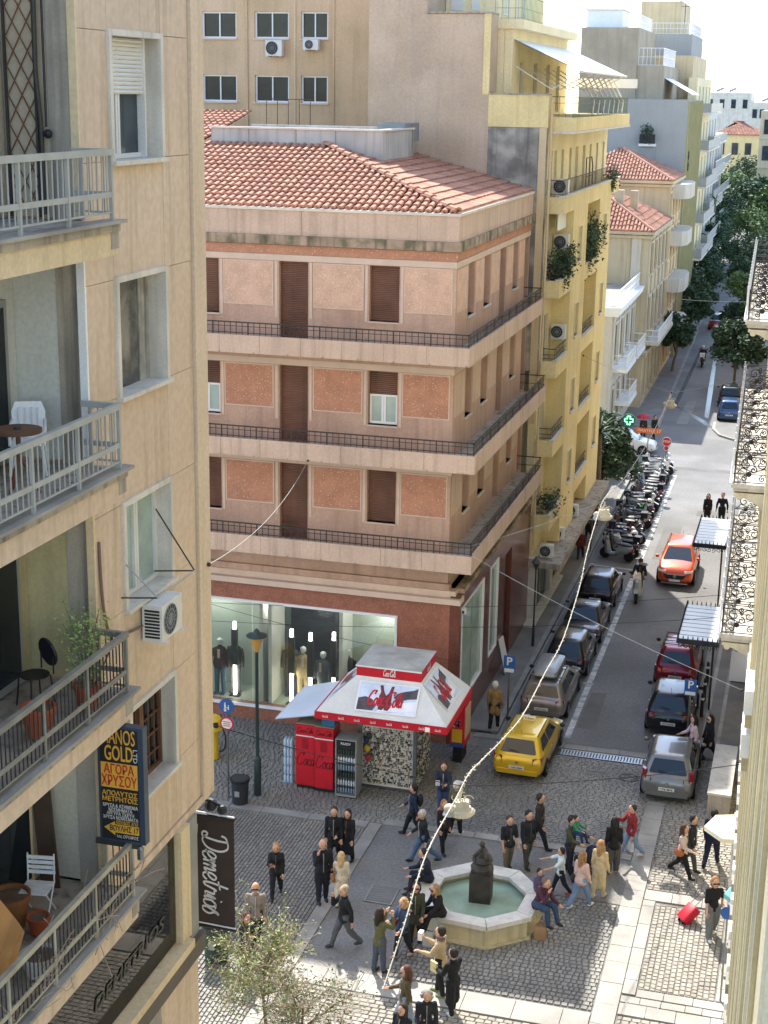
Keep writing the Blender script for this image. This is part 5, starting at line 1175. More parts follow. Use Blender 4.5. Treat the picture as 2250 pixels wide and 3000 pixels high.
t = thing('roof_railing', 'white bar railing on the narrow grey step of the skyline', 'railing', (-13.5, 123.3, 22.3)); rail_white(t, [(-14.5,123.3),(-12.6,123.3),(-12.6,133)], 22.3, 1.3)
t = thing('roof_railing', 'white railing along the roof of the tall grey block', 'railing', (-15, 124, 25.1)); rail_white(t, [(-15.9,123.2),(-14.7,123.2),(-14.7,133)], 25.1, 1.0)
block('apartment_block', 'cream set-back block with roof terraces behind the narrow grey step', -14.6, -11.4, 136.2, 151, 0, 23.4, M['cream'], (), 0)
t = thing('roof_antenna', 'thin aerial mast on the skyline behind the tall grey block', 'aerial', (-12.6, 139, 25.2)); MB().tube([(-12.6,139,25.2),(-12.6,139,28.4)], .03, 5).build('mast', M['iron'], t); MB().tube([(-13.1,139,27.9),(-12.1,139,27.9)], .02, 5).build('cross_bar', M['iron'], t); MB().tube([(-12.95,139,27.5),(-12.25,139,27.5)], .02, 5).build('cross_bar', M['iron'], t)
shrub('balcony_plant', 'dark potted bush on the small balcony of the grey block', (-13.3, 121.4, 16.5), 6, M['leaf_dark'], 91, 400, .22, .6, 1.3, group=None)
t = thing('rooftop_awning', 'white awning jutting over the narrow grey step', 'awning', (-12, 126, 21)); MB().quad((-12.5,124,21.4),(-12.5,131,21.4),(-10.3,131,20.2),(-10.3,124,20.2)).quad((-12.5,124,21.36),(-12.5,131,21.36),(-10.3,131,20.16),(-10.3,124,20.16)).build('cloth', M['bright'], t); MB().tube([(-10.3,124,20.18),(-10.3,131,20.18)], .04).build('bar', M['white'], t)
y2 = block('apartment_block', 'yellowish apartment block with stacked balconies beyond the ribbed one', -18, -10.9, 137, 152, 0, 21.6, M['yellow2'], (3.2,6.3,9.4,12.5,15.6,18.7), 1.2, winrows=4)
MB().b(-11.6,-10.85,135.1,137,0,21.6).build('end_strip', M['yellow2'], y2)
block('apartment_block', 'grey apartment block with crowded balconies, third beyond the ribbed one', -18, -11.5, 152.2, 172, 0, 18.6, M['stone_w'], (3.2,6.3,9.4,12.5,15.6), 1.2, winrows=5); block('apartment_block', 'pale block half hidden by trees at the end of the left row', -19, -12.4, 172.2, 200, 0, 15.8, M['neo_w'], (3.2,6.3,9.4,12.5), 1.1, winrows=6)
e1 = block('end_house', 'ochre house with red tiled roof closing the street', -18, -10.5, 262, 280, 0, 14.2, M['yellow'], (), 0); tiles_roof(e1, -18.4, -10, 261.6, 281, 14.2, 2.0, 5)
for x in (-16.5, -14.3, -12.2):
    for z in (7.2, 11): MB().b(x-.5, x+.5, 261.9, 262, z, z+1.9).build('window', M['glass'], e1)
for x0, x1, z, l in ((-24,-15,21.0,'white distant block with rooftop heaters at the left of the street end'), (-15,-9.4,19.2,'white low distant block right at the street end'), (-9.3,0,18.3,'pale distant block behind the corner house')):
    q = block('distant_block', l, x0, x1, 320, 335, 0, z, M['stone_w'], (), 0)
    for k in range(4):
        w0 = x0+(x1-x0)*(k+.3)/4; MB().b(w0, w0+.9, 319.93, 320, z-3, z-1.3).build('window', M['glass'], q)
    for k in range(2): MB().tube([(x0+2+k*2.5,322,z+.3),(x0+3.4+k*2.5,322,z+.9)], .3, 8).build('water_heater', M['grey'], q)
q = block('corner_house', 'cream corner house at the right of the street end', -8.6, 4, 214, 240, 0, 18.4, M['neo'], (), 0)
for k in range(4):
    for z in (4, 8, 12, 15.4): MB().b(-8.1+k*2.2, -7.2+k*2.2, 213.93, 214, z, z+1.9).build('window', M['glass'], q)
for z in (7.2, 11.2, 15): MB().b(-8.8, 4, 213.8, 214.1, z-.15, z).build('string_course', M['neo_w'], q)
block('side_block', 'pale block on the far right corner behind the parked blue car', -2.2, 8, 98, 130, 0, 8, M['cream'], (), 0)
# garden gap before the side street
gw = thing('garden_wall', 'low beige garden wall and posts at the side street corner', 'wall', (-9.8, 75, 0)); MB().b(-10.1,-9.75,69.4,80.8,0,1.1).build('wall', M['cream'], gw); MB().b(-14,-10.1,80.4,80.8,0,2.4).build('end_wall', M['cream'], gw)
for y in (74.5, 80.6): MB().b(-10.0,-9.68,y-.2,y+.2,0,3.2).build('post', M['neo'], gw)
t = thing('pharmacy_cross', 'green lit pharmacy cross sign on the side street corner', 'sign', (-8.9, 80.5, 2.7)); gx, gz = -8.88, 3.25; gd = mat('cross_dark', C('#1f5c36'), .5); ge = mat('cross_lit', (.1, 1, .35), .4, 0, emit=4, fine=0)
MB().lathe([(.01,-.06),(.34,-.06),(.34,.06),(.01,.06)], n=20).xf(Matrix.Translation((gx,80.5,gz)) @ Matrix.Rotation(R_(90),4,'X')).build('disc', gd, t)
q = MB(); a, b = .07, .22
for u, v, w, h in ((0,.22,.16,.025),(0,-.22,.16,.025),(.22,0,.025,.16),(-.22,0,.025,.16),(.08,.15,.025,.16),(-.08,.15,.025,.16),(.08,-.15,.025,.16),(-.08,-.15,.025,.16),(.15,.08,.16,.025),(.15,-.08,.16,.025),(-.15,.08,.16,.025),(-.15,-.08,.16,.025)): q.bc(gx+u, 80.43, gz+v, w, .02, h)
q.build('lit_outline', ge, t); MB().b(-9.7,-9.2,80.47,80.53,gz-.03,gz+.03).build('bracket', M['iron'], t)
# ================================================================ trees
def tree(name, label, loc, h, spread, m, seed, trunk_h=None, nl=2600, lsize=.22, group=None, r0=.12, clumps=26, flat=.75, sparse=1.0):
    """tapered trunk, forking limbs, crown of leaf-sized faces gathered in clumps"""
    rnd = random.Random(seed); t = thing(name, label, 'tree', loc, group, rnd.uniform(0,6), True); th = trunk_h or h*.35
    tip = Vector((rnd.gauss(0,.05)*h, rnd.gauss(0,.05)*h, th)); tr = MB(); tr.tube(catmull([(0,0,-.05), (tip.x*.3, tip.y*.6, th*.5), tip], 4), [r0*(1-.05*i) for i in range(9)], 8)
    pts = []; cs = []
    for k in range(clumps):
        a = rnd.uniform(0, 6.28); u = rnd.uniform(-.15, 1); rr = spread*math.sqrt(max(0, 1-(u*.9)**2))*rnd.uniform(.35, 1)
        c = Vector((math.cos(a)*rr, math.sin(a)*rr, th+(h-th)*(.18+.72*max(0, u)*flat+.1*rnd.random()))); cs.append(c)
    for k, c in enumerate(cs):
        if k % 3 == 0: tr.tube(catmull([tip*.8, (tip+c)/2+Vector((0,0,.1*h)), c], 4), [r0*.5*(1-.1*i) for i in range(9)], 5)
        rad = spread*rnd.uniform(.2, .42)
        for i in range(nl//clumps):
            d = Vector((rnd.gauss(0,1), rnd.gauss(0,1), rnd.gauss(0,1)*.75)).normalized()*rad*rnd.uniform(.35, 1.1)**.7; pts.append(c+d)
    tr.build('trunk', M['bark'], t, True); leaves(MB(), pts, lsize, rnd, .5).build('crown', m, t); return t
LT = [(-10.3,115,4.6,1.6),(-10.7,128,5.8,2.1),(-10.8,136,6.4,2.3),(-11.0,145,6.6,2.5),(-11.4,156,7.0,2.7),(-11.8,167,7.6,2.9),(-12.2,180,8.2,3.2),(-12.7,195,9.2,3.6)]
wd = ('first', 'second', 'third', 'fourth', 'fifth', 'sixth', 'seventh', 'eighth')
for i, (x, y, h, s) in enumerate(LT): tree('street_tree', f'dark evergreen street tree, {wd[i]} along the left pavement beyond the side street', (x+.6, y, 0), h, s, M['leaf_dark'], 10+i, nl=5200, lsize=.34, group='street trees on the left')
RT = [(-4.75,108,5.4,2.3),(-5.0,124,5.0,1.9),(-5.6,139,5.4,2.1),(-6.4,152,5.6,2.0),(-6.9,168,6.4,2.4),(-7.6,186,8,3.2)]
for i, (x, y, h, s) in enumerate(RT): tree('street_tree', f'leafy street tree, {wd[i]} along the right pavement beyond the side street', (x, y, 0), h, s, M['leaf_dark'] if i % 3 != 2 else M['leaf'], 30+i, nl=5200, lsize=.34, group='street trees on the right')
for i, (x, y, h, s) in enumerate(((-12.2,212,11.5,4.5),(-8.2,208,11,4.2),(-4.5,205,11,4.5),(-9.8,232,13,5),(-5.5,226,13,5))):
    tree('park_tree', ('broad dark tree left at the street end', 'broad dark tree right of the roadway at the street end', 'broad dark tree rightmost at the street end', 'tall tree rising before the ochre house', 'tall tree rising before the cream corner house')[i], (x, y, 0), h, s, M['leaf_dark'] if i % 2 else M['leaf'], 50+i, nl=7000, lsize=.5, group='big trees at the street end', clumps=40, trunk_h=h*.25)
# garden trees in front of the side street, and plants on the yellow balconies
tree('garden_tree', 'dark leafy garden tree pressing against the end of the yellow house', (-9.75, 73.4, 0), 6.3, 1.9, M['leaf_dark'], 71, nl=6500, lsize=.3, trunk_h=.9, clumps=40)
tree('garden_tree', 'lighter garden tree beside the pharmacy cross', (-9.9, 76.8, 0), 4.9, 1.5, M['leaf_dark'], 72, nl=4200, lsize=.28, trunk_h=1.3)
def palm(name, label, loc, h, n, L, seed, m):
    rnd = random.Random(seed); t = thing(name, label, 'palm', loc, None, 0, True); MB().tube([(0,0,0),(.05,.03,h*.5),(0,.06,h)], [.12,.1,.1], 8).build('trunk', M['bark'], t)
    for k in range(n):
        a = k*2.4; e = rnd.uniform(-.3, 1.1); mb = MB(); p = [Vector((0,.06,h))]; d = Vector((math.cos(a)*math.cos(e), math.sin(a)*math.cos(e), math.sin(e)))
        for i in range(5): p.append(p[-1]+d*L/5); d = (d+Vector((0,0,-.22))).normalized()
        s = d.cross(Vector((0,0,1))).normalized()
        for i in range(5):
            w0, w1 = .05*(1-i/5.5)+.005, .05*(1-(i+1)/5.5)+.004
            mb.quad(p[i]-s*w0, p[i]+s*w0, p[i+1]+s*w1, p[i+1]-s*w1)
        mb.build('frond', m, t)
palm('yucca_palm', 'spiky yucca rising beside the far bay of the yellow house', (-9.1, 70.6, 0), 4.6, 34, 1.1, 5, M['leaf_dark']); palm('yucca_palm', 'spiky palm on a far balcony of the left row', (-9.7, 150.5, 9.4), 1.2, 26, 1.6, 6, M['leaf'])
for i, (x, y, z, h, s, n, l) in enumerate(((-9.2,56.9,13.0,1.3,.62,900,'dense dark bush filling the upper near balcony of the yellow house'), (-9.15,58.0,13.1,1.5,.45,500,'tall bush at the corner of the upper near balcony of the yellow house'), (-9.2,63.2,12.9,1.9,.75,1100,'large round bush in the upper far recess of the yellow house'), (-9.1,64.9,13.1,2.1,.5,800,'dark ivy column at the far edge of the upper recess of the yellow house'), (-9.1,57.2,4.0,1.1,.6,420,'rubber plant on the lowest near balcony of the yellow house'), (-9.0,68.9,15.9,.9,.4,300,'small plant on the long top balcony of the yellow house'))):
    shrub('balcony_plant', l, (x, y, z), 8, M['leaf_dark'], 80+i, n, .16, s, h, group='plants on the yellow balconies')
# bare, small-leaved young trees at the bottom of the picture
def young_tree(label, loc, h, spread, seed, nl, twigs, m):
    rnd = random.Random(seed); t = thing('young_tree', label, 'tree', loc, 'young trees in the square', 0, True); tr = MB(); tw = MB(); lv = []
    tr.tube(catmull([(0,0,-.02),(.04,.02,h*.3),(-.03,.04,h*.55),(.02,0,h*.8)], 5), [.055*(1-.045*i) for i in range(16)], 8)
    for k in range(22):
        z = h*rnd.uniform(.42, .8); a = rnd.uniform(0, 6.28); L = spread*rnd.uniform(.5, 1.05); e = rnd.uniform(.1, .9)
        d = Vector((math.cos(a)*math.cos(e), math.sin(a)*math.cos(e), math.sin(e))); p = [Vector((0,.02,z))]
        for i in range(6): p.append(p[-1]+d*L/6); d = (d+Vector((rnd.gauss(0,.2), rnd.gauss(0,.2), rnd.gauss(0,.15)))).normalized()
        tr.tube(p, [.02*(1-.12*i) for i in range(7)], 5)
        for j in range(twigs):
            q = p[rnd.randint(2, 6)]; dd = (d+Vector((rnd.gauss(0,.8), rnd.gauss(0,.8), rnd.gauss(0,.6)))).normalized(); pp = [q]
            for i in range(4): pp.append(pp[-1]+dd*spread*.1*rnd.uniform(.6, 1.6)); dd = (dd+Vector((rnd.gauss(0,.3), rnd.gauss(0,.3), rnd.gauss(0,.3)-.04))).normalized()
            tw.tube(pp, .0045, 3, False)
            for i in range(nl): lv.append(rnd.choice(pp)+Vector((rnd.gauss(0,.05), rnd.gauss(0,.05), rnd.gauss(0,.05))))
    tr.build('trunk', M['bark'], t, True); tw.build('twigs', M['twig'], t); leaves(MB(), lv, .075, rnd, .6).build('crown', m, t); return t
young_tree('thin young tree with sparse pale leaves below the brown banner', (-9.7, 26.1, 0), 3.45, 1.35, 3, 10, 20, M['leaf_pale'])
young_tree('low twiggy young tree with greener leaves at the bottom edge, right of the other', (-8.35, 24.6, 0), 3.5, 1.5, 9, 5, 22, M['leaf'])
# ================================================================ kiosk and what stands round it
CR = mat('cola_red', C('#c11a2b'), .45, .06, 2); DKP = mat('dark_print', C('#4d0d14'), .5); WHP = mat('pale_print', C('#f0ece6'), .6)
ks = thing('street_kiosk', 'kiosk with white hipped roof, red fascia and drink adverts before the shop', 'kiosk', (-10.85, 40.5, 0))
cloth = mat('kiosk_canvas', C('#d9d8d2'), .7, .06, 1.2, streak=.15, streakcol=C('#b5b2a8')); grimy = mat('grimy_canvas', C('#b7b5ab'), .8, .15, 1.5, tcol=C('#8f8d80'), tamt=.6, tscale=1.2)
ex0, ex1, ey0, ey1, ez = -12.8, -8.9, 38.9, 42.1, 2.66; bx0, bx1, by0, by1, bz = -11.82, -9.88, 39.72, 41.5, 3.6
rf = MB(); A = [(ex0,ey0,ez),(ex1,ey0,ez),(ex1,ey1,ez),(ex0,ey1,ez)]; B = [(bx0,by0,bz),(bx1,by0,bz),(bx1,by1,bz),(bx0,by1,bz)]
for i in range(4): j = (i+1) % 4; rf.quad(A[i], A[j], B[j], B[i])
rf.quad(*[(x, y, ez-.01) for x, y, z in A]); roof_k = rf.build('roof', cloth, ks)
f = MB(); t_ = .03
for a in ((ex0,ex1,ey0-t_,ey0),(ex0,ex1,ey1,ey1+t_),(ex0-t_,ex0,ey0-t_,ey1+t_),(ex1,ex1+t_,ey0-t_,ey1+t_)): f.b(*a, ez-.2, ez+.02)
fas = f.build('fascia', CR, ks)
for k in range(8): script('Coca-Cola', WHP, fas, (ex0+.3+k*.48, ey0-t_-.004, ez-.1), (1,0,0), (0,0,1), .17, .07, .16)
MB().b(ex1-.62, ex1-.48, ey0-t_-.008, ey0-t_-.002, ez-.18, ez-.04).build('label_patch', WHP, fas)
bx = MB(); bx.b(bx0, bx1, by0, by1, bz-.02, 3.93); box = bx.build('top_box', CR, ks); tp = MB(); tp.quad((bx0-.02,by0-.02,3.935),(bx1+.02,by0-.02,3.935),((bx0+bx1)/2,(by0+by1)/2,4.02)); tp.quad((bx1+.02,by0-.02,3.935),(bx1+.02,by1+.02,3.935),((bx0+bx1)/2,(by0+by1)/2,4.02)); tp.quad((bx1+.02,by1+.02,3.935),(bx0-.02,by1+.02,3.935),((bx0+bx1)/2,(by0+by1)/2,4.02)); tp.quad((bx0-.02,by1+.02,3.935),(bx0-.02,by0-.02,3.935),((bx0+bx1)/2,(by0+by1)/2,4.02)); tp.build('box_lid', grimy, box)
e = MB(); e.b(bx0-.02, bx1+.02, by0-.025, by0-.01, 3.89, 3.935); e.b(bx0-.02, bx1+.02, by0-.025, by0-.01, bz-.03, bz+.01); e.build('edge_strip', M['bright'], box)
script('Coca-Cola', WHP, box, (-10.82, by0-.012, 3.77), (1,0,0), (0,0,1), .38, .2, .13); script('Coca-Cola', WHP, box, (bx1+.01, 40.6, 3.77), (0,1,0), (0,0,1), .38, .2, .13)
# adverts lying on the roof slopes: printed boards
sky_p = mat('print_sky', C('#c9d5e4'), .5, .15, 2, tcol=C('#eceff2'), tamt=.8, tscale=1.5); arm_p = mat('print_arm', C('#4d4648'), .5, .3, 6); red_p = mat('print_red', C('#6b2a2c'), .5, .3, 8); snow_p = mat('print_pale', C('#e9e7ea'), .5, .1, 3)
def advert(o, r, u, w, h):
    r = Vector(r).normalized(); u = Vector(u).normalized(); n = r.cross(u).normalized(); o = Vector(o)
    if n.z < 0: n = -n
    P = lambda pts, d: [o+r*a*w+u*b*h+n*d for a, b in pts]
    fr = MB(); 
    for q in ([(-.03,-.05),(1.03,-.05),(1.03,0),(-.03,0)], [(-.03,1),(1.03,1),(1.03,1.05),(-.03,1.05)], [(-.03,0),(0,0),(0,1),(-.03,1)], [(1,0),(1.03,0),(1.03,1),(1,1)]): fr.quad(*P(q, .03))
    a = MB().quad(*P([(0,0),(1,0),(1,1),(0,1)], .02)).build('advert', sky_p, ks); fr.build('advert_frame', M['bright'], a)
    MB().quad(*P([(0,0),(.28,.02),(.33,.2),(.25,.42),(.12,.5),(0,.42)], .024)).build('printed_arm', arm_p, a); MB().quad(*P([(1,.98),(.93,.9),(.78,.82),(.66,.72),(.6,.55),(.72,.45),(.85,.55),(1,.6)], .025)).build('printed_arm', arm_p, a)
    MB().quad(*P([(.35,0),(.62,.05),(1,.15),(1,.5),(.75,.4),(.5,.25)], .0245)).build('printed_snow', snow_p, a)
    bt = MB()
    for c, k in ((.42, 1), (.52, -1)):
        bt.quad(*P([(c-.05*k-.03,.95),(c-.05*k+.02,.96),(c-.02*k+.03,.72),(c+.05,.6),(c+.06,.2),(c+.02,.06),(c-.05,.08),(c-.07,.55),(c-.02*k-.03,.7)], .026+.001*k))
    bt.build('printed_bottles', red_p, a)
    mb, tw = script_mb('Coca-Cola', .15); Mx = Matrix((r, u, n)).transposed().to_4x4(); Mx.translation = o+r*.47*w+u*.46*h+n*.03
    mb.xf(Mx @ Matrix.Diagonal((w*.6/tw, h*.55, 1, 1)) @ Matrix.Translation((-tw/2, -.45, 0))); mb.build('printed_script', CR, a)
us = Vector((0, by0-ey0, bz-ez)).normalized(); advert(Vector((-11.62, ey0+.14, ez+.17)), (1,0,0), us, 1.72, .84)
advert(Vector((ex1-.2, 39.75, ez+.19)), (0,1,0), (-(ex1-bx1),0,bz-ez), 1.5, .95); advert(Vector((ex0+.2, 41.3, ez+.19)), (0,-1,0), ((bx0-ex0),0,bz-ez), 1.5, .95)
# flap awning at the left side
fl = MB(); P = [(-12.83,39.0,2.5),(-12.83,41.9,2.5),(-14.2,42.1,2.05),(-14.25,39.5,2.0)]; fl.quad(*P).quad(*[(x,y,z-.02) for x,y,z in P]); flap = fl.build('side_flap', mat('pale_blue_sheet', C('#d3dae0'), .5, .06, 1), ks); MB().tube([P[3],P[2]], .02, 6).build('flap_bar', M['white'], flap)
# body: walls hung with goods, corner posts, base
bd = MB(); bd.b(-11.65, -10.1, 39.95, 41.6, .0, 2.6); bd.build('body', M['grey'], ks)
for x in (-11.72, -10.03): MB().b(x-.05, x+.05, 39.75, 39.85, 0, 2.6).build('post', M['steel'], ks)
bdm = MB(); bdm.b(-11.66, -10.09, 39.86, 39.95, .12, 2.0); bdm.b(-10.099, -10.03, 39.9, 41.5, .12, 2.1); bdm.build('display_board', M['white'], ks)
rnd = random.Random(4); goods = {'black': MB(), 'white': MB(), 'wood': MB(), 'grey': MB()}
z = .2
while z < 1.98:
    x = -11.62; hh = .03+.03*rnd.random()
    while x < -10.15:
        w = rnd.uniform(.025, .06)
        if rnd.random() < .84: goods[rnd.choices(list(goods), (2, 6, 1.5, 5))[0]].b(x, x+w*.85, 39.82, 39.86, z, z+hh)
        x += w
    y = 39.95
    while y < 41.45:
        w = rnd.uniform(.05, .12)
        if rnd.random() < .8: goods[rnd.choices(list(goods), (3, 5, 2, 4))[0]].b(-10.03, -9.99, y, y+w*.85, z, z+hh)
        y += w
    z += hh+.022
for k, mb in goods.items(): o = mb.build('hanging_goods', {'black': M['black'], 'white': M['stone_w'], 'wood': mat('tan_goods', C('#8a7b5f'), .7), 'grey': mat('grey_goods', C('#6d706c'), .6)}[k], ks); o['kind'] = 'stuff'
MB().b(-11.66, -10.08, 39.88, 39.96, .02, .11).build('plinth', M['steel'], ks); MB().b(-11.6, -10.15, 39.9, 39.94, 2.02, 2.4).build('serving_hatch', M['glass_dark'], ks)
def fridge(x0, x1, y, h, label):
    t = thing('drinks_fridge', label, 'fridge', ((x0+x1)/2, y, 0), 'red drinks fridges beside the kiosk')
    MB().b(x0+.005, x1-.005, y+.06, y+.68, .1, h).build('cabinet', CR, t); MB().b(x0+.01, x1-.01, y, y+.06, .16, h-.36).build('door', CR, t); MB().b(x0+.02, x1-.02, y+.05, y+.66, .0, .1).build('kick_plate', M['black'], t)
    MB().b(x0+.006, x1-.006, y+.01, y+.06, h-.33, h-.01).build('header', CR, t); MB().b(x0+.01, x1-.01, y-.004, y+.05, h-.36, h-.335).build('strip', M['bright'], t); MB().b(x0, x1, y+.05, y+.7, h, h+.02).build('lid', mat('dusty_lid', C('#8d8a7c'), .9), t)
    c = (x0+x1)/2; script('Coca-Cola', DKP, t, (c, y+.004, h-.17), (1,0,0), (0,0,1), .48, .17, .1); script('Coca', DKP, t, (c+.02, y-.006, h*.47), (1,0,0), (0,0,1), .56, .42, .065)
    MB().b(c-.1, c+.1, y-.004, y, h-.75, h-.42).build('bottle_print', mat('deep_red', C('#9d1523'), .4), t)
fridge(-13.52, -12.93, 39.2, 2.05, 'left of the two tall red drinks fridges beside the kiosk'); fridge(-12.92, -12.33, 39.14, 2.05, 'right of the two tall red drinks fridges beside the kiosk')
t = thing('drinks_cooler', 'tall grey open-front cooler of bottles between fridges and kiosk wall', 'cooler', (-11.9, 39.0, 0)); x0, x1, y, h = -12.22, -11.58, 38.98, 1.86
c_ = MB(); c_.b(x0, x0+.03, y, y+.6, .05, h); c_.b(x1-.03, x1, y, y+.6, .05, h); c_.b(x0+.03, x1-.03, y+.56, y+.6, .05, h); c_.b(x0+.03, x1-.03, y, y+.56, h-.03, h); c_.b(x0+.03, x1-.03, y, y+.56, .05, .12); c_.build('cabinet', M['grey'], t)
MB().b(x0+.04, x1-.04, y-.01, y+.01, h-.3, h-.05).build('header', M['black'], t); lettering('READY', M['bright'], t, (-11.9, y-.016, h-.13), (1,0,0), (0,0,1), .1, .3)
for k in range(6):
    z = .14+k*.24; MB().b(x0+.031, x1-.031, y+.02, y+.55, z, z+.015).build('shelf', M['steel'], t); q = MB()
    for j in range(7): q.lathe([(.03,0),(.032,.12),(.012,.15),(.012,.18)], (x0+.08+j*.08, y+.08, z+.015), 6)
    o = q.build('bottle_row', mat('bottle_%d' % (k % 3), C(('#7d94a3', '#c3ccd1', '#39463f')[k % 3]), .3), t)
t = thing('water_packs', 'stack of shrink-wrapped water bottle packs left of the red fridges', 'water packs', (-13.85, 39.55, 0))
for k in range(5):
    q = MB()
    for i in range(3):
        for j in range(2): q.lathe([(.05,0),(.05,.2),(.02,.25),(.02,.28)], (-13.95+i*.1, 39.5+j*.1, k*.29), 8)
    q.build('pack', mat('water_bottle', C('#a9c2d3'), .2, .1, 4, spec=.6), t, True)
t = thing('blue_crate', 'blue plastic crate on top of the red fridges', 'crate', (-12.5, 39.5, 2.07)); MB().b(-12.75,-12.35,39.3,39.7,2.075,2.3).build('box', mat('crate_blue', C('#2f6a94'), .5), t); MB().b(-12.77,-12.33,39.28,39.72,2.28,2.32).build('rim', mat('crate_rim', C('#3f80ad'), .5), t)
t = thing('toy_rack', 'hanging toys in yellow, red and blue at the kiosk corner', 'toys', (-11.5, 39.6, 1.3))
for k, (c, x, z) in enumerate((('#d9b52f',-11.46,1.35), ('#b03038',-11.43,1.05), ('#2b3a55',-11.48,1.6), ('#323236',-11.4,1.75))): MB().ball((x, 39.68, z), .09, sc=(1,.6,1.2)).build('toy', mat('toy_%d' % k, C(c), .6), t)
t = thing('sweets_stand', 'red newspaper stand with yellow and blue panels right of the kiosk', 'stand', (-9.32, 42.7, 0)); MB().b(-9.56,-9.12,42.3,43.2,.55,2.0).build('case', CR, t); MB().b(-9.5,-9.18,42.285,42.3,.72,1.15).build('yellow_panel', mat('panel_yellow', C('#d8a92c'), .5), t); MB().b(-9.54,-9.14,42.285,42.3,.56,.7).build('blue_panel', mat('panel_blue', C('#2c4a8c'), .5), t); MB().b(-9.119,-9.1,42.4,43.1,.8,1.8).build('side_panel', mat('panel_pale', C('#c7a98d'), .5), t); MB().b(-9.48,-9.2,42.4,43.1,0,.55).build('legs', M['black'], t)
q = MB(); 
for k in range(14): q.bc(-9.5+rnd.random()*.32, 42.28, 1.25+rnd.random()*.55, .08, .02, .1)
q.build('packets', mat('packets', C('#27427e'), .5, .4, 12, tcol=C('#d8c9b0'), tamt=.9, tscale=14), t)
# ---------------- street furniture
t = thing('street_lamp', 'dark green lamp post with amber lantern before the display window', 'street lamp', (-14.42, 38.4, 0), None, 0, True); LG = mat('lamp_green', C('#2c3a38'), .45, .1, 3)
MB().lathe([(.11,0),(.11,1.15),(.09,1.22),(.055,1.25),(.05,4.5),(.06,4.52)], n=12).build('post', LG, t, True); MB().lathe([(.07,4.5),(.2,4.95),(.2,4.97)], n=12).build('lantern', mat('amber_glass', C('#b08a4a'), .3), t, True); MB().lathe([(.22,4.96),(.3,4.97),(.3,5.0),(.12,5.06),(.08,5.14),(.02,5.2)], n=14).build('cap', LG, t, True)
def litter_bin(loc, r, h, label, m, liner=False):
    t = thing('litter_bin', label, 'litter bin', loc, None, 0, True); MB().lathe([(r*.82,0),(r*.95,h*.86),(r*1.05,h*.88),(r*1.05,h),(r*.95,h),(r*.9,h*.9),(r*.1,h*.6)], n=18).build('drum', m, t, True)
    MB().lathe([(r*1.06,h*.9),(r*1.1,h*.95),(r*1.06,h)], n=18).build('rim', M['black'], t, True)
    MB().b(-.07,.07,-r-.0,-r+.03,h*.4,h*.6).build('label_patch', M['grey'], t)
litter_bin((-14.72, 37.75, 0), .27, .8, 'dark round litter bin at the foot of the lamp post', mat('bin_dark', C('#2d3138'), .5)); litter_bin((-12.3, 29.9, 0), .34, 1.05, 'tall dark green litter bin in the sun beside the young tree', mat('bin_green', C('#38473d'), .5))
def post_sign(loc, h, label, name='traffic_sign'):
    t = thing(name, label, 'sign', loc, None, 0, True); MB().tube([(0,0,0),(0,0,h)], .03, 8).build('post', M['steel'], t); return t
def disc(t, r, z, m, name, y=-.05, n=24, d=.01): return MB().lathe([(.005,-d),(r,-d),(r,d),(.005,d)], n=n, a0=math.pi/n).xf(Matrix.Translation((0,y,z)) @ Matrix.Rotation(R_(90),4,'X')).build(name, m, t)
SB = mat('sign_blue', C('#2a63a8'), .45, .05); SR = mat('sign_red', C('#b4283a'), .45, .05); SW = mat('sign_white', C('#dcdcd8'), .5, .05)
t = post_sign((-15.16, 37.95, 0), 3.15, 'round blue footpath sign above a red-rimmed disc on a grey pole'); disc(t, .23, 2.92, SB, 'blue_disc'); disc(t, .21, 2.38, SR, 'red_disc'); disc(t, .16, 2.38, SW, 'white_disc', -.063)
q = MB(); q.b(-.07,-.02,-.075,-.065,2.84,2.98); q.ball((-.045,-.07,3.01), .025); q.b(.04,.075,-.075,-.065,2.82,2.92); q.ball((.057,-.07,2.945), .018); q.b(-.08,-.05,-.075,-.065,2.76,2.86); q.b(-.04,-.01,-.075,-.065,2.76,2.86); q.b(-.01,.05,-.075,-.065,2.87,2.89); q.build('walkers', SW, t)
for k in range(3): MB().b(-.11,.11,-.08,-.075,2.31+k*.06,2.33+k*.06).build('text_line', SR, t)
def p_sign(loc, z0, z1, w, label):
    t = post_sign(loc, z1, label, 'parking_sign'); h = (z1-z0)*.68
    MB().b(-w/2,w/2,-.05,-.03,z1-h,z1).build('panel', SB, t); MB().b(-w/2,w/2,-.05,-.03,z0,z1-h-.005).build('lower_panel', SB, t); MB().b(-w/2+.03,w/2-.03,-.056,-.05,z0+.03,z1-h-.035).build('text_field', SW, t); lettering('P', SW, t, (0,-.058,z1-h*.5), (1,0,0), (0,0,1), h*.95, None, bold=.02)
p_sign((-8.49, 46.1, 0), 1.7, 2.3, .38, 'blue parking sign on a pole at the pavement behind the silver estate car'); p_sign((-2.62, 45.9, 0), 1.72, 2.28, .38, 'blue parking sign on a pole right of the black and red parked cars'); p_sign((-8.66, 66, 0), 1.55, 1.97, .34, 'small blue parking sign far along the left pavement')
t = post_sign((-7.14, 84.5, 0), 1.6, 'red octagonal stop sign at the far crossing', 'stop_sign'); disc(t, .27, 1.35, SW, 'rim', -.045, 8); disc(t, .25, 1.35, SR, 'plate', -.06, 8); lettering('STOP', SW, t, (0,-.073,1.35), (1,0,0), (0,0,1), .17, .4, bold=.02); disc(t, .15, .98, SW, 'sub_disc'); disc(t, .12, .98, SR, 'sub_ring', -.063)
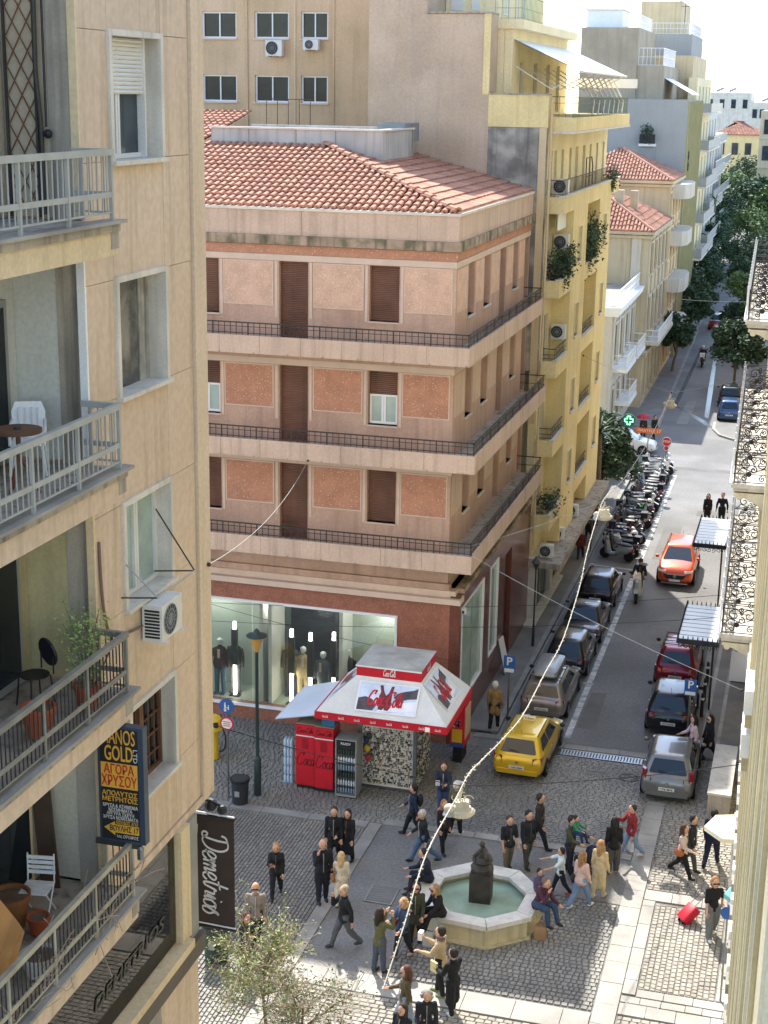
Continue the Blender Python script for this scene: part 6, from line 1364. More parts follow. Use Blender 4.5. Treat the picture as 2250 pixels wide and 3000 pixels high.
t = post_sign((-8.16, 84.2, 0), 2.2, 'orange street direction sign on a pole at the far crossing', 'direction_sign'); MB().b(-.72,.75,-.05,-.03,1.8,2.1).build('panel', mat('sign_orange', C('#c9662f'), .5), t); lettering('ΠΛΑΤΕΙΑ', SW, t, (-.12,-.056,1.95), (1,0,0), (0,0,1), .18, .95); lettering('17', SW, t, (.56,-.056,1.95), (1,0,0), (0,0,1), .2, .2)
t = thing('clothes_bank', 'yellow domed collection post with black hose at the left pavement', 'collection bin', (-16.62, 40.4, 0), None, 0, True); YL = mat('bank_yellow', C('#d9b62c'), .45, .06); MB().lathe([(.16,0),(.16,.95),(.18,1.0)], n=14).build('column', YL, t, True); MB().lathe([(.2,.98),(.32,1.0),(.33,1.15),(.27,1.32),(.15,1.43),(.02,1.46)], n=16).build('dome', YL, t, True); MB().tube(catmull([(.3,0,1.05),(.4,0,.8),(.38,0,.4),(.2,0,.25)]), .025, 6).build('hose', M['black'], t); MB().b(.1,.26,-.29,-.2,1.15,1.3).xf(Matrix.Identity(4)).build('emblem', M['black'], t)
def bollard(x, y, label):
    t = thing('bollard', label, 'bollard', (x, y, .06), 'black pavement bollards', 0, True); MB().lathe([(.06,0),(.06,.72),(.05,.75)], n=10).build('post', M['black_iron'], t); MB().lathe([(.062,.6),(.062,.68)], n=10).build('band', SW, t); MB().lathe([(.05,.75),(.06,.8),(.02,.85)], n=10).build('cap', M['black_iron'], t)
for x, y, l in ((-2.38,51.3,'farthest of three black bollards beside the red car'), (-2.36,49.7,'middle of three black bollards beside the parked cars'), (-2.34,48.3,'nearest of three black bollards beside the black car'), (-8.6,83.2,'black bollard at the far crossing behind the scooters'), (-9.0,84.6,'black bollard left of the orange direction sign')): bollard(x, y, l)
t = thing('street_lamp', 'dark slim lamp post on the left pavement beyond the granite wall', 'street lamp', (-8.95, 53.2, .06), None, 0, True); MB().lathe([(.06,0),(.05,.8),(.035,.85),(.03,3.0)], n=10).build('post', LG, t, True); MB().lathe([(.04,3.0),(.14,3.25),(.18,3.27),(.03,3.5)], n=10).build('lantern', mat('lamp_smoke', C('#4d4f4e'), .4), t, True)
# ---------------- fountain
FC = Vector((-6.72, 33.68, 0)); ft = thing('fountain', 'octagonal white marble fountain with green water and dark statue', 'fountain', FC, None, R_(0), True)
MR = mat('fountain_marble', C('#cdc8bb'), .55, .12, 1.2, bump=.2, streak=.35, streakcol=C('#93896f')); MS = mat('fountain_side', C('#c2b592'), .7, .15, 1.5, bump=.3, streak=.6, streakcol=C('#8c7f5c'))
def ring8(prof, name, m): return MB().lathe(prof, (0,0,0), 8, R_(18), close=False).build(name, m, ft)
for k in range(8):
    a0, a1 = R_(18)+k*math.pi/4, R_(18)+(k+1)*math.pi/4
    def P(r, a, z): return (r*math.cos(a), r*math.sin(a), z)
    MB().add([P(1.5,a0,0),P(1.5,a1,0),P(1.5,a1,.52),P(1.5,a0,.52),P(1.28,a0,0),P(1.28,a1,0),P(1.28,a1,.52),P(1.28,a0,.52)], [(0,1,2,3),(4,7,6,5),(3,2,6,7)]).build('side_slab', MS, ft)
    g0, g1 = a0+.006, a1-.006
    MB().add([P(1.62,g0,.52),P(1.62,g1,.52),P(1.62,g1,.64),P(1.62,g0,.64),P(1.17,g0,.52),P(1.17,g1,.52),P(1.17,g1,.62),P(1.17,g0,.62)], [(0,1,2,3),(4,7,6,5),(3,2,6,7),(0,4,5,1),(0,3,7,4),(1,5,6,2)]).build('rim_slab', MR, ft)
MB().lathe([(.01,.1),(1.3,.1)], n=8, a0=R_(18), close=False).build('basin_floor', mat('basin_floor', C('#a3b59f'), .8, .2, 1.5, tcol=C('#7f947f'), tamt=.6, tscale=2), ft)
wt = mat('fountain_water', C('#93a893'), .05, .14, 1.5, bump=.12, bscale=4, spec=.6); MB().lathe([(.01,.4),(1.27,.4)], n=8, a0=R_(18), close=False).build('water', wt, ft)
MB().lathe([(1.6,0),(1.6,.06),(1.5,.06)], n=8, a0=R_(18), close=False).build('plinth', MS, ft)
DS = mat('dark_statue', C('#3a352f'), .6, .3, 4, bump=.5, bscale=25, streak=.7, streakcol=C('#6a6558')); pb = MB().b(-.27,.27,-.1,.4,.1,1.18).xf(Matrix.Rotation(R_(4),4,'Z')).build('pedestal', DS, ft)
ST = MB(); ST.lathe([(.27,1.18),(.3,1.3),(.22,1.42),(.27,1.5),(.18,1.62)], (0,.15,0), 10); ST.ball((-.08,.1,1.5), .14, sc=(1,1,1.2)); ST.ball((.12,.12,1.55), .13, sc=(1,1,1.3)); ST.tube([(.02,.15,1.5),(.06,.13,1.72),(.0,.12,1.86)], [.12,.1,.06], 8); ST.ball((-.01,.1,1.95), .075); ST.tube([(.06,.12,1.75),(.2,.05,1.7),(.24,-.02,1.55)], [.05,.04,.03], 6); ST.tube([(-.04,.1,1.78),(-.2,.05,1.62),(-.14,-.08,1.5)], [.05,.04,.03], 6)
ST.build('statue', DS, ft, True)
# ---------------- suspended street lights, rope of fairy lights, overhead cables
rp = [(19.4,7.0),(20.5,7.44),(22,7.9),(24.1,7.95),(25.0,8.0),(26.2,7.72),(28.5,7.25),(30.6,6.93),(33.6,6.78),(36.0,6.75),(38.4,7.35),(39.9,7.95),(41.9,8.62),(43.3,8.7),(48,8.1),(54.7,7.85),(60,7.95),(63.4,8.07)]
t = thing('light_rope', 'white rope of fairy lights slung along the street between hanging lamps', 'light rope', (-5.3, 43, 8)); RW = mat('rope_white', C('#b9b2a2'), .6, .1, 6)
p = catmull([(-5.3+.02*math.sin(i*2.1), y, z) for i, (y, z) in enumerate(rp)], 8); MB().tube(p, .012, 6).build('rope', RW, t)
q = MB()
for i in range(0, len(p)-1): 
    for j in range(2): c = p[i].lerp(p[i+1], j/2); q.ball((c.x+random.uniform(-.03,.03), c.y, c.z+random.uniform(-.03,.03)), .015, 6, 4)
o = q.build('bulbs', mat('bulb', C('#cfc8b6'), .3), t); o['kind'] = 'stuff'
def hung_lamp(y, z, label, s=1.):
    t = thing('hanging_lamp', label, 'hanging lamp', (-5.3, y, z-.35), 'street lamps hung over the roadway', .3, True); IV = mat('ivory_lamp', C('#c6bda6'), .45, .1, 3, streak=.4, streakcol=C('#9c917a'))
    MB().lathe([(.02,-.3),(.2,-.28),(.3,-.18),(.3,-.1),(.22,-.06),(.2,.0)], n=14).xf(Matrix.Scale(s, 4) @ Matrix.Diagonal((1.15,.75,1,1))).build('housing', IV, t, True); MB().b(-.17*s,.17*s,-.12*s,.12*s,.0,.16*s).build('gear_box', IV, t); MB().ball((-.32*s,-.05,-.02), .15*s, sc=(1,.9,.8)).build('floodlight', IV, t, True); MB().lathe([(.13*s,-.02),(.17*s,-.1)], (-.32*s,-.05,-.04), 12).build('bezel', M['grey'], t)
    MB().tube([(-.05,0,.14*s),(0,0,.36)], .02).build('hanger', IV, t); q = MB()
    for k in range(5): a = k*1.3; q.tube([(.1*math.cos(a)+.15*b[0]*s, .1*math.sin(a), .2*s+.12*b[1]*s) for b in spiral((0,0), 1, 1.1, a)], .009, 4, False)
    q.build('loose_wire', IV, t)
hung_lamp(24.6, 7.9, 'nearest ivory street lamp hung over the cobbles before the kiosk', .72); hung_lamp(43.1, 8.55, 'middle ivory street lamp hung over the street by the parked cars', .72); hung_lamp(63.4, 8.0, 'far ivory street lamp hung over the street before the crossing', .75)
def cable(pts, label, r=.008, m='black'):
    a, b = Vector(pts[0]), Vector(pts[-1]); sag = pts[1] if len(pts) == 3 else None
    n = 16; s = (a-b).length*.018; q = [a.lerp(b, i/n)-Vector((0,0,4*s*(i/n)*(1-i/n))) for i in range(n+1)]
    t = thing('overhead_cable', label, 'cable', tuple(q[n//2]), 'cables over the street'); MB().tube(q, r, 5).build('wire', M[m] if m in M else m, t); MB().ball(a, .04, 6, 4).build('anchor', M['iron'], t); MB().ball(b, .04, 6, 4).build('anchor', M['iron'], t)
cable([(-17.9,43.2,4.05),(-.95,46,5.3)], 'upper dark cable crossing before the display window to the right building'); cable([(-17.9,43.0,3.5),(-.9,45,4.9)], 'lower dark cable crossing before the display window to the right building'); cable([(-17.9,42.5,4.35),(-9.6,43.5,2.9)], 'slanting cable from the shop corner down behind the kiosk roof')
cable([(-9.2,42.85,6.9),(-5.3,43.1,8.6)], 'thin pale stay from the pink balcony to the middle hanging lamp', .007, 'rail_grey'); cable([(-9.2,42.85,6.6),(-.9,40,4.4)], 'long pale stay slanting from the pink corner down to the right building', .008, 'rail_grey'); cable([(-9.3,22.3,9.6),(-5.3,24.6,7.95)], 'dark stay from the beige corner to the nearest hanging lamp', .008); cable([(-5.3,24.6,7.95),(-.3,26,8.5)], 'dark stay from the nearest hanging lamp to the right building', .008)
cable([(-9.0,63,9.5),(-5.3,63.4,8.1)], 'thin stay from the yellow house to the far hanging lamp', .008, 'rail_grey'); cable([(-5.3,63.4,8.1),(-1.4,63.4,9.2)], 'thin stay from the far hanging lamp to the iron balcony', .008, 'rail_grey'); cable([(-10.4,104,7),(-3,100,7.5)], 'far thin cable across the side street', .012, 'rail_grey'); cable([(-14.37,42.8,9.12),(-9.12,22.1,12.5)], 'pale double wire from the pink front to the beige corner', .008, 'rail_grey')
# ================================================================ vehicles
def rrect(a, y0, y1, z, c=.14, n=3):
    """rounded rectangle ring in plan, half width a, from y0 (rear) to y1 (front)"""
    out = []
    for cx, cy, s0 in ((a-c, y1-c, 0), (-a+c, y1-c, 90), (-a+c, y0+c, 180), (a-c, y0+c, 270)):
        for k in range(n): t = R_(s0+90*k/(n-1)); out.append((cx+c*math.cos(t), cy+c*math.sin(t), z))
    return out
LAMPR = mat('tail_lamp', C('#8f1420'), .2, .15, 6, coat=.5); LAMPW = mat('head_lamp', C('#d5d8da'), .1, .1, 6, coat=.5); PLATE = mat('number_plate', C('#d6d6d0'), .5); CGL = mat('car_glass', C('#1f272d'), .04, .1, 1, spec=.6); TRIM = mat('car_trim', C('#232426'), .6)
RIM = mat('alloy_rim', C('#9a9c9f'), .3, .05, 3, metal=.7)
def paint(name, c, rough=.3, metal=.45): return mat('paint_'+name, C(c), rough, .04, 1, metal=metal, coat=.6, spec=.5, fine=0)
def car(label, x, y, col, L=3.7, W=1.54, H=1.36, style='hatch', rz=0., plate='', group=None, roof=None, extras=(), lamp_tall=False):
    """y is the middle of the car; it faces +Y when rz is 0"""
    t = thing('car', label, 'car', (x, y, 0), group, rz, True); h = H/1.45; w2 = W/2; r, f = -L/2, L/2
    suv = style == 'suv'; sed = style == 'sedan'
    belt = (.96 if suv else .9)*h; low = .2*h
    tail = (.88 if sed else .93)*h
    S = [(r, .34, .58, .80), (r+.05, .24, .72, .93), (r+.16, .2, tail-.02, .98), (r+.5, .17, tail, 1.0), (-L*.05, .16, belt, 1.0), (L*.2, .16, belt, 1.0), (L*.27, .16, belt-.02, .99), (f-.55, .17, .80*h+(.08 if suv else 0), .97), (f-.2, .2, .70*h+(.08 if suv else 0), .93), (f-.06, .26, .6*h, .84), (f, .32, .5*h, .7)]
    mb = MB(); n = 0
    for yy, zl, zs, k in S:
        a = w2*k; zl *= h; zc = zs+.035
        ring = [(0,zl), (a*.8,zl), (a*.96,zl+.05), (a,zl+(zs-zl)*.4), (a*.985,zl+(zs-zl)*.75), (a*.93,zs-.03), (a*.84,zs), (a*.45,zc), (0,zc+.005)]
        full = ring+[(-p, q) for p, q in reversed(ring[1:-1])]; n = len(full); mb.v += [(p, yy, q) for p, q in full]
    for i in range(len(S)-1):
        for k in range(n): a = i*n+k; b = i*n+(k+1) % n; mb.f.append((a, b, b+n, a+n))
    mb.f.append(tuple(range(n-1, -1, -1))); mb.f.append(tuple((len(S)-1)*n+k for k in range(n)))
    body = mb.build('body', col, t, True); body.modifiers.new('smooth', 'SUBSURF').levels = 1; body.modifiers[-1].render_levels = 1
    # cabin
    by0, by1 = (r+(.75 if sed else .1), L*.27); ty0, ty1 = (r+(1.2 if sed else .42 if not suv else .34), L*.06)
    if style == 'wagon': ty0 = r+.3
    wb, wt = w2*.93, w2*.72; zb, zt = belt-.04, H
    def lerp(s): return (wb+(wt-wb)*s, by0+(ty0-by0)*s, by1+(ty1-by1)*s, zb+(zt-.07-zb)*s)
    rings = [rrect(*lerp(s), .13) for s in (0, .5, 1)]+[rrect(wt-.03, ty0+.05, ty1-.05, zt-.025, .13), rrect(wt-.12, ty0+.2, ty1-.22, zt, .13)]
    mb = MB(); n = len(rings[0]); mb.v = [p for q in rings for p in q]
    for i in range(len(rings)-1):
        for k in range(n): a = i*n+k; b = i*n+(k+1) % n; mb.f.append((a, b, b+n, a+n))
    mb.f.append(tuple((len(rings)-1)*n+k for k in range(n))); mb.build('cabin', roof or col, t, True)
    def face(s, u, side, off=.012):
        a, y0, y1, z = lerp(s)
        if side == 'rear': return Vector((-a+2*a*u, y0-off, z))
        if side == 'front': return Vector((-a+2*a*u, y1+off, z))
        return Vector(((a+off)*side, y0+(y1-y0)*u, z))
    def pane(side, u0, u1, s0, s1, name, m=CGL, off=.012, d=.06):
        c = [(u0+d*.6,s0),(u1-d*.6,s0),(u1,s0+d),(u1-d*.4,s1-d*.4),(u1-d,s1),(u0+d,s1),(u0+d*.4,s1-d*.4),(u0,s0+d)]
        return MB().quad(*[face(s, u, side, off) for u, s in c]).build(name, m, t)
    pane('rear', .1, .9, .18, .94, 'rear_window'); pane('front', .06, .94, .12, .97, 'windscreen')
    for sd in (1, -1):
        pane(sd, .47, .86, .2, .95, 'side_window', d=.04); pane(sd, .1 if not sed else .16, .44, .22, .95, 'side_window', d=.04)
        if style == 'wagon': pass
    # door lines, sills, bumpers
    for sd in (1, -1):
        q = MB(); 
        for yy in (-L*.1, L*.16): q.b(sd*(w2+.0)-.004, sd*w2+.004, yy-.006, yy+.006, low+.12, belt-.08)
        q.b(sd*w2-.012, sd*w2+.008, -L*.2, L*.2, low+.0, low+.09); q.build('door_seam', TRIM, t)
        MB().b(sd*w2-.0, sd*w2+.02, -L*.16, -L*.12, belt-.14, belt-.11).build('door_handle', col, t)
        m_ = MB(); m_.ball((sd*(w2+.09), L*.19, belt+.06), .085, 8, 6, (1,.7,.8)); m_.build('wing_mirror', TRIM if 'dark_mirror' in extras else col, t, True)
    q = MB(); q.b(-w2*.8, w2*.8, r-.015, r+.06, .27*h, .42*h); q.build('rear_bumper', TRIM if suv else col, t); MB().b(-w2*.72, w2*.72, r-.004, r+.05, .2*h, .27*h).build('bumper_lip', TRIM, t)
    q = MB(); a = w2*.62
    for p0, p1 in (((-a,.6*h),(a,.6*h)), ((-a,.6*h),(-a*.98,.84*h)), ((a,.6*h),(a*.98,.84*h))): q.bar((p0[0],r+.028,p0[1]),(p1[0],r+.05 if p1[1] > .7*h else r+.028,p1[1]), .012, .02)
    q.build('tailgate_seam', TRIM, t)
    # lamps
    for sd in (1, -1):
        a0, a1 = sd*w2*.6, sd*w2*.95
        if lamp_tall: z0, z1, a0 = .66*h, 1.05*h, sd*w2*.8; yy = r+.08
        else: z0, z1, yy = .62*h, .84*h, r+.03
        q = MB(); q.add([(a0,yy-.03,z0),(a1,yy+.1,z0),(a1,yy+.14,z1),(a0*1.02,yy+.02,z1),(a0,yy+.2,z0),(a1,yy+.3,z0),(a1,yy+.3,z1),(a0,yy+.2,z1)], [(0,1,2,3),(1,5,6,2),(0,3,7,4),(3,2,6,7),(0,4,5,1)]); q.build('tail_lamp', LAMPR, t)
        q = MB(); z0, z1 = (.56*h, .68*h) if not suv else (.66*h, .74*h); q.add([(sd*w2*.5,f-.02,z0),(sd*w2*.9,f-.17,z0+.02),(sd*w2*.93,f-.25,z1+.02),(sd*w2*.5,f-.07,z1),(sd*w2*.5,f-.3,z0),(sd*w2*.9,f-.4,z0),(sd*w2*.9,f-.4,z1),(sd*w2*.5,f-.3,z1)], [(0,1,2,3),(1,5,6,2),(0,3,7,4),(3,2,6,7),(0,4,5,1)]); q.build('head_lamp', LAMPW, t)
    MB().b(-.23, .23, r-.035, r-.01, .46*h, .56*h).build('number_plate', PLATE, t); MB().b(-.23, .23, f+.0, f+.025, .3*h, .4*h).build('number_plate', PLATE, t)
    if plate: lettering(plate, TRIM, t, (0, r-.04, .51*h), (1,0,0), (0,0,1), .08, .36)
    MB().b(-w2*.45, w2*.45, f-.03, f+.012, .42*h, .5*h).build('grille', TRIM, t)
    if suv:
        q = MB(); q.add([(-w2*.62,f+.012,.6*h),(w2*.62,f+.012,.6*h),(w2*.45,f+.02,.42*h),(-w2*.45,f+.02,.42*h),(-w2*.6,f-.2,.6*h),(w2*.6,f-.2,.6*h),(w2*.45,f-.2,.42*h),(-w2*.45,f-.2,.42*h)], [(0,1,2,3),(0,4,5,1),(3,2,6,7),(0,3,7,4),(1,5,6,2)]); q.build('front_grille', M['black'], t); MB().lathe([(.01,0),(.07,0),(.07,.015),(.01,.02)], n=14).xf(Matrix.Translation((0,f+.02,.53*h)) @ Matrix.Rotation(R_(-90),4,'X')).build('emblem', RIM, t); MB().b(-w2*.7,w2*.7,f-.05,f+.015,.2*h,.25*h).build('skid_plate', RIM, t)
    else: MB().lathe([(.01,0),(.05,0),(.05,.012),(.01,.015)], n=12).xf(Matrix.Translation((0,r-.01,.68*h)) @ Matrix.Rotation(R_(90),4,'X')).build('emblem', RIM, t)
    # wheels
    rr = .285*h*(1.08 if suv else 1)
    ty = MB().lathe([(rr*.62,-.085),(rr*.97,-.08),(rr,-.05),(rr,.05),(rr*.97,.08),(rr*.62,.085)], n=20); rim = MB().lathe([(.02,.075),(rr*.25,.082),(rr*.3,.05),(rr*.6,.06),(rr*.66,.086),(rr*.66,-.08)], n=14, close=False)
    for k in range(5): a = k*1.2566; rim.bar((rr*.2*math.cos(a),rr*.2*math.sin(a),.075),(rr*.62*math.cos(a),rr*.62*math.sin(a),.08), .05, .02)
    for sd in (1, -1):
        for yy in (r+L*.19, f-L*.2):
            Mx = Matrix.Translation((sd*(w2-.075), yy, rr)) @ Matrix.Rotation(R_(90)*sd, 4, 'Y')
            a = MB().lathe([(.02,.0),(rr*1.14,.0),(rr*1.14,.012),(.02,.012)], n=20).xf(Matrix.Translation((sd*(w2-.006), yy, rr+.01)) @ Matrix.Rotation(R_(90)*sd, 4, 'Y')).build('wheel_arch', TRIM, t)
            m1 = MB().add(ty.v, ty.f).xf(Mx @ Matrix.Translation((0,0,.02))); wh = m1.build('wheel', M['rubber'], t, True); MB().add(rim.v, rim.f).xf(Mx @ Matrix.Translation((0,0,.022))).build('rim', RIM, wh, True)
    MB().bar((.0,by0+.03-.05,zb+.18),(-.28,by0+.0,zb+.2), .015).build('rear_wiper', TRIM, t)
    MB().tube([(0,ty0+.25,H),(.0,ty0+.05,H+.18)], .006, 5).build('aerial', TRIM, t)
    if 'rails' in extras or 'roofbox' in extras:
        for sd in (1, -1): MB().tube([(sd*wt*.92,ty0+.12,H-.02),(sd*wt*.92,ty0+.2,H+.05),(sd*wt*.92,ty1-.25,H+.05),(sd*wt*.92,ty1-.15,H-.02)], .018, 6).build('roof_rail', TRIM, t)
    if 'roofbox' in extras:
        b = MB(); rg = [rrect(.36, ty0+.15, ty1-.05, H+.08, .15, 4), rrect(.42, ty0+.05, ty1+.02, H+.18, .16, 4), rrect(.4, ty0+.1, ty1-.05, H+.32, .16, 4), rrect(.28, ty0+.25, ty1-.25, H+.4, .15, 4)]; n = len(rg[0]); b.v = [p for q in rg for p in q]
        for i in range(3):
            for k in range(n): a = i*n+k; c = i*n+(k+1) % n; b.f.append((a, c, c+n, a+n))
        b.f.append(tuple(3*n+k for k in range(n))); b.f.append(tuple(reversed(range(n)))); b.build('roof_box', mat('silver_box', C('#8f9294'), .35, .05, 2, metal=.3), t, True)
        for yy in (ty0+.4, ty1-.4): MB().b(-wt, wt, yy-.03, yy+.03, H+.04, H+.08).build('cross_bar', M['steel'], t)
    if 'rack' in extras:
        q = MB()
        for yy in (ty0+.15, ty0+.5, ty0+.85, ty1-.25): q.tube([(-wt*.9,yy,H+.1),(wt*.9,yy,H+.1)], .016, 6)
        for sd in (1,-1): q.tube([(sd*wt*.9,ty0+.1,H+.1),(sd*wt*.9,ty1-.2,H+.1)], .02, 6); q.tube([(sd*wt*.9,ty0+.2,H-.02),(sd*wt*.9,ty0+.2,H+.1)], .015, 6); q.tube([(sd*wt*.9,ty1-.3,H-.02),(sd*wt*.9,ty1-.3,H+.1)], .015, 6)
        q.build('roof_rack', TRIM, t)
    if 'taxi' in extras:
        b = MB().b(-.19,.19,ty1-.5,ty1-.4,H+.0,H+.12).build('taxi_sign', mat('taxi_lamp', C('#e6d9a8'), .4), t); lettering('TAXI', TRIM, t, (0,ty1-.505,H+.06), (1,0,0), (0,0,1), .09, .28)
        for sd in (1, -1): MB().tube([(sd*wt*.9,ty0+.1,H-.015),(sd*wt*.9,ty1-.2,H-.01)], .014, 6).build('roof_seam', TRIM, t)
    if 'sill' in extras: pass
    return t
G = 'cars parked along the left kerb'; G2_ = 'cars parked on the right'
car('yellow taxi hatchback with roof sign at the street mouth', -7.28, 43.55, paint('taxi', '#e0b62a'), 3.85, 1.56, 1.32, 'hatch', R_(-1.5), 'TAE 6384', extras=('taxi', 'dark_mirror'))
car('grey hatchback with tall red tail lamps stopped on the cobbles', -2.86, 43.3, paint('grey', '#777673'), 3.7, 1.56, 1.36, 'hatch', R_(.5), 'YTB 8876', lamp_tall=True)
car('black supermini parked right between red car and grey hatchback', -3.28, 48.05, paint('black', '#1d2026'), 3.45, 1.52, 1.36, 'hatch', 0, 'IYT 9108', G2_, extras=('dark_mirror',))
car('dark red hatchback with roof rack parked at the right kerb', -3.45, 52.3, paint('dkred', '#7d1c2a'), 3.6, 1.5, 1.4, 'hatch', 0, 'ZKA 7711', G2_, extras=('rack', 'dark_mirror'))
car('orange crossover driving towards the camera', -4.55, 64.05, paint('orange', '#d4501f'), 3.9, 1.56, 1.42, 'suv', math.pi, '', extras=('rails',))
car('silver estate with roof box parked behind the taxi', -7.4, 48.3, paint('silver', '#87827d'), 3.95, 1.54, 1.3, 'wagon', R_(-.5), 'YKE 7654', G, extras=('roofbox', 'dark_mirror'))
car('black hatchback parked between silver estate and dark saloon', -7.32, 52.1, paint('black2', '#23262b'), 3.5, 1.5, 1.32, 'hatch', 0, '', G)
car('dark blue saloon, third of the cars parked on the left', -7.34, 55.75, paint('navy', '#2a2f38'), 3.95, 1.54, 1.24, 'sedan', 0, 'YXM 4210', G)
car('black hatchback farthest of the cars parked on the left, before the scooters', -7.36, 60.05, paint('black3', '#1b1d20'), 3.55, 1.5, 1.28, 'hatch', 0, '', G)
car('white hatchback nosing out of the side street', -9.8, 87.3, paint('white', '#d3d4d3', .3, 0), 3.75, 1.5, 1.3, 'hatch', R_(-90))
car('blue hatchback parked at the right kerb beyond the crossing', -4.5, 99.4, paint('blue', '#2d4b74'), 3.6, 1.46, 1.3, 'hatch', R_(2), 'NBA 3', extras=('dark_mirror',))
car('dark car parked in front of the blue one beyond the crossing', -4.75, 104, paint('dkgreen', '#1f2a2b'), 3.8, 1.5, 1.38, 'suv', R_(2))
car('red hatchback with white roof driving away up the far street', -7.95, 139.5, paint('red', '#8d1f2b'), 3.7, 1.52, 1.45, 'hatch', R_(2), 'XEE 1', roof=paint('wroof', '#c9ccd0'))
car('small dark red car farthest up the street', -9.2, 184, paint('dkred2', '#5d2128'), 3.6, 1.45, 1.4, 'hatch', R_(2.5), '', roof=paint('wroof2', '#b9bcc0'))
# ---------------- scooters
def scooter(label, x, y, rz, col, seat='black', box=None, screen=True, s=.92, group=None):
    t = thing('scooter', label, 'scooter', (x, y, 0), group, rz, True); t.scale = (s, s, s)
    for yy in (-.62, .62):
        wh = MB().lathe([(.14,-.06),(.24,-.055),(.255,0),(.24,.055),(.14,.06)], n=16).xf(Matrix.Translation((0,yy,.255)) @ Matrix.Rotation(R_(90),4,'Y')).build('wheel', M['rubber'], t, True); MB().lathe([(.03,-.05),(.15,-.03),(.15,.03),(.03,.05)], n=10).xf(Matrix.Translation((0,yy,.255)) @ Matrix.Rotation(R_(90),4,'Y')).build('rim', RIM, wh)
    b = MB()
    st = [(-.78,.62,.78,.07),(-.62,.42,.8,.15),(-.35,.32,.76,.19),(-.08,.26,.7,.18),(.05,.22,.42,.15),(.3,.22,.34,.16),(.42,.24,.6,.19)]
    n = 8
    for yy, z0, z1, w in st:
        for k in range(n): a = 2*math.pi*k/n+math.pi/8; b.v.append((w*math.cos(a)*1.08, yy, (z0+z1)/2+(z1-z0)/2*math.sin(a)*1.08))
    for i in range(len(st)-1):
        for k in range(n): a = i*n+k; c = i*n+(k+1) % n; b.f.append((a, c, c+n, a+n))
    b.f.append(tuple(reversed(range(n)))); b.f.append(tuple((len(st)-1)*n+k for k in range(n))); b.build('body', col, t, True)
    MB().add([(-.2,.36,.3),(.2,.36,.3),(.17,.5,.95),(-.17,.5,.95),(-.12,.56,.3),(.12,.56,.3),(.06,.62,.9),(-.06,.62,.9)], [(0,1,2,3),(4,7,6,5),(0,3,7,4),(1,5,6,2),(3,2,6,7)]).build('leg_shield', col, t)
    q = MB(); q.lathe([(.02,-.0),(.13,.0),(.15,.05),(.1,.09),(.02,.1)], n=10); q.xf(Matrix.Translation((0,-.36,.78)) @ Matrix.Diagonal((1.15,3.1,1,1))).build('seat', M['black'] if seat == 'black' else mat('tan_seat', C('#6b5a4a'), .7), t, True)
    MB().tube([(0,.58,.28),(0,.5,1.0)], .04, 8).build('steering_column', M['black'], t); MB().tube([(-.32,.4,1.02),(-.1,.5,1.03),(.1,.5,1.03),(.32,.4,1.02)], .022, 6).build('handlebar', M['black'], t)
    MB().ball((0,.56,.98), .13, 10, 6, (1,.8,.8)).build('head_cowl', col, t, True); MB().ball((0,.66,.93), .075, 8, 5, (1,.5,.8)).build('head_lamp', LAMPW, t, True)
    for sd in (-1, 1): MB().tube([(sd*.2,.45,1.03),(sd*.28,.47,1.22)], .008, 5).build('mirror_stalk', M['black'], t); MB().ball((sd*.29,.46,1.25), .07, 8, 5, (1,.3,.7)).build('mirror', M['black'], t)
    MB().add([(-.1,.62,.62),(.1,.62,.62),(.09,.86,.5),(-.09,.86,.5),(-.09,.45,.52),(.09,.45,.52)], [(0,1,2,3),(0,4,5,1)]).build('front_mudguard', col, t)
    if screen: MB().quad((-.17,.6,1.0),(.17,.6,1.0),(.12,.5,1.3),(-.12,.5,1.3)).build('windscreen', glass_mat('screen_glass', (.5,.55,.56), .15), t)
    MB().b(-.05,.05,-.86,-.78,.55,.66).build('tail_lamp', LAMPR, t); MB().tube([(.16,-.1,.3),(.18,-.5,.33),(.18,-.8,.4)], [.03,.05,.055], 8).build('exhaust', M['steel'], t); MB().b(-.14,.14,-.06,.34,.25,.28).build('footboard', M['black'], t)
    if box: MB().b(-.18,.18,-.95,-.62,.84,1.12).build('top_box', box, t); 
    return t
pal = [('silver','#8d9194'),('black','#202226'),('graphite','#3d4146'),('white','#cfd0cf'),('navy','#29334a'),('black','#202226'),('wine','#57222a'),('black','#202226'),('silver','#8d9194'),('graphite','#3d4146')]
rnd = random.Random(9); NB = 28
ordn = ['first','second','third','fourth','fifth','sixth','seventh','eighth','ninth','tenth','eleventh','twelfth','thirteenth','fourteenth','fifteenth','sixteenth','seventeenth','eighteenth','nineteenth','twentieth','twenty-first','twenty-second','twenty-third','twenty-fourth','twenty-fifth','twenty-sixth','twenty-seventh','twenty-eighth']
protos = {}
for i in range(NB):
    nm, hx = pal[i % 10] if i else ('silver', '#8d9194')
    if i > 23: nm, hx = 'white', '#cfd0cf'
    y = 65.4+i*.66+rnd.uniform(-.08,.08); x = -7.35+rnd.uniform(-.15,.12); rz = R_(rnd.choice((78,84,96,-82,-86,80))+rnd.uniform(-6,6)) if i else R_(72)
    lab = f'{nm} scooter, {ordn[i]} from the camera in the long parked row'
    key = (nm, i % 3 == 1)
    if key not in protos:
        protos[key] = scooter(lab, x, y, rz, paint('sc_'+nm, hx, .35, .1), 'black', M['black'] if i % 3 == 1 else None, i % 2 == 0, .95, 'scooters parked in a row on the left'); t = protos[key]
    else:
        t = copy_tree(protos[key]); t.location = (x, y, 0); t.rotation_euler = (0, R_(rnd.uniform(-5,5)), rz); t['label'] = lab
HW = mat('white_helmet', C('#dcdcd9'), .25, .03, coat=.5)
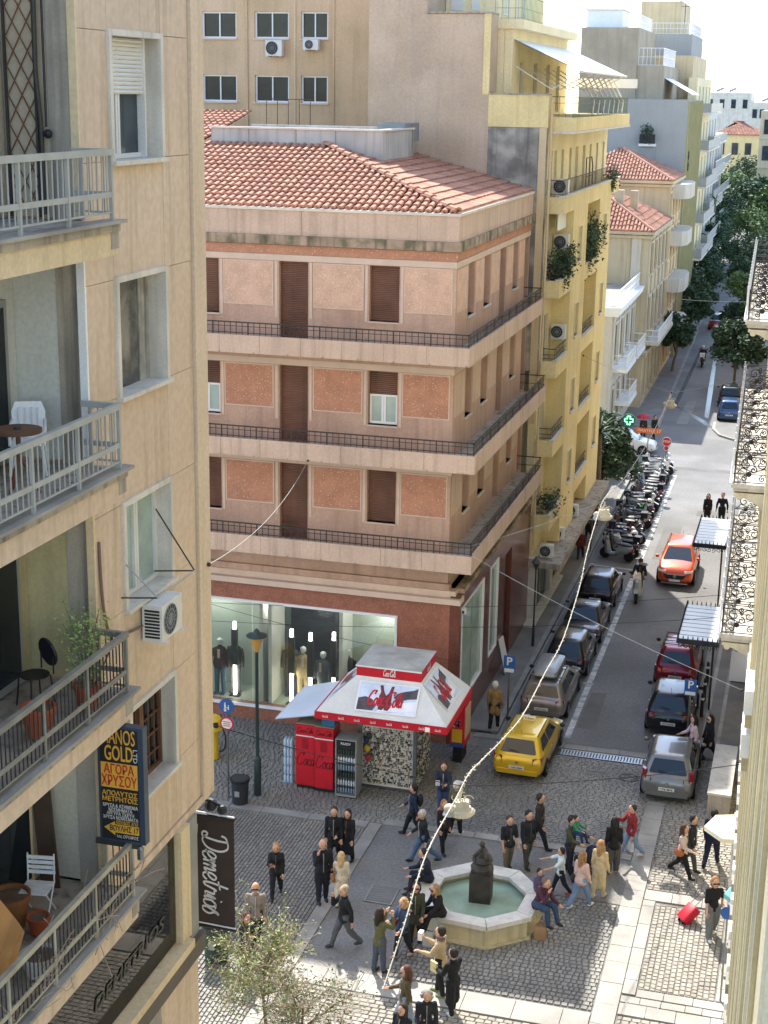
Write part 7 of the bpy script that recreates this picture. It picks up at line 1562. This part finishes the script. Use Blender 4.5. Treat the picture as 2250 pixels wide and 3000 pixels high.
for i, (x, y, l) in enumerate(((-6.75,66.3,'white crash helmet on the nearest scooter'), (-6.75,72.2,'white crash helmet halfway along the scooter row'), (-7.7,79.8,'pale crash helmet near the far end of the scooter row'))):
    t = thing('crash_helmet', l, 'helmet', (x, y, .92), None, 0, True); MB().ball((0,0,.12), .15, 12, 8, (1,1.1,1)).build('shell', HW, t, True); MB().b(-.1,.1,-.17,-.1,.06,.14).build('visor', M['black'], t)
# ================================================================ people
from mathutils import noise as nz
BATCH = []
SK = {'a': mat('skin_light', C('#c79a7e'), .6, .06, 8), 'b': mat('skin_tan', C('#b07f60'), .6, .06, 8)}
def cap(mb, a, b, ra, rb=None, n=8):
    a, b = Vector(a), Vector(b); rb = ra if rb is None else rb; d = (b-a); d = d.normalized() if d.length > 1e-6 else Vector((0,0,1))
    return mb.tube([a-d*ra*.95, a-d*ra*.6, a, b, b+d*rb*.6, b+d*rb*.95], [ra*.25, ra*.8, ra, rb, rb*.8, rb*.25], n)
def rod(p, L, a, side=0.): 
    """point at length L from p, swung forward by angle a (0 hangs down), spread sideways"""
    return Vector(p)+Vector((math.sin(side)*L, math.sin(a)*math.cos(side)*L, -math.cos(a)*math.cos(side)*L))
def cl(name, hexc, rough=.85): return mat('wear_'+hexc.strip('#'), C(hexc), rough, .1, 9, bump=.25, bscale=45)
def person(label, x, y, face, h=1.6, top='#26262b', legs='#2a2b30', hair='#2b221d', style='short', coat='jacket', stride=.0, arms=((.15,.3),(-.1,.3)), lean=.0, shoes='#242322', skin='a', sit=None, z=0., extras=(), vox=.017, group=None, name='person', skirt=None, headturn=0., wide=False, sleeves=True):
    """face: ground direction; arms: (shoulder swing, elbow bend[, spread]) right then left; sit: seat height"""
    fx, fy = face; rz = math.atan2(-fx, fy); t = thing(name, label, 'person', (x, y, z), group, rz, True)
    s = h; G = lambda *a: Vector(a)*s
    hipz = .52*s if sit is None else sit+.075*s; hip = Vector((0, 0, hipz)); ln = lean
    def T(dx, dy, dz): 
        return hip+Vector((dx*s, (dy*math.cos(ln)+dz*math.sin(ln))*s, (dz*math.cos(ln)-dy*math.sin(ln))*s))
    chest = T(0,.005,.2); neck = T(0,0,.3); headc = T(0,.015,.405)
    slope = .108 if 'f' not in extras else .094
    sh = [T(slope,0,.272), T(-slope,0,.272)]; hj = [hip+Vector((.052*s,0,0)), hip+Vector((-.052*s,0,0))]
    limbs = []
    for i, sg in ((0, 1), (1, -1)):
        if sit is None:
            a = stride*sg; k = max(0, -a)*.9+abs(stride)*.15
            L1, L2 = .245*s, .235*s; kn = rod(hj[i], L1, a+max(0,-a)*.25, .02*sg); an = rod(kn, L2, a*.8-k*.8, .01*sg)
        else:
            kn = hj[i]+Vector((.03*sg*s, .235*s, .02*s)); an = kn+Vector((.0, (.03+.05*i)*s, -.24*s))
        limbs.append((kn, an))
    if sit is None:
        low = min(l[1].z for l in limbs)-.04*s; dz = Vector((0,0,-low)); hip = hip+dz; limbs = [(a+dz, b+dz) for a, b in limbs]; hj = [p+dz for p in hj]; chest, neck, headc = T(0,.005,.2), T(0,0,.3), T(0,.015,.405); sh = [T(slope,0,.272), T(-slope,0,.272)]
    AR = []
    for i, sg in ((0, 1), (1, -1)):
        a = arms[i]; sp = (a[2] if len(a) > 2 else .1)*sg; el = rod(sh[i], .175*s, a[0]+ln*.0, sp); 
        inw = a[3] if len(a) > 3 else 0.
        wr = rod(el, .15*s, a[0]+a[1], sp*.3-inw*sg); d = (wr-el).normalized(); AR.append((el, wr, d))
    # body: one continuous figure
    b = MB(); cap(b, T(0,0,.03), T(0,0,.1), .075*s, .07*s); b.ball(chest, .09*s, 10, 8, (1.05,.72,1.2)); cap(b, T(-.06,0,.262), T(.06,0,.262), .036*s); cap(b, neck-Vector((0,0,.01*s)), T(0,.01,.36), .032*s, .03*s)
    b.ball(headc, .065*s, 12, 10, (.86,1.02,1.2)); b.ball(headc+Vector((0,.058*s,-.008*s)), .012*s, 6, 5, (.8,1,1.4)); b.ball(headc+Vector((0,.03*s,-.05*s)), .028*s, 8, 6)
    for sg in (1, -1): b.ball(headc+Vector((.055*s*sg,-.002*s,-.005*s)), .015*s, 6, 5, (.5,.8,1.3))
    for i in (0, 1):
        kn, an = limbs[i]; cap(b, hj[i], kn, .058*s, .038*s); cap(b, kn, an, .037*s, .023*s); el, wr, d = AR[i]; cap(b, sh[i], el, .034*s, .026*s); cap(b, el, wr, .025*s, .017*s); b.ball(wr+d*.035*s, .024*s, 8, 6, (1,.8,1)); cap(b, wr, wr+d*.04*s, .018*s, .022*s)
    fg = MB()
    for i, sg in ((0, 1), (1, -1)):
        el, wr, d = AR[i]; sd = d.cross(Vector((0,0,1))); sd = sd.normalized() if sd.length > .1 else Vector((1,0,0)); cu = d.cross(sd).normalized()
        if cu.y < 0: cu = -cu
        for k in range(4):
            o = wr+d*.05*s+sd*(k-1.5)*.011*s; L = (.038,.044,.041,.032)[k]*s; fg.tube([o, o+d*L*.55+cu*L*.12, o+d*L*.9+cu*L*.5], [.0065*s,.006*s,.0045*s], 5)
        o = wr+d*.02*s-sd*.02*s*sg; fg.tube([o, o+d*.02*s-sd*.014*s*sg+cu*.006*s, o+d*.042*s-sd*.012*s*sg+cu*.018*s], [.0075*s,.007*s,.005*s], 5)
    bo = b.build('body', SK[skin], t, True); BATCH.append((bo, vox, fg))
    e = MB()
    for sg in (1, -1): e.ball(headc+Vector((.024*s*sg,.058*s,.004*s)), .0075*s, 6, 4)
    e.build('eyes', M['black'], t); MB().b(-.016*s, .016*s, -.003*s, .003*s, -.002*s, .003*s).xf(Matrix.Translation(headc+Vector((0,.06*s,-.035*s)))).build('mouth', mat('lips', C('#96584c'), .5), t)
    # clothing
    tm, lm = cl('top', top), cl('legs', legs); c = MB(); g_ = .012*s
    cap(c, T(0,0,.0), T(0,0,.1), .086*s, .074*s); c.ball(chest, .1*s, 10, 8, (1.04,.78,1.18)); cap(c, T(-.055,0,.262), T(.055,0,.262), .045*s); cap(c, neck-Vector((0,0,.035*s)), neck-Vector((0,0,.006*s)), .05*s, .04*s)
    for i in (0, 1):
        el, wr, d = AR[i]; cap(c, sh[i], el, .042*s, .036*s)
        if sleeves: cap(c, el, wr-d*.015*s, .037*s, .027*s)
    if coat in ('coat', 'long'):
        bot = .17 if coat == 'coat' else .3
        if sit is None:
            for dx in (-.035, .035): cap(c, hip+Vector((dx*s,0,0)), hip+Vector((dx*1.4*s, stride*.06*s*(1 if dx > 0 else -1), -bot*s)), .074*s, .07*s)
    elif coat == 'jacket': cap(c, T(-.03,0,-.02), T(.03,0,-.02), .088*s)
    co = c.build('top', tm, t, True); BATCH.append((co, vox, None))
    if coat in ('jacket', 'coat', 'long') and vox < .021:
        fr_ = MB(); fr_.tube([T(0,.066,.285), T(0,.082,.22), T(0,.084,.12), T(0,.088,.0)], [.009*s,.008*s,.006*s,.006*s], 5); fr_.build('jacket_front', cl('front', ('#8d8880','#3b3b40','#b3aca2','#55504a')[int(x*7+y*3) % 4]), t); MB().lathe([(.046*s,-.012*s),(.052*s,.004*s),(.043*s,.018*s)], n=12).xf(Matrix.Translation(neck+Vector((0,0,.004*s)))).build('collar', tm, t, True)
    c = MB(); cap(c, hip-Vector((.03*s,0,0)), hip+Vector((.03*s,0,0)), .078*s)
    for i in (0, 1): 
        kn, an = limbs[i]; k = 1.35 if wide else 1; cap(c, hj[i], kn, .068*s, .05*s*k); cap(c, kn, an+Vector((0,0,.012*s)), .047*s*k, .036*s*k)
    if skirt: cap(c, hip, hip-Vector((0,0,.2*s)), .09*s, .12*s)
    lo = c.build('trousers', lm, t, True); BATCH.append((lo, vox, None))
    sm = cl('shoes', shoes, .6)
    for i in (0, 1):
        an = limbs[i][1]; q = MB(); q.ball(Vector((an.x, an.y+.035*s, max(.024*s, an.z-.018*s))), .045*s, 10, 6, (.62,1.65,.58)); cap(q, an-Vector((0,0,.018*s)), an+Vector((0,0,.012*s)), .027*s, .028*s); q.build('shoe', sm, t, True)
    # hair
    if hair:
        hm = mat('hair_'+hair.strip('#'), C(hair), .7, .25, 14, bump=.5, bscale=60); q = MB(); st = len(q.v)
        if style == 'bald': q.ball(headc+Vector((0,-.018*s,-.01*s)), .06*s, 12, 6, (.9,.85,.6))
        else: q.ball(headc+Vector((0,-.018*s,.016*s)), .069*s, 12, 8, (.92,.96,1.1))
        if style == 'long': cap(q, headc+Vector((0,-.04*s,.0)), headc+Vector((0,-.055*s,-.15*s)), .058*s, .045*s, 10); cap(q, headc+Vector((.045*s,-.01*s,0)), headc+Vector((.05*s,0,-.11*s)), .026*s, .02*s); cap(q, headc+Vector((-.045*s,-.01*s,0)), headc+Vector((-.05*s,0,-.11*s)), .026*s, .02*s)
        if style == 'bob': q.ball(headc+Vector((0,-.02*s,-.025*s)), .072*s, 12, 8, (1.02,.92,1.1))
        if style == 'curly':
            r2 = random.Random(3)
            for k in range(26): dv = Vector((r2.gauss(0,1), r2.gauss(-.5,.7), r2.gauss(.2,.8))).normalized(); q.ball(headc+dv*.07*s+Vector((0,-.01*s,-.01*s)), .026*s, 6, 5)
        if style == 'cap': q.ball(headc+Vector((0,0,.03*s)), .071*s, 12, 6, (.95,1.05,.9)); q.b(-.045*s+headc.x, .045*s+headc.x, headc.y+.04*s, headc.y+.12*s, headc.z+.03*s, headc.z+.04*s)
        for i in range(st, len(q.v)):                                   # keep the face free
            v = Vector(q.v[i])-headc
            if v.y > .012*s and v.z < .045*s and style != 'cap': q.v[i] = tuple(headc+Vector((v.x*.96, .012*s, v.z)))
        q.build('hair' if style != 'cap' else 'cap', hm, t, True)
    for e_ in extras:
        if e_ == 'backpack' or (isinstance(e_, tuple) and e_[0] == 'backpack'):
            m_ = cl('bag', e_[1] if isinstance(e_, tuple) else '#1f2430'); q = MB(); q.ball(T(0,-.11,.19), .085*s, 10, 8, (1,.62,1.35)); q.build('backpack', m_, t, True)
        if isinstance(e_, tuple) and e_[0] == 'bag':
            q = MB(); c0 = T(.125*e_[2],-.02,.0); q.ball(c0, .075*s, 10, 8, (.5,1.25,.95)); q.tube([c0+Vector((0,.06*s,.04*s)), T(.11*e_[2],.02,.29), c0+Vector((0,-.06*s,.04*s))], .007*s, 5); q.build('handbag', cl('bag', e_[1]), t, True)
        if isinstance(e_, tuple) and e_[0] == 'held':
            el, wr, d = AR[e_[2]]; MB().bc(*(wr+d*.06*s+Vector((0,.01*s,.01*s))), e_[3][0], e_[3][1], e_[3][2]).build('held_item', cl('item', e_[1]), t)
        if isinstance(e_, tuple) and e_[0] == 'carrier':
            el, wr, d = AR[e_[2]]; c0 = wr+d*.06*s; MB().add([c0+Vector((-.11,-.05,-.32)),c0+Vector((.11,-.05,-.32)),c0+Vector((.11,.05,-.32)),c0+Vector((-.11,.05,-.32)),c0+Vector((-.09,-.03,-.04)),c0+Vector((.09,-.03,-.04)),c0+Vector((.09,.03,-.04)),c0+Vector((-.09,.03,-.04))], [(0,3,2,1),(0,1,5,4),(1,2,6,5),(2,3,7,6),(3,0,4,7)]).build('carrier_bag', cl('item', e_[1]), t)
        if e_ == 'shades': MB().b(-.05*s, .05*s, .048*s, .066*s, -.008*s, .014*s).xf(Matrix.Translation(headc)).build('sunglasses', M['black'], t)
        if isinstance(e_, tuple) and e_[0] == 'scarf': MB().lathe([(.05*s,-.02*s),(.062*s,.0),(.05*s,.02*s)], n=12).xf(Matrix.Translation(neck+Vector((0,0,.01*s)))).build('scarf', cl('scarf', e_[1]), t, True)
        if isinstance(e_, tuple) and e_[0] == 'vest': pass
    return t
W_ = .42
person('woman in black jacket and trousers walking alone at the left of the square', -11.92, 33.05, (.25,-1), 1.55, '#1f1f22', '#232326', '#a8835c', 'bob', 'jacket', .3, ((.5,1.5,.1,.3),(.1,.3)), extras=('f', ('held', '#8c5a4a', 0, (.07,.05,.09))))
person('bald man in long dark coat holding a phone to his ear', -10.71, 33.15, (.5,-.9), 1.78, '#1e2027', '#232530', '#8d8078', 'bald', 'coat', .08, ((.9,2.2,.1,.25),(.05,.25)), extras=(('bag', '#a5835a', -1),))
person('man in black coat walking beside the woman in the black coat', -11.05, 35.2, (.15,-1), 1.66, '#1c1c20', '#1d1e22', '#3a2c24', 'short', 'coat', .25, ((.0,.25),(.1,.3)))
person('woman in long black coat with dark hair before the kiosk square', -10.7, 35.3, (-.1,-1), 1.58, '#1a1b20', '#17171b', '#2a1f1b', 'long', 'long', .15, ((.3,.9,.15),(.1,.3)), extras=('f',))
person('blonde woman in cream coat seen from behind with a brown bag', -10.2, 33.1, (-.2,1), 1.52, '#d8ccb4', '#cabfa6', '#cba873', 'long', 'long', .1, ((.1,.3),(.5,1.2)), extras=('f', ('bag', '#9a6d3b', -1)))
person('man in black jacket and grey trousers striding while phoning', -9.55, 31.3, (-.75,-.55), 1.7, '#1d1f20', '#55575a', '#a08f7d', 'short', 'jacket', W_, ((.8,2.2,.1,.3),(-.35,.3)), shoes='#3a3a3c')
person('woman in olive jacket and jeans with hands raised to her face', -8.44, 30.5, (.55,.8), 1.68, '#5e5d3d', '#4a505c', '#2c2119', 'long', 'jacket', .08, ((1.0,2.0,.1,.25),(1.0,1.9,.1,.25)), extras=('f',))
person('curly blonde woman in denim jacket with a red bag', -8.08, 31.3, (-.5,-.8), 1.58, '#3e4f66', '#1e2026', '#b9935f', 'curly', 'jacket', .25, ((.6,1.2,.1,.3),(.3,.8)), extras=('f', ('bag', '#7d2433', 1)), shoes='#b89a8c')
person('woman in dark olive coat and glasses behind the curly blonde', -7.95, 32.0, (.1,-1), 1.64, '#3d3d2d', '#1f1f22', '#33261e', 'bob', 'coat', .1, ((.5,1.3,.1,.3),(.2,.6)), extras=('f', 'shades'))
person('man in navy sitting on the left rim of the fountain', -8.12, 33.9, (-.9,-.4), 1.66, '#252b3b', '#232630', '#2b221d', 'short', 'jacket', sit=.64, arms=((.5,.9),(.5,.9)), lean=.2)
person('woman in black vest with white sleeves sitting on the fountain rim', -7.42, 32.35, (-.75,-.65), 1.6, '#1d1e20', '#1c1d20', '#9c7a52', 'long', 'jacket', sit=.64, arms=((.5,.7),(.5,.7)), lean=.25, extras=('f', 'shades'))
person('man in beige jacket with a paper, standing in the sun below the fountain', -6.85, 30.0, (-.9,.1), 1.76, '#b7a07c', '#1b1c20', '#2c231e', 'short', 'jacket', .12, ((.7,1.3,.1,.2),(.5,1.2)), extras=(('held', '#dfe0dc', 0, (.16,.1,.2)), ('scarf', '#6b5d55')), shoes='#8c8f5e')
person('man in long black coat carrying a yellow folder below the fountain', -6.4, 29.35, (-.6,.4), 1.66, '#17181b', '#191a1d', '#241c18', 'short', 'long', .1, ((.3,.9),(.4,1.1,.1,.2)), extras=(('held', '#d8c98c', 1, (.05,.2,.26)),), shoes='#cfc8bd')
person('woman in brown jacket and pale jeans near the bottom edge', -7.25, 28.45, (-.85,-.3), 1.64, '#5c5039', '#8c9cae', '#5a3a2a', 'long', 'jacket', .35, ((.4,1.0),(-.2,.4)), extras=('f', 'shades'))
person('grey-haired person in black jacket at the bottom edge', -6.6, 27.7, (.3,-.9), 1.6, '#222227', '#26262b', '#9c9590', 'curly', 'jacket', .1, ((.3,.8),(.2,.5))); person('dark-haired person in black leaning at the very bottom edge', -6.95, 27.05, (-.4,-.9), 1.6, '#1f1f23', '#232328', '#32241d', 'long', 'jacket', .05)
person('man in navy jacket striding left past the kiosk', -9.4, 37.3, (-1,-.1), 1.64, '#232a3f', '#1d1f26', '#251d19', 'short', 'jacket', W_, ((.4,.5),(-.4,.3)), extras=('backpack',))
person('woman with a coral backpack walking behind the man in leather', -8.4, 36.7, (.6,-.7), 1.56, '#25242a', '#1f2026', '#a06a45', 'long', 'jacket', .3, extras=('f', ('backpack', '#c9776a')))
person('grey-haired man in black leather jacket and jeans taking a long step', -8.75, 35.95, (-.9,-.4), 1.62, '#202225', '#4d6480', '#b5b0a9', 'short', 'jacket', .5, ((.3,.6),(-.3,.4)), lean=.1)
person('man in navy jacket and jeans reading beside the kiosk wall', -8.95, 38.95, (.1,-1), 1.58, '#2a2f3f', '#3d5070', '#4d3b30', 'short', 'jacket', .05, ((.6,1.3,.1,.3),(.5,1.3,.1,.3)), extras=(('held', '#c9c7c0', 0, (.12,.06,.14)),))
person('man in olive coat and pale cap half behind the hanging lamp', -8.3, 37.75, (.5,.8), 1.62, '#5f5a43', '#1b1b1f', '#cfc9ba', 'cap', 'coat', .15, shoes='#d0cbc2')
person('police officer in dark shirt and khaki trousers behind the fountain', -6.5, 36.2, (.5,-.7), 1.6, '#1f2227', '#6d6450', '#4a3426', 'short', 'jacket', .15, ((.1,.3),(.2,.4)), sleeves=False)
person('man in dark shirt and grey-green trousers behind the officer', -6.05, 36.55, (.6,-.6), 1.66, '#24272b', '#47493f', '#2a211c', 'short', 'jacket', .2)
person('man in dark brown quilted jacket walking right across the lane', -5.95, 37.7, (1,-.05), 1.66, '#37302c', '#202126', '#2f2520', 'short', 'jacket', .4)
person('man in olive jacket carrying a child and pushing a pram', -4.9, 36.55, (.8,-.3), 1.68, '#4a4a38', '#2b2f3a', '#2c231d', 'short', 'jacket', .15, ((.6,.9),(.7,.9)))
person('child in green top carried on the man with the pram', -4.78, 36.5, (.8,-.3), .98, '#2a7a5c', '#26365a', '#2a211c', 'short', 'jacket', .05, sit=.25, z=.92, arms=((.7,.9),(.7,.9)))
person('boy in white and mint shirt with arms out beside the fountain', -4.95, 35.35, (-.85,-.3), 1.36, '#cfd8d2', '#20242f', '#241d19', 'short', 'jacket', .35, ((1.2,.2,.2),(.9,.4,.2)), sleeves=False, shoes='#a8483a')
person('woman in pale pink jacket and jeans walking past the fountain', -4.35, 34.85, (.5,.75), 1.62, '#cfae9e', '#6f87a3', '#9a7048', 'long', 'jacket', .38, extras=('f', ('bag', '#3a342f', -1)), shoes='#dedad4')
person('woman in long beige trench coat seen from behind', -3.98, 35.5, (.35,.9), 1.63, '#c9b183', '#c0b08c', '#a87f52', 'long', 'long', .15, extras=('f',), shoes='#cbbfa6')
person('woman with long black hair, black top and grey trousers', -3.8, 36.9, (-.1,.9), 1.64, '#1b1a1c', '#4d4c4c', '#191618', 'long', 'jacket', .12, extras=('f',), shoes='#d5d0c8', wide=True)
person('man in dark red jacket with carrier bag looking at his phone', -3.45, 37.95, (-.8,-.5), 1.6, '#8a2b2a', '#7f95ad', '#33271f', 'short', 'jacket', .38, ((.7,1.4,.1,.2),(.0,.3)), extras=(('carrier', '#c9c2bb', 1), ('held', '#26272b', 0, (.05,.02,.1))), shoes='#cfcac4')
person('woman with tan shoulder bag and black leggings walking right', -2.02, 37.3, (.9,-.25), 1.55, '#cdb5a5', '#17171a', '#4a3023', 'long', 'jacket', .45, ((.4,.9),(-.2,.5)), extras=('f', ('bag', '#a8663c', 1)))
person('man in dark clothes walking beside the woman with the tan bag', -1.83, 37.75, (.9,-.3), 1.6, '#26282d', '#4b4c45', '#2a211c', 'short', 'jacket', .3)
person('man in navy jacket and trousers walking away at the right', -1.3, 38.1, (.2,1), 1.7, '#1b2138', '#1a1f33', '#1e1a1a', 'short', 'jacket', .4, ((.2,1.2,.2),(.0,.3)), extras=(('scarf', '#1b1d28'),))
person('woman in black tee and wide grey trousers pulling a red suitcase', -1.03, 34.4, (.35,-.95), 1.67, '#17171a', '#6b6c6c', '#9a6b44', 'bob', 'short', .25, ((.15,.25),(-.45,.1,.35)), extras=('f', 'shades'), shoes='#dcdad6', wide=True, sleeves=False)
person('woman in pale pink shirt walking beside the black parked car', -2.36, 44.75, (-.85,-.35), 1.56, '#d3b8b8', '#32405a', '#241c19', 'long', 'jacket', .42, ((.5,.7),(-.2,.4)), extras=('f',))
person('woman in black with sunglasses walking on the right pavement', -1.88, 44.95, (-.8,-.5), 1.56, '#19191c', '#1a1a1d', '#1c1717', 'long', 'coat', .4, extras=('f', 'shades'), shoes='#c9c4bc')
person('white-haired man in tan coat walking away on the left pavement', -8.78, 45.3, (.05,1), 1.66, '#8f7248', '#1d1c1e', '#d5d0c8', 'short', 'coat', .15)
person('person in dark red top under the concrete canopy', -8.95, 64.9, (0,-1), 1.45, '#5f2a2c', '#2c3040', '#2a211c', 'short', 'jacket', .3, vox=.022); person('person in dark clothes beneath the far parking sign', -9.05, 68.0, (.1,1), 1.45, '#2b2f38', '#23252c', '#2a211c', 'short', 'coat', .2, vox=.022)
person('woman in black standing in the sun beyond the far canopy', -3.98, 72.8, (-.1,-1), 1.5, '#151517', '#17171a', '#1c1717', 'long', 'coat', .06, vox=.022, extras=('f',)); person('man in black standing legs apart beyond the far canopy', -3.3, 72.9, (-.1,-1), 1.58, '#151619', '#17181b', '#3a2f28', 'short', 'jacket', .0, ((-.1,.2,.3),(.1,.2,.3)), vox=.022)
person('person with white shirt and dark coat left at the far corner', -9.35, 80.3, (-.2,-1), 1.5, '#3a3d45', '#1f2026', '#2a211c', 'short', 'coat', .1, vox=.022); person('person in black jacket second at the far corner', -9.0, 81.0, (.3,-1), 1.5, '#1c1d21', '#1d1e22', '#241d19', 'short', 'coat', .2, vox=.022); person('person in dark coat with shoulder strap nearest the scooters', -8.5, 80.8, (.1,-1), 1.5, '#1f2025', '#1e1f24', '#2a211c', 'short', 'long', .2, vox=.022, extras=(('bag', '#8c8577', 1),))
person('person under a red umbrella beyond the white car', -9.1, 90.6, (0,-1), 1.45, '#3a2a2c', '#232328', '#2a211c', 'short', 'coat', .1, vox=.025)
t = thing('umbrella', 'red umbrella held open beyond the white car', 'umbrella', (-9.1, 90.4, .9), None, 0, True); MB().lathe([(.42,.5),(.36,.62),(.2,.72),(.01,.76)], n=10, close=False).build('canopy', mat('umbrella_red', C('#a8283a'), .6), t); MB().tube([(0,0,.0),(0,0,.8)], .01, 5).build('shaft', M['steel'], t)
person('person in black striding on the far left pavement', -8.5, 91.2, (.5,-.8), 1.45, '#191a1e', '#1b1c20', '#241d19', 'short', 'coat', .4, vox=.025)
person('man in burgundy jumper sitting on the right rim of the fountain', -5.2, 33.45, (.85,-.5), 1.68, '#4d2a38', '#36465f', '#6b5a4d', 'short', 'jacket', sit=.63, arms=((1.0,1.9,.1,.25),(.4,.8)), lean=.3)
person('child in purple top behind the seated man in burgundy', -5.35, 34.35, (.7,-.6), 1.2, '#5e5570', '#2d3444', '#241d19', 'short', 'jacket', .05)
person('bald man in sunglasses beside the brown banner', -11.6, 30.7, (.3,-1), 1.72, '#8a7f78', '#2c2c30', '#c79a7e', 'bald', 'jacket', .1, extras=('shades',)); person('person with dark hair in front of the bald man', -11.4, 29.5, (.8,-.4), 1.6, '#2a2a30', '#2b2b30', '#4d3226', 'long', 'jacket', .1, ((.8,1.4),(.2,.4)))
person('brown-haired person at the right edge above the cream parasol', -.55, 38.9, (-.3,-1), 1.62, '#2b2422', '#2a2a2e', '#5c3626', 'bob', 'jacket', .1)
# motorcycle rider waiting on the lane line, and one far up the street
BK = paint('sc_dark', '#2a2c2e', .35, .2)
scooter('dark motorcycle with white fairing waiting beside the orange car', -5.85, 60.2, math.pi, paint('sc_white2', '#b9bab4', .35, .1), 'black', None, True, 1.0); person('rider in dark jacket and helmet astride the waiting motorcycle', -5.85, 60.55, (0,-1), 1.62, '#252623', '#50565c', '#2a2b2d', 'cap', 'jacket', sit=.74, arms=((.7,.5,.3),(.7,.5,.3)), extras=('backpack',), vox=.02)
scooter('scooter ridden away up the wet far street', -7.7, 118.5, 0, BK, 'black', M['bright'], False, 1.0); person('rider in dark jacket and pale helmet on the far scooter', -7.7, 118.3, (0,1), 1.62, '#26282c', '#2c2e33', '#c9d2d6', 'cap', 'jacket', sit=.72, arms=((.7,.5,.3),(.7,.5,.3)), vox=.025)
# carried and wheeled things
t = thing('suitcase', 'red wheeled suitcase tilted behind the woman in black tee', 'suitcase', (-1.78, 34.9, .0), None, R_(-55), True); RS = mat('case_red', C('#c81f33'), .5, .06, 3); Mx = Matrix.Translation((0,0,.06)) @ Matrix.Rotation(R_(-48), 4, 'X')
q = MB(); rg = [rrect(.17, -.11, .11, 0, .05), rrect(.18, -.12, .12, .03, .05), rrect(.18, -.12, .12, .45, .05), rrect(.15, -.1, .1, .48, .05)]; n = len(rg[0]); q.v = [p for r in rg for p in r]
for i in range(3):
    for k in range(n): a = i*n+k; c = i*n+(k+1) % n; q.f.append((a, c, c+n, a+n))
q.f.append(tuple(range(n-1,-1,-1))); q.f.append(tuple(3*n+k for k in range(n))); q.xf(Mx).build('shell', RS, t, True); MB().b(-.11,.11,.12,.15,.08,.3).xf(Mx).build('pocket', RS, t)
for sx in (-.1, .1): MB().tube([(sx,-.1,.45),(sx,-.1,.92)], .008, 5).xf(Mx).build('handle_rod', M['black'], t); MB().lathe([(.01,-.015),(.035,-.015),(.035,.015),(.01,.015)], n=10).xf(Matrix.Translation((sx,-.02,.035)) @ Matrix.Rotation(R_(90),4,'Y')).build('wheel', M['rubber'], t)
MB().tube([(-.1,-.1,.92),(.1,-.1,.92)], .013, 6).xf(Mx).build('handle', M['black'], t)
t = thing('pram', 'black pram with hood pushed by the man with the child', 'pram', (-4.42, 36.35, 0), None, R_(-70), True)
q = MB(); q.ball((0,0,.58), .3, 12, 8, (.75,1.2,.55)); q.build('carrycot', mat('pram_black', C('#1e2128'), .8), t, True); q = MB(); q.ball((0,.15,.72), .27, 12, 6, (.8,.8,.95)); q.build('hood', mat('pram_hood', C('#23293a'), .8), t, True)
for sx in (-.2, .2):
    for yy in (-.32, .32): MB().lathe([(.1,-.02),(.13,-.02),(.13,.02),(.1,.02)], n=14).xf(Matrix.Translation((sx,yy,.13)) @ Matrix.Rotation(R_(90),4,'Y')).build('wheel', M['rubber'], t); MB().tube([(sx,yy,.13),(sx*.8,-yy*.3,.55)], .012, 5).build('strut', M['steel'], t)
MB().tube([(-.2,-.2,.5),(-.2,-.5,.95),(.2,-.5,.95),(.2,-.2,.5)], .013, 6).build('handle', M['black'], t); MB().b(-.15,.15,-.2,.2,.2,.34).build('basket', mat('basket_red', C('#7d4a3c'), .8), t)
t = thing('shopping_bags', 'paper shopping bags on the ground by the seated woman at the fountain', 'bags', (-7.95, 32.2, 0))
for k, (x, y, c) in enumerate(((-8.05,32.3,'#a07e58'), (-7.8,32.15,'#b9bcc9'), (-7.62,31.95,'#c9c4bb'))): MB().add([(x-.12,y-.07,0),(x+.12,y-.07,0),(x+.12,y+.07,0),(x-.12,y+.07,0),(x-.12,y-.05,.42),(x+.12,y-.05,.42),(x+.12,y+.05,.4),(x-.12,y+.05,.4)], [(0,1,5,4),(1,2,6,5),(2,3,7,6),(3,0,4,7),(0,3,2,1)]).build('paper_bag', mat('bag_%d' % k, C(c), .8), t)
t = thing('paper_bag', 'brown paper bag on the ground beside the seated man in burgundy', 'bag', (-5.05, 33.2, 0)); MB().b(-5.2,-4.92,33.0,33.2,0,.34).build('bag', mat('bag_0', C('#a07e58'), .8), t); MB().tube([(-5.14,33.1,.34),(-5.1,33.1,.44),(-5.0,33.1,.44),(-4.98,33.1,.34)], .006, 4).build('handle', M['wood'], t)
# turn the overlapping limb shapes into continuous skins, all in one evaluation
for o, vx, fg in BATCH:
    m_ = o.modifiers.new('skin', 'REMESH'); m_.mode = 'VOXEL'; m_.voxel_size = vx; m_.use_smooth_shade = True
dg = bpy.context.evaluated_depsgraph_get(); new = []
for o, vx, fg in BATCH: new.append(bpy.data.meshes.new_from_object(o.evaluated_get(dg)))
for (o, vx, fg), me in zip(BATCH, new):
    old = o.data; mt = old.materials[0]; o.modifiers.clear(); bm = bmesh.new(); bm.from_mesh(me)
    bmesh.ops.smooth_vert(bm, verts=bm.verts, factor=.5, use_axis_x=True, use_axis_y=True, use_axis_z=True)
    if fg:
        tmp = fg.mesh('fingers', None); bm.from_mesh(tmp); bpy.data.meshes.remove(tmp)
    if not fg:                                                          # cloth folds
        bm.normal_update()
        for v in bm.verts:
            q = v.co*11; q.z *= .75; v.co += v.normal*(.011*nz.noise(q)+.006*nz.noise(q*2.7))
    for f in bm.faces: f.smooth = True; f.material_index = 0
    bm.to_mesh(me); bm.free(); me.materials.clear(); me.materials.append(mt); o.data = me
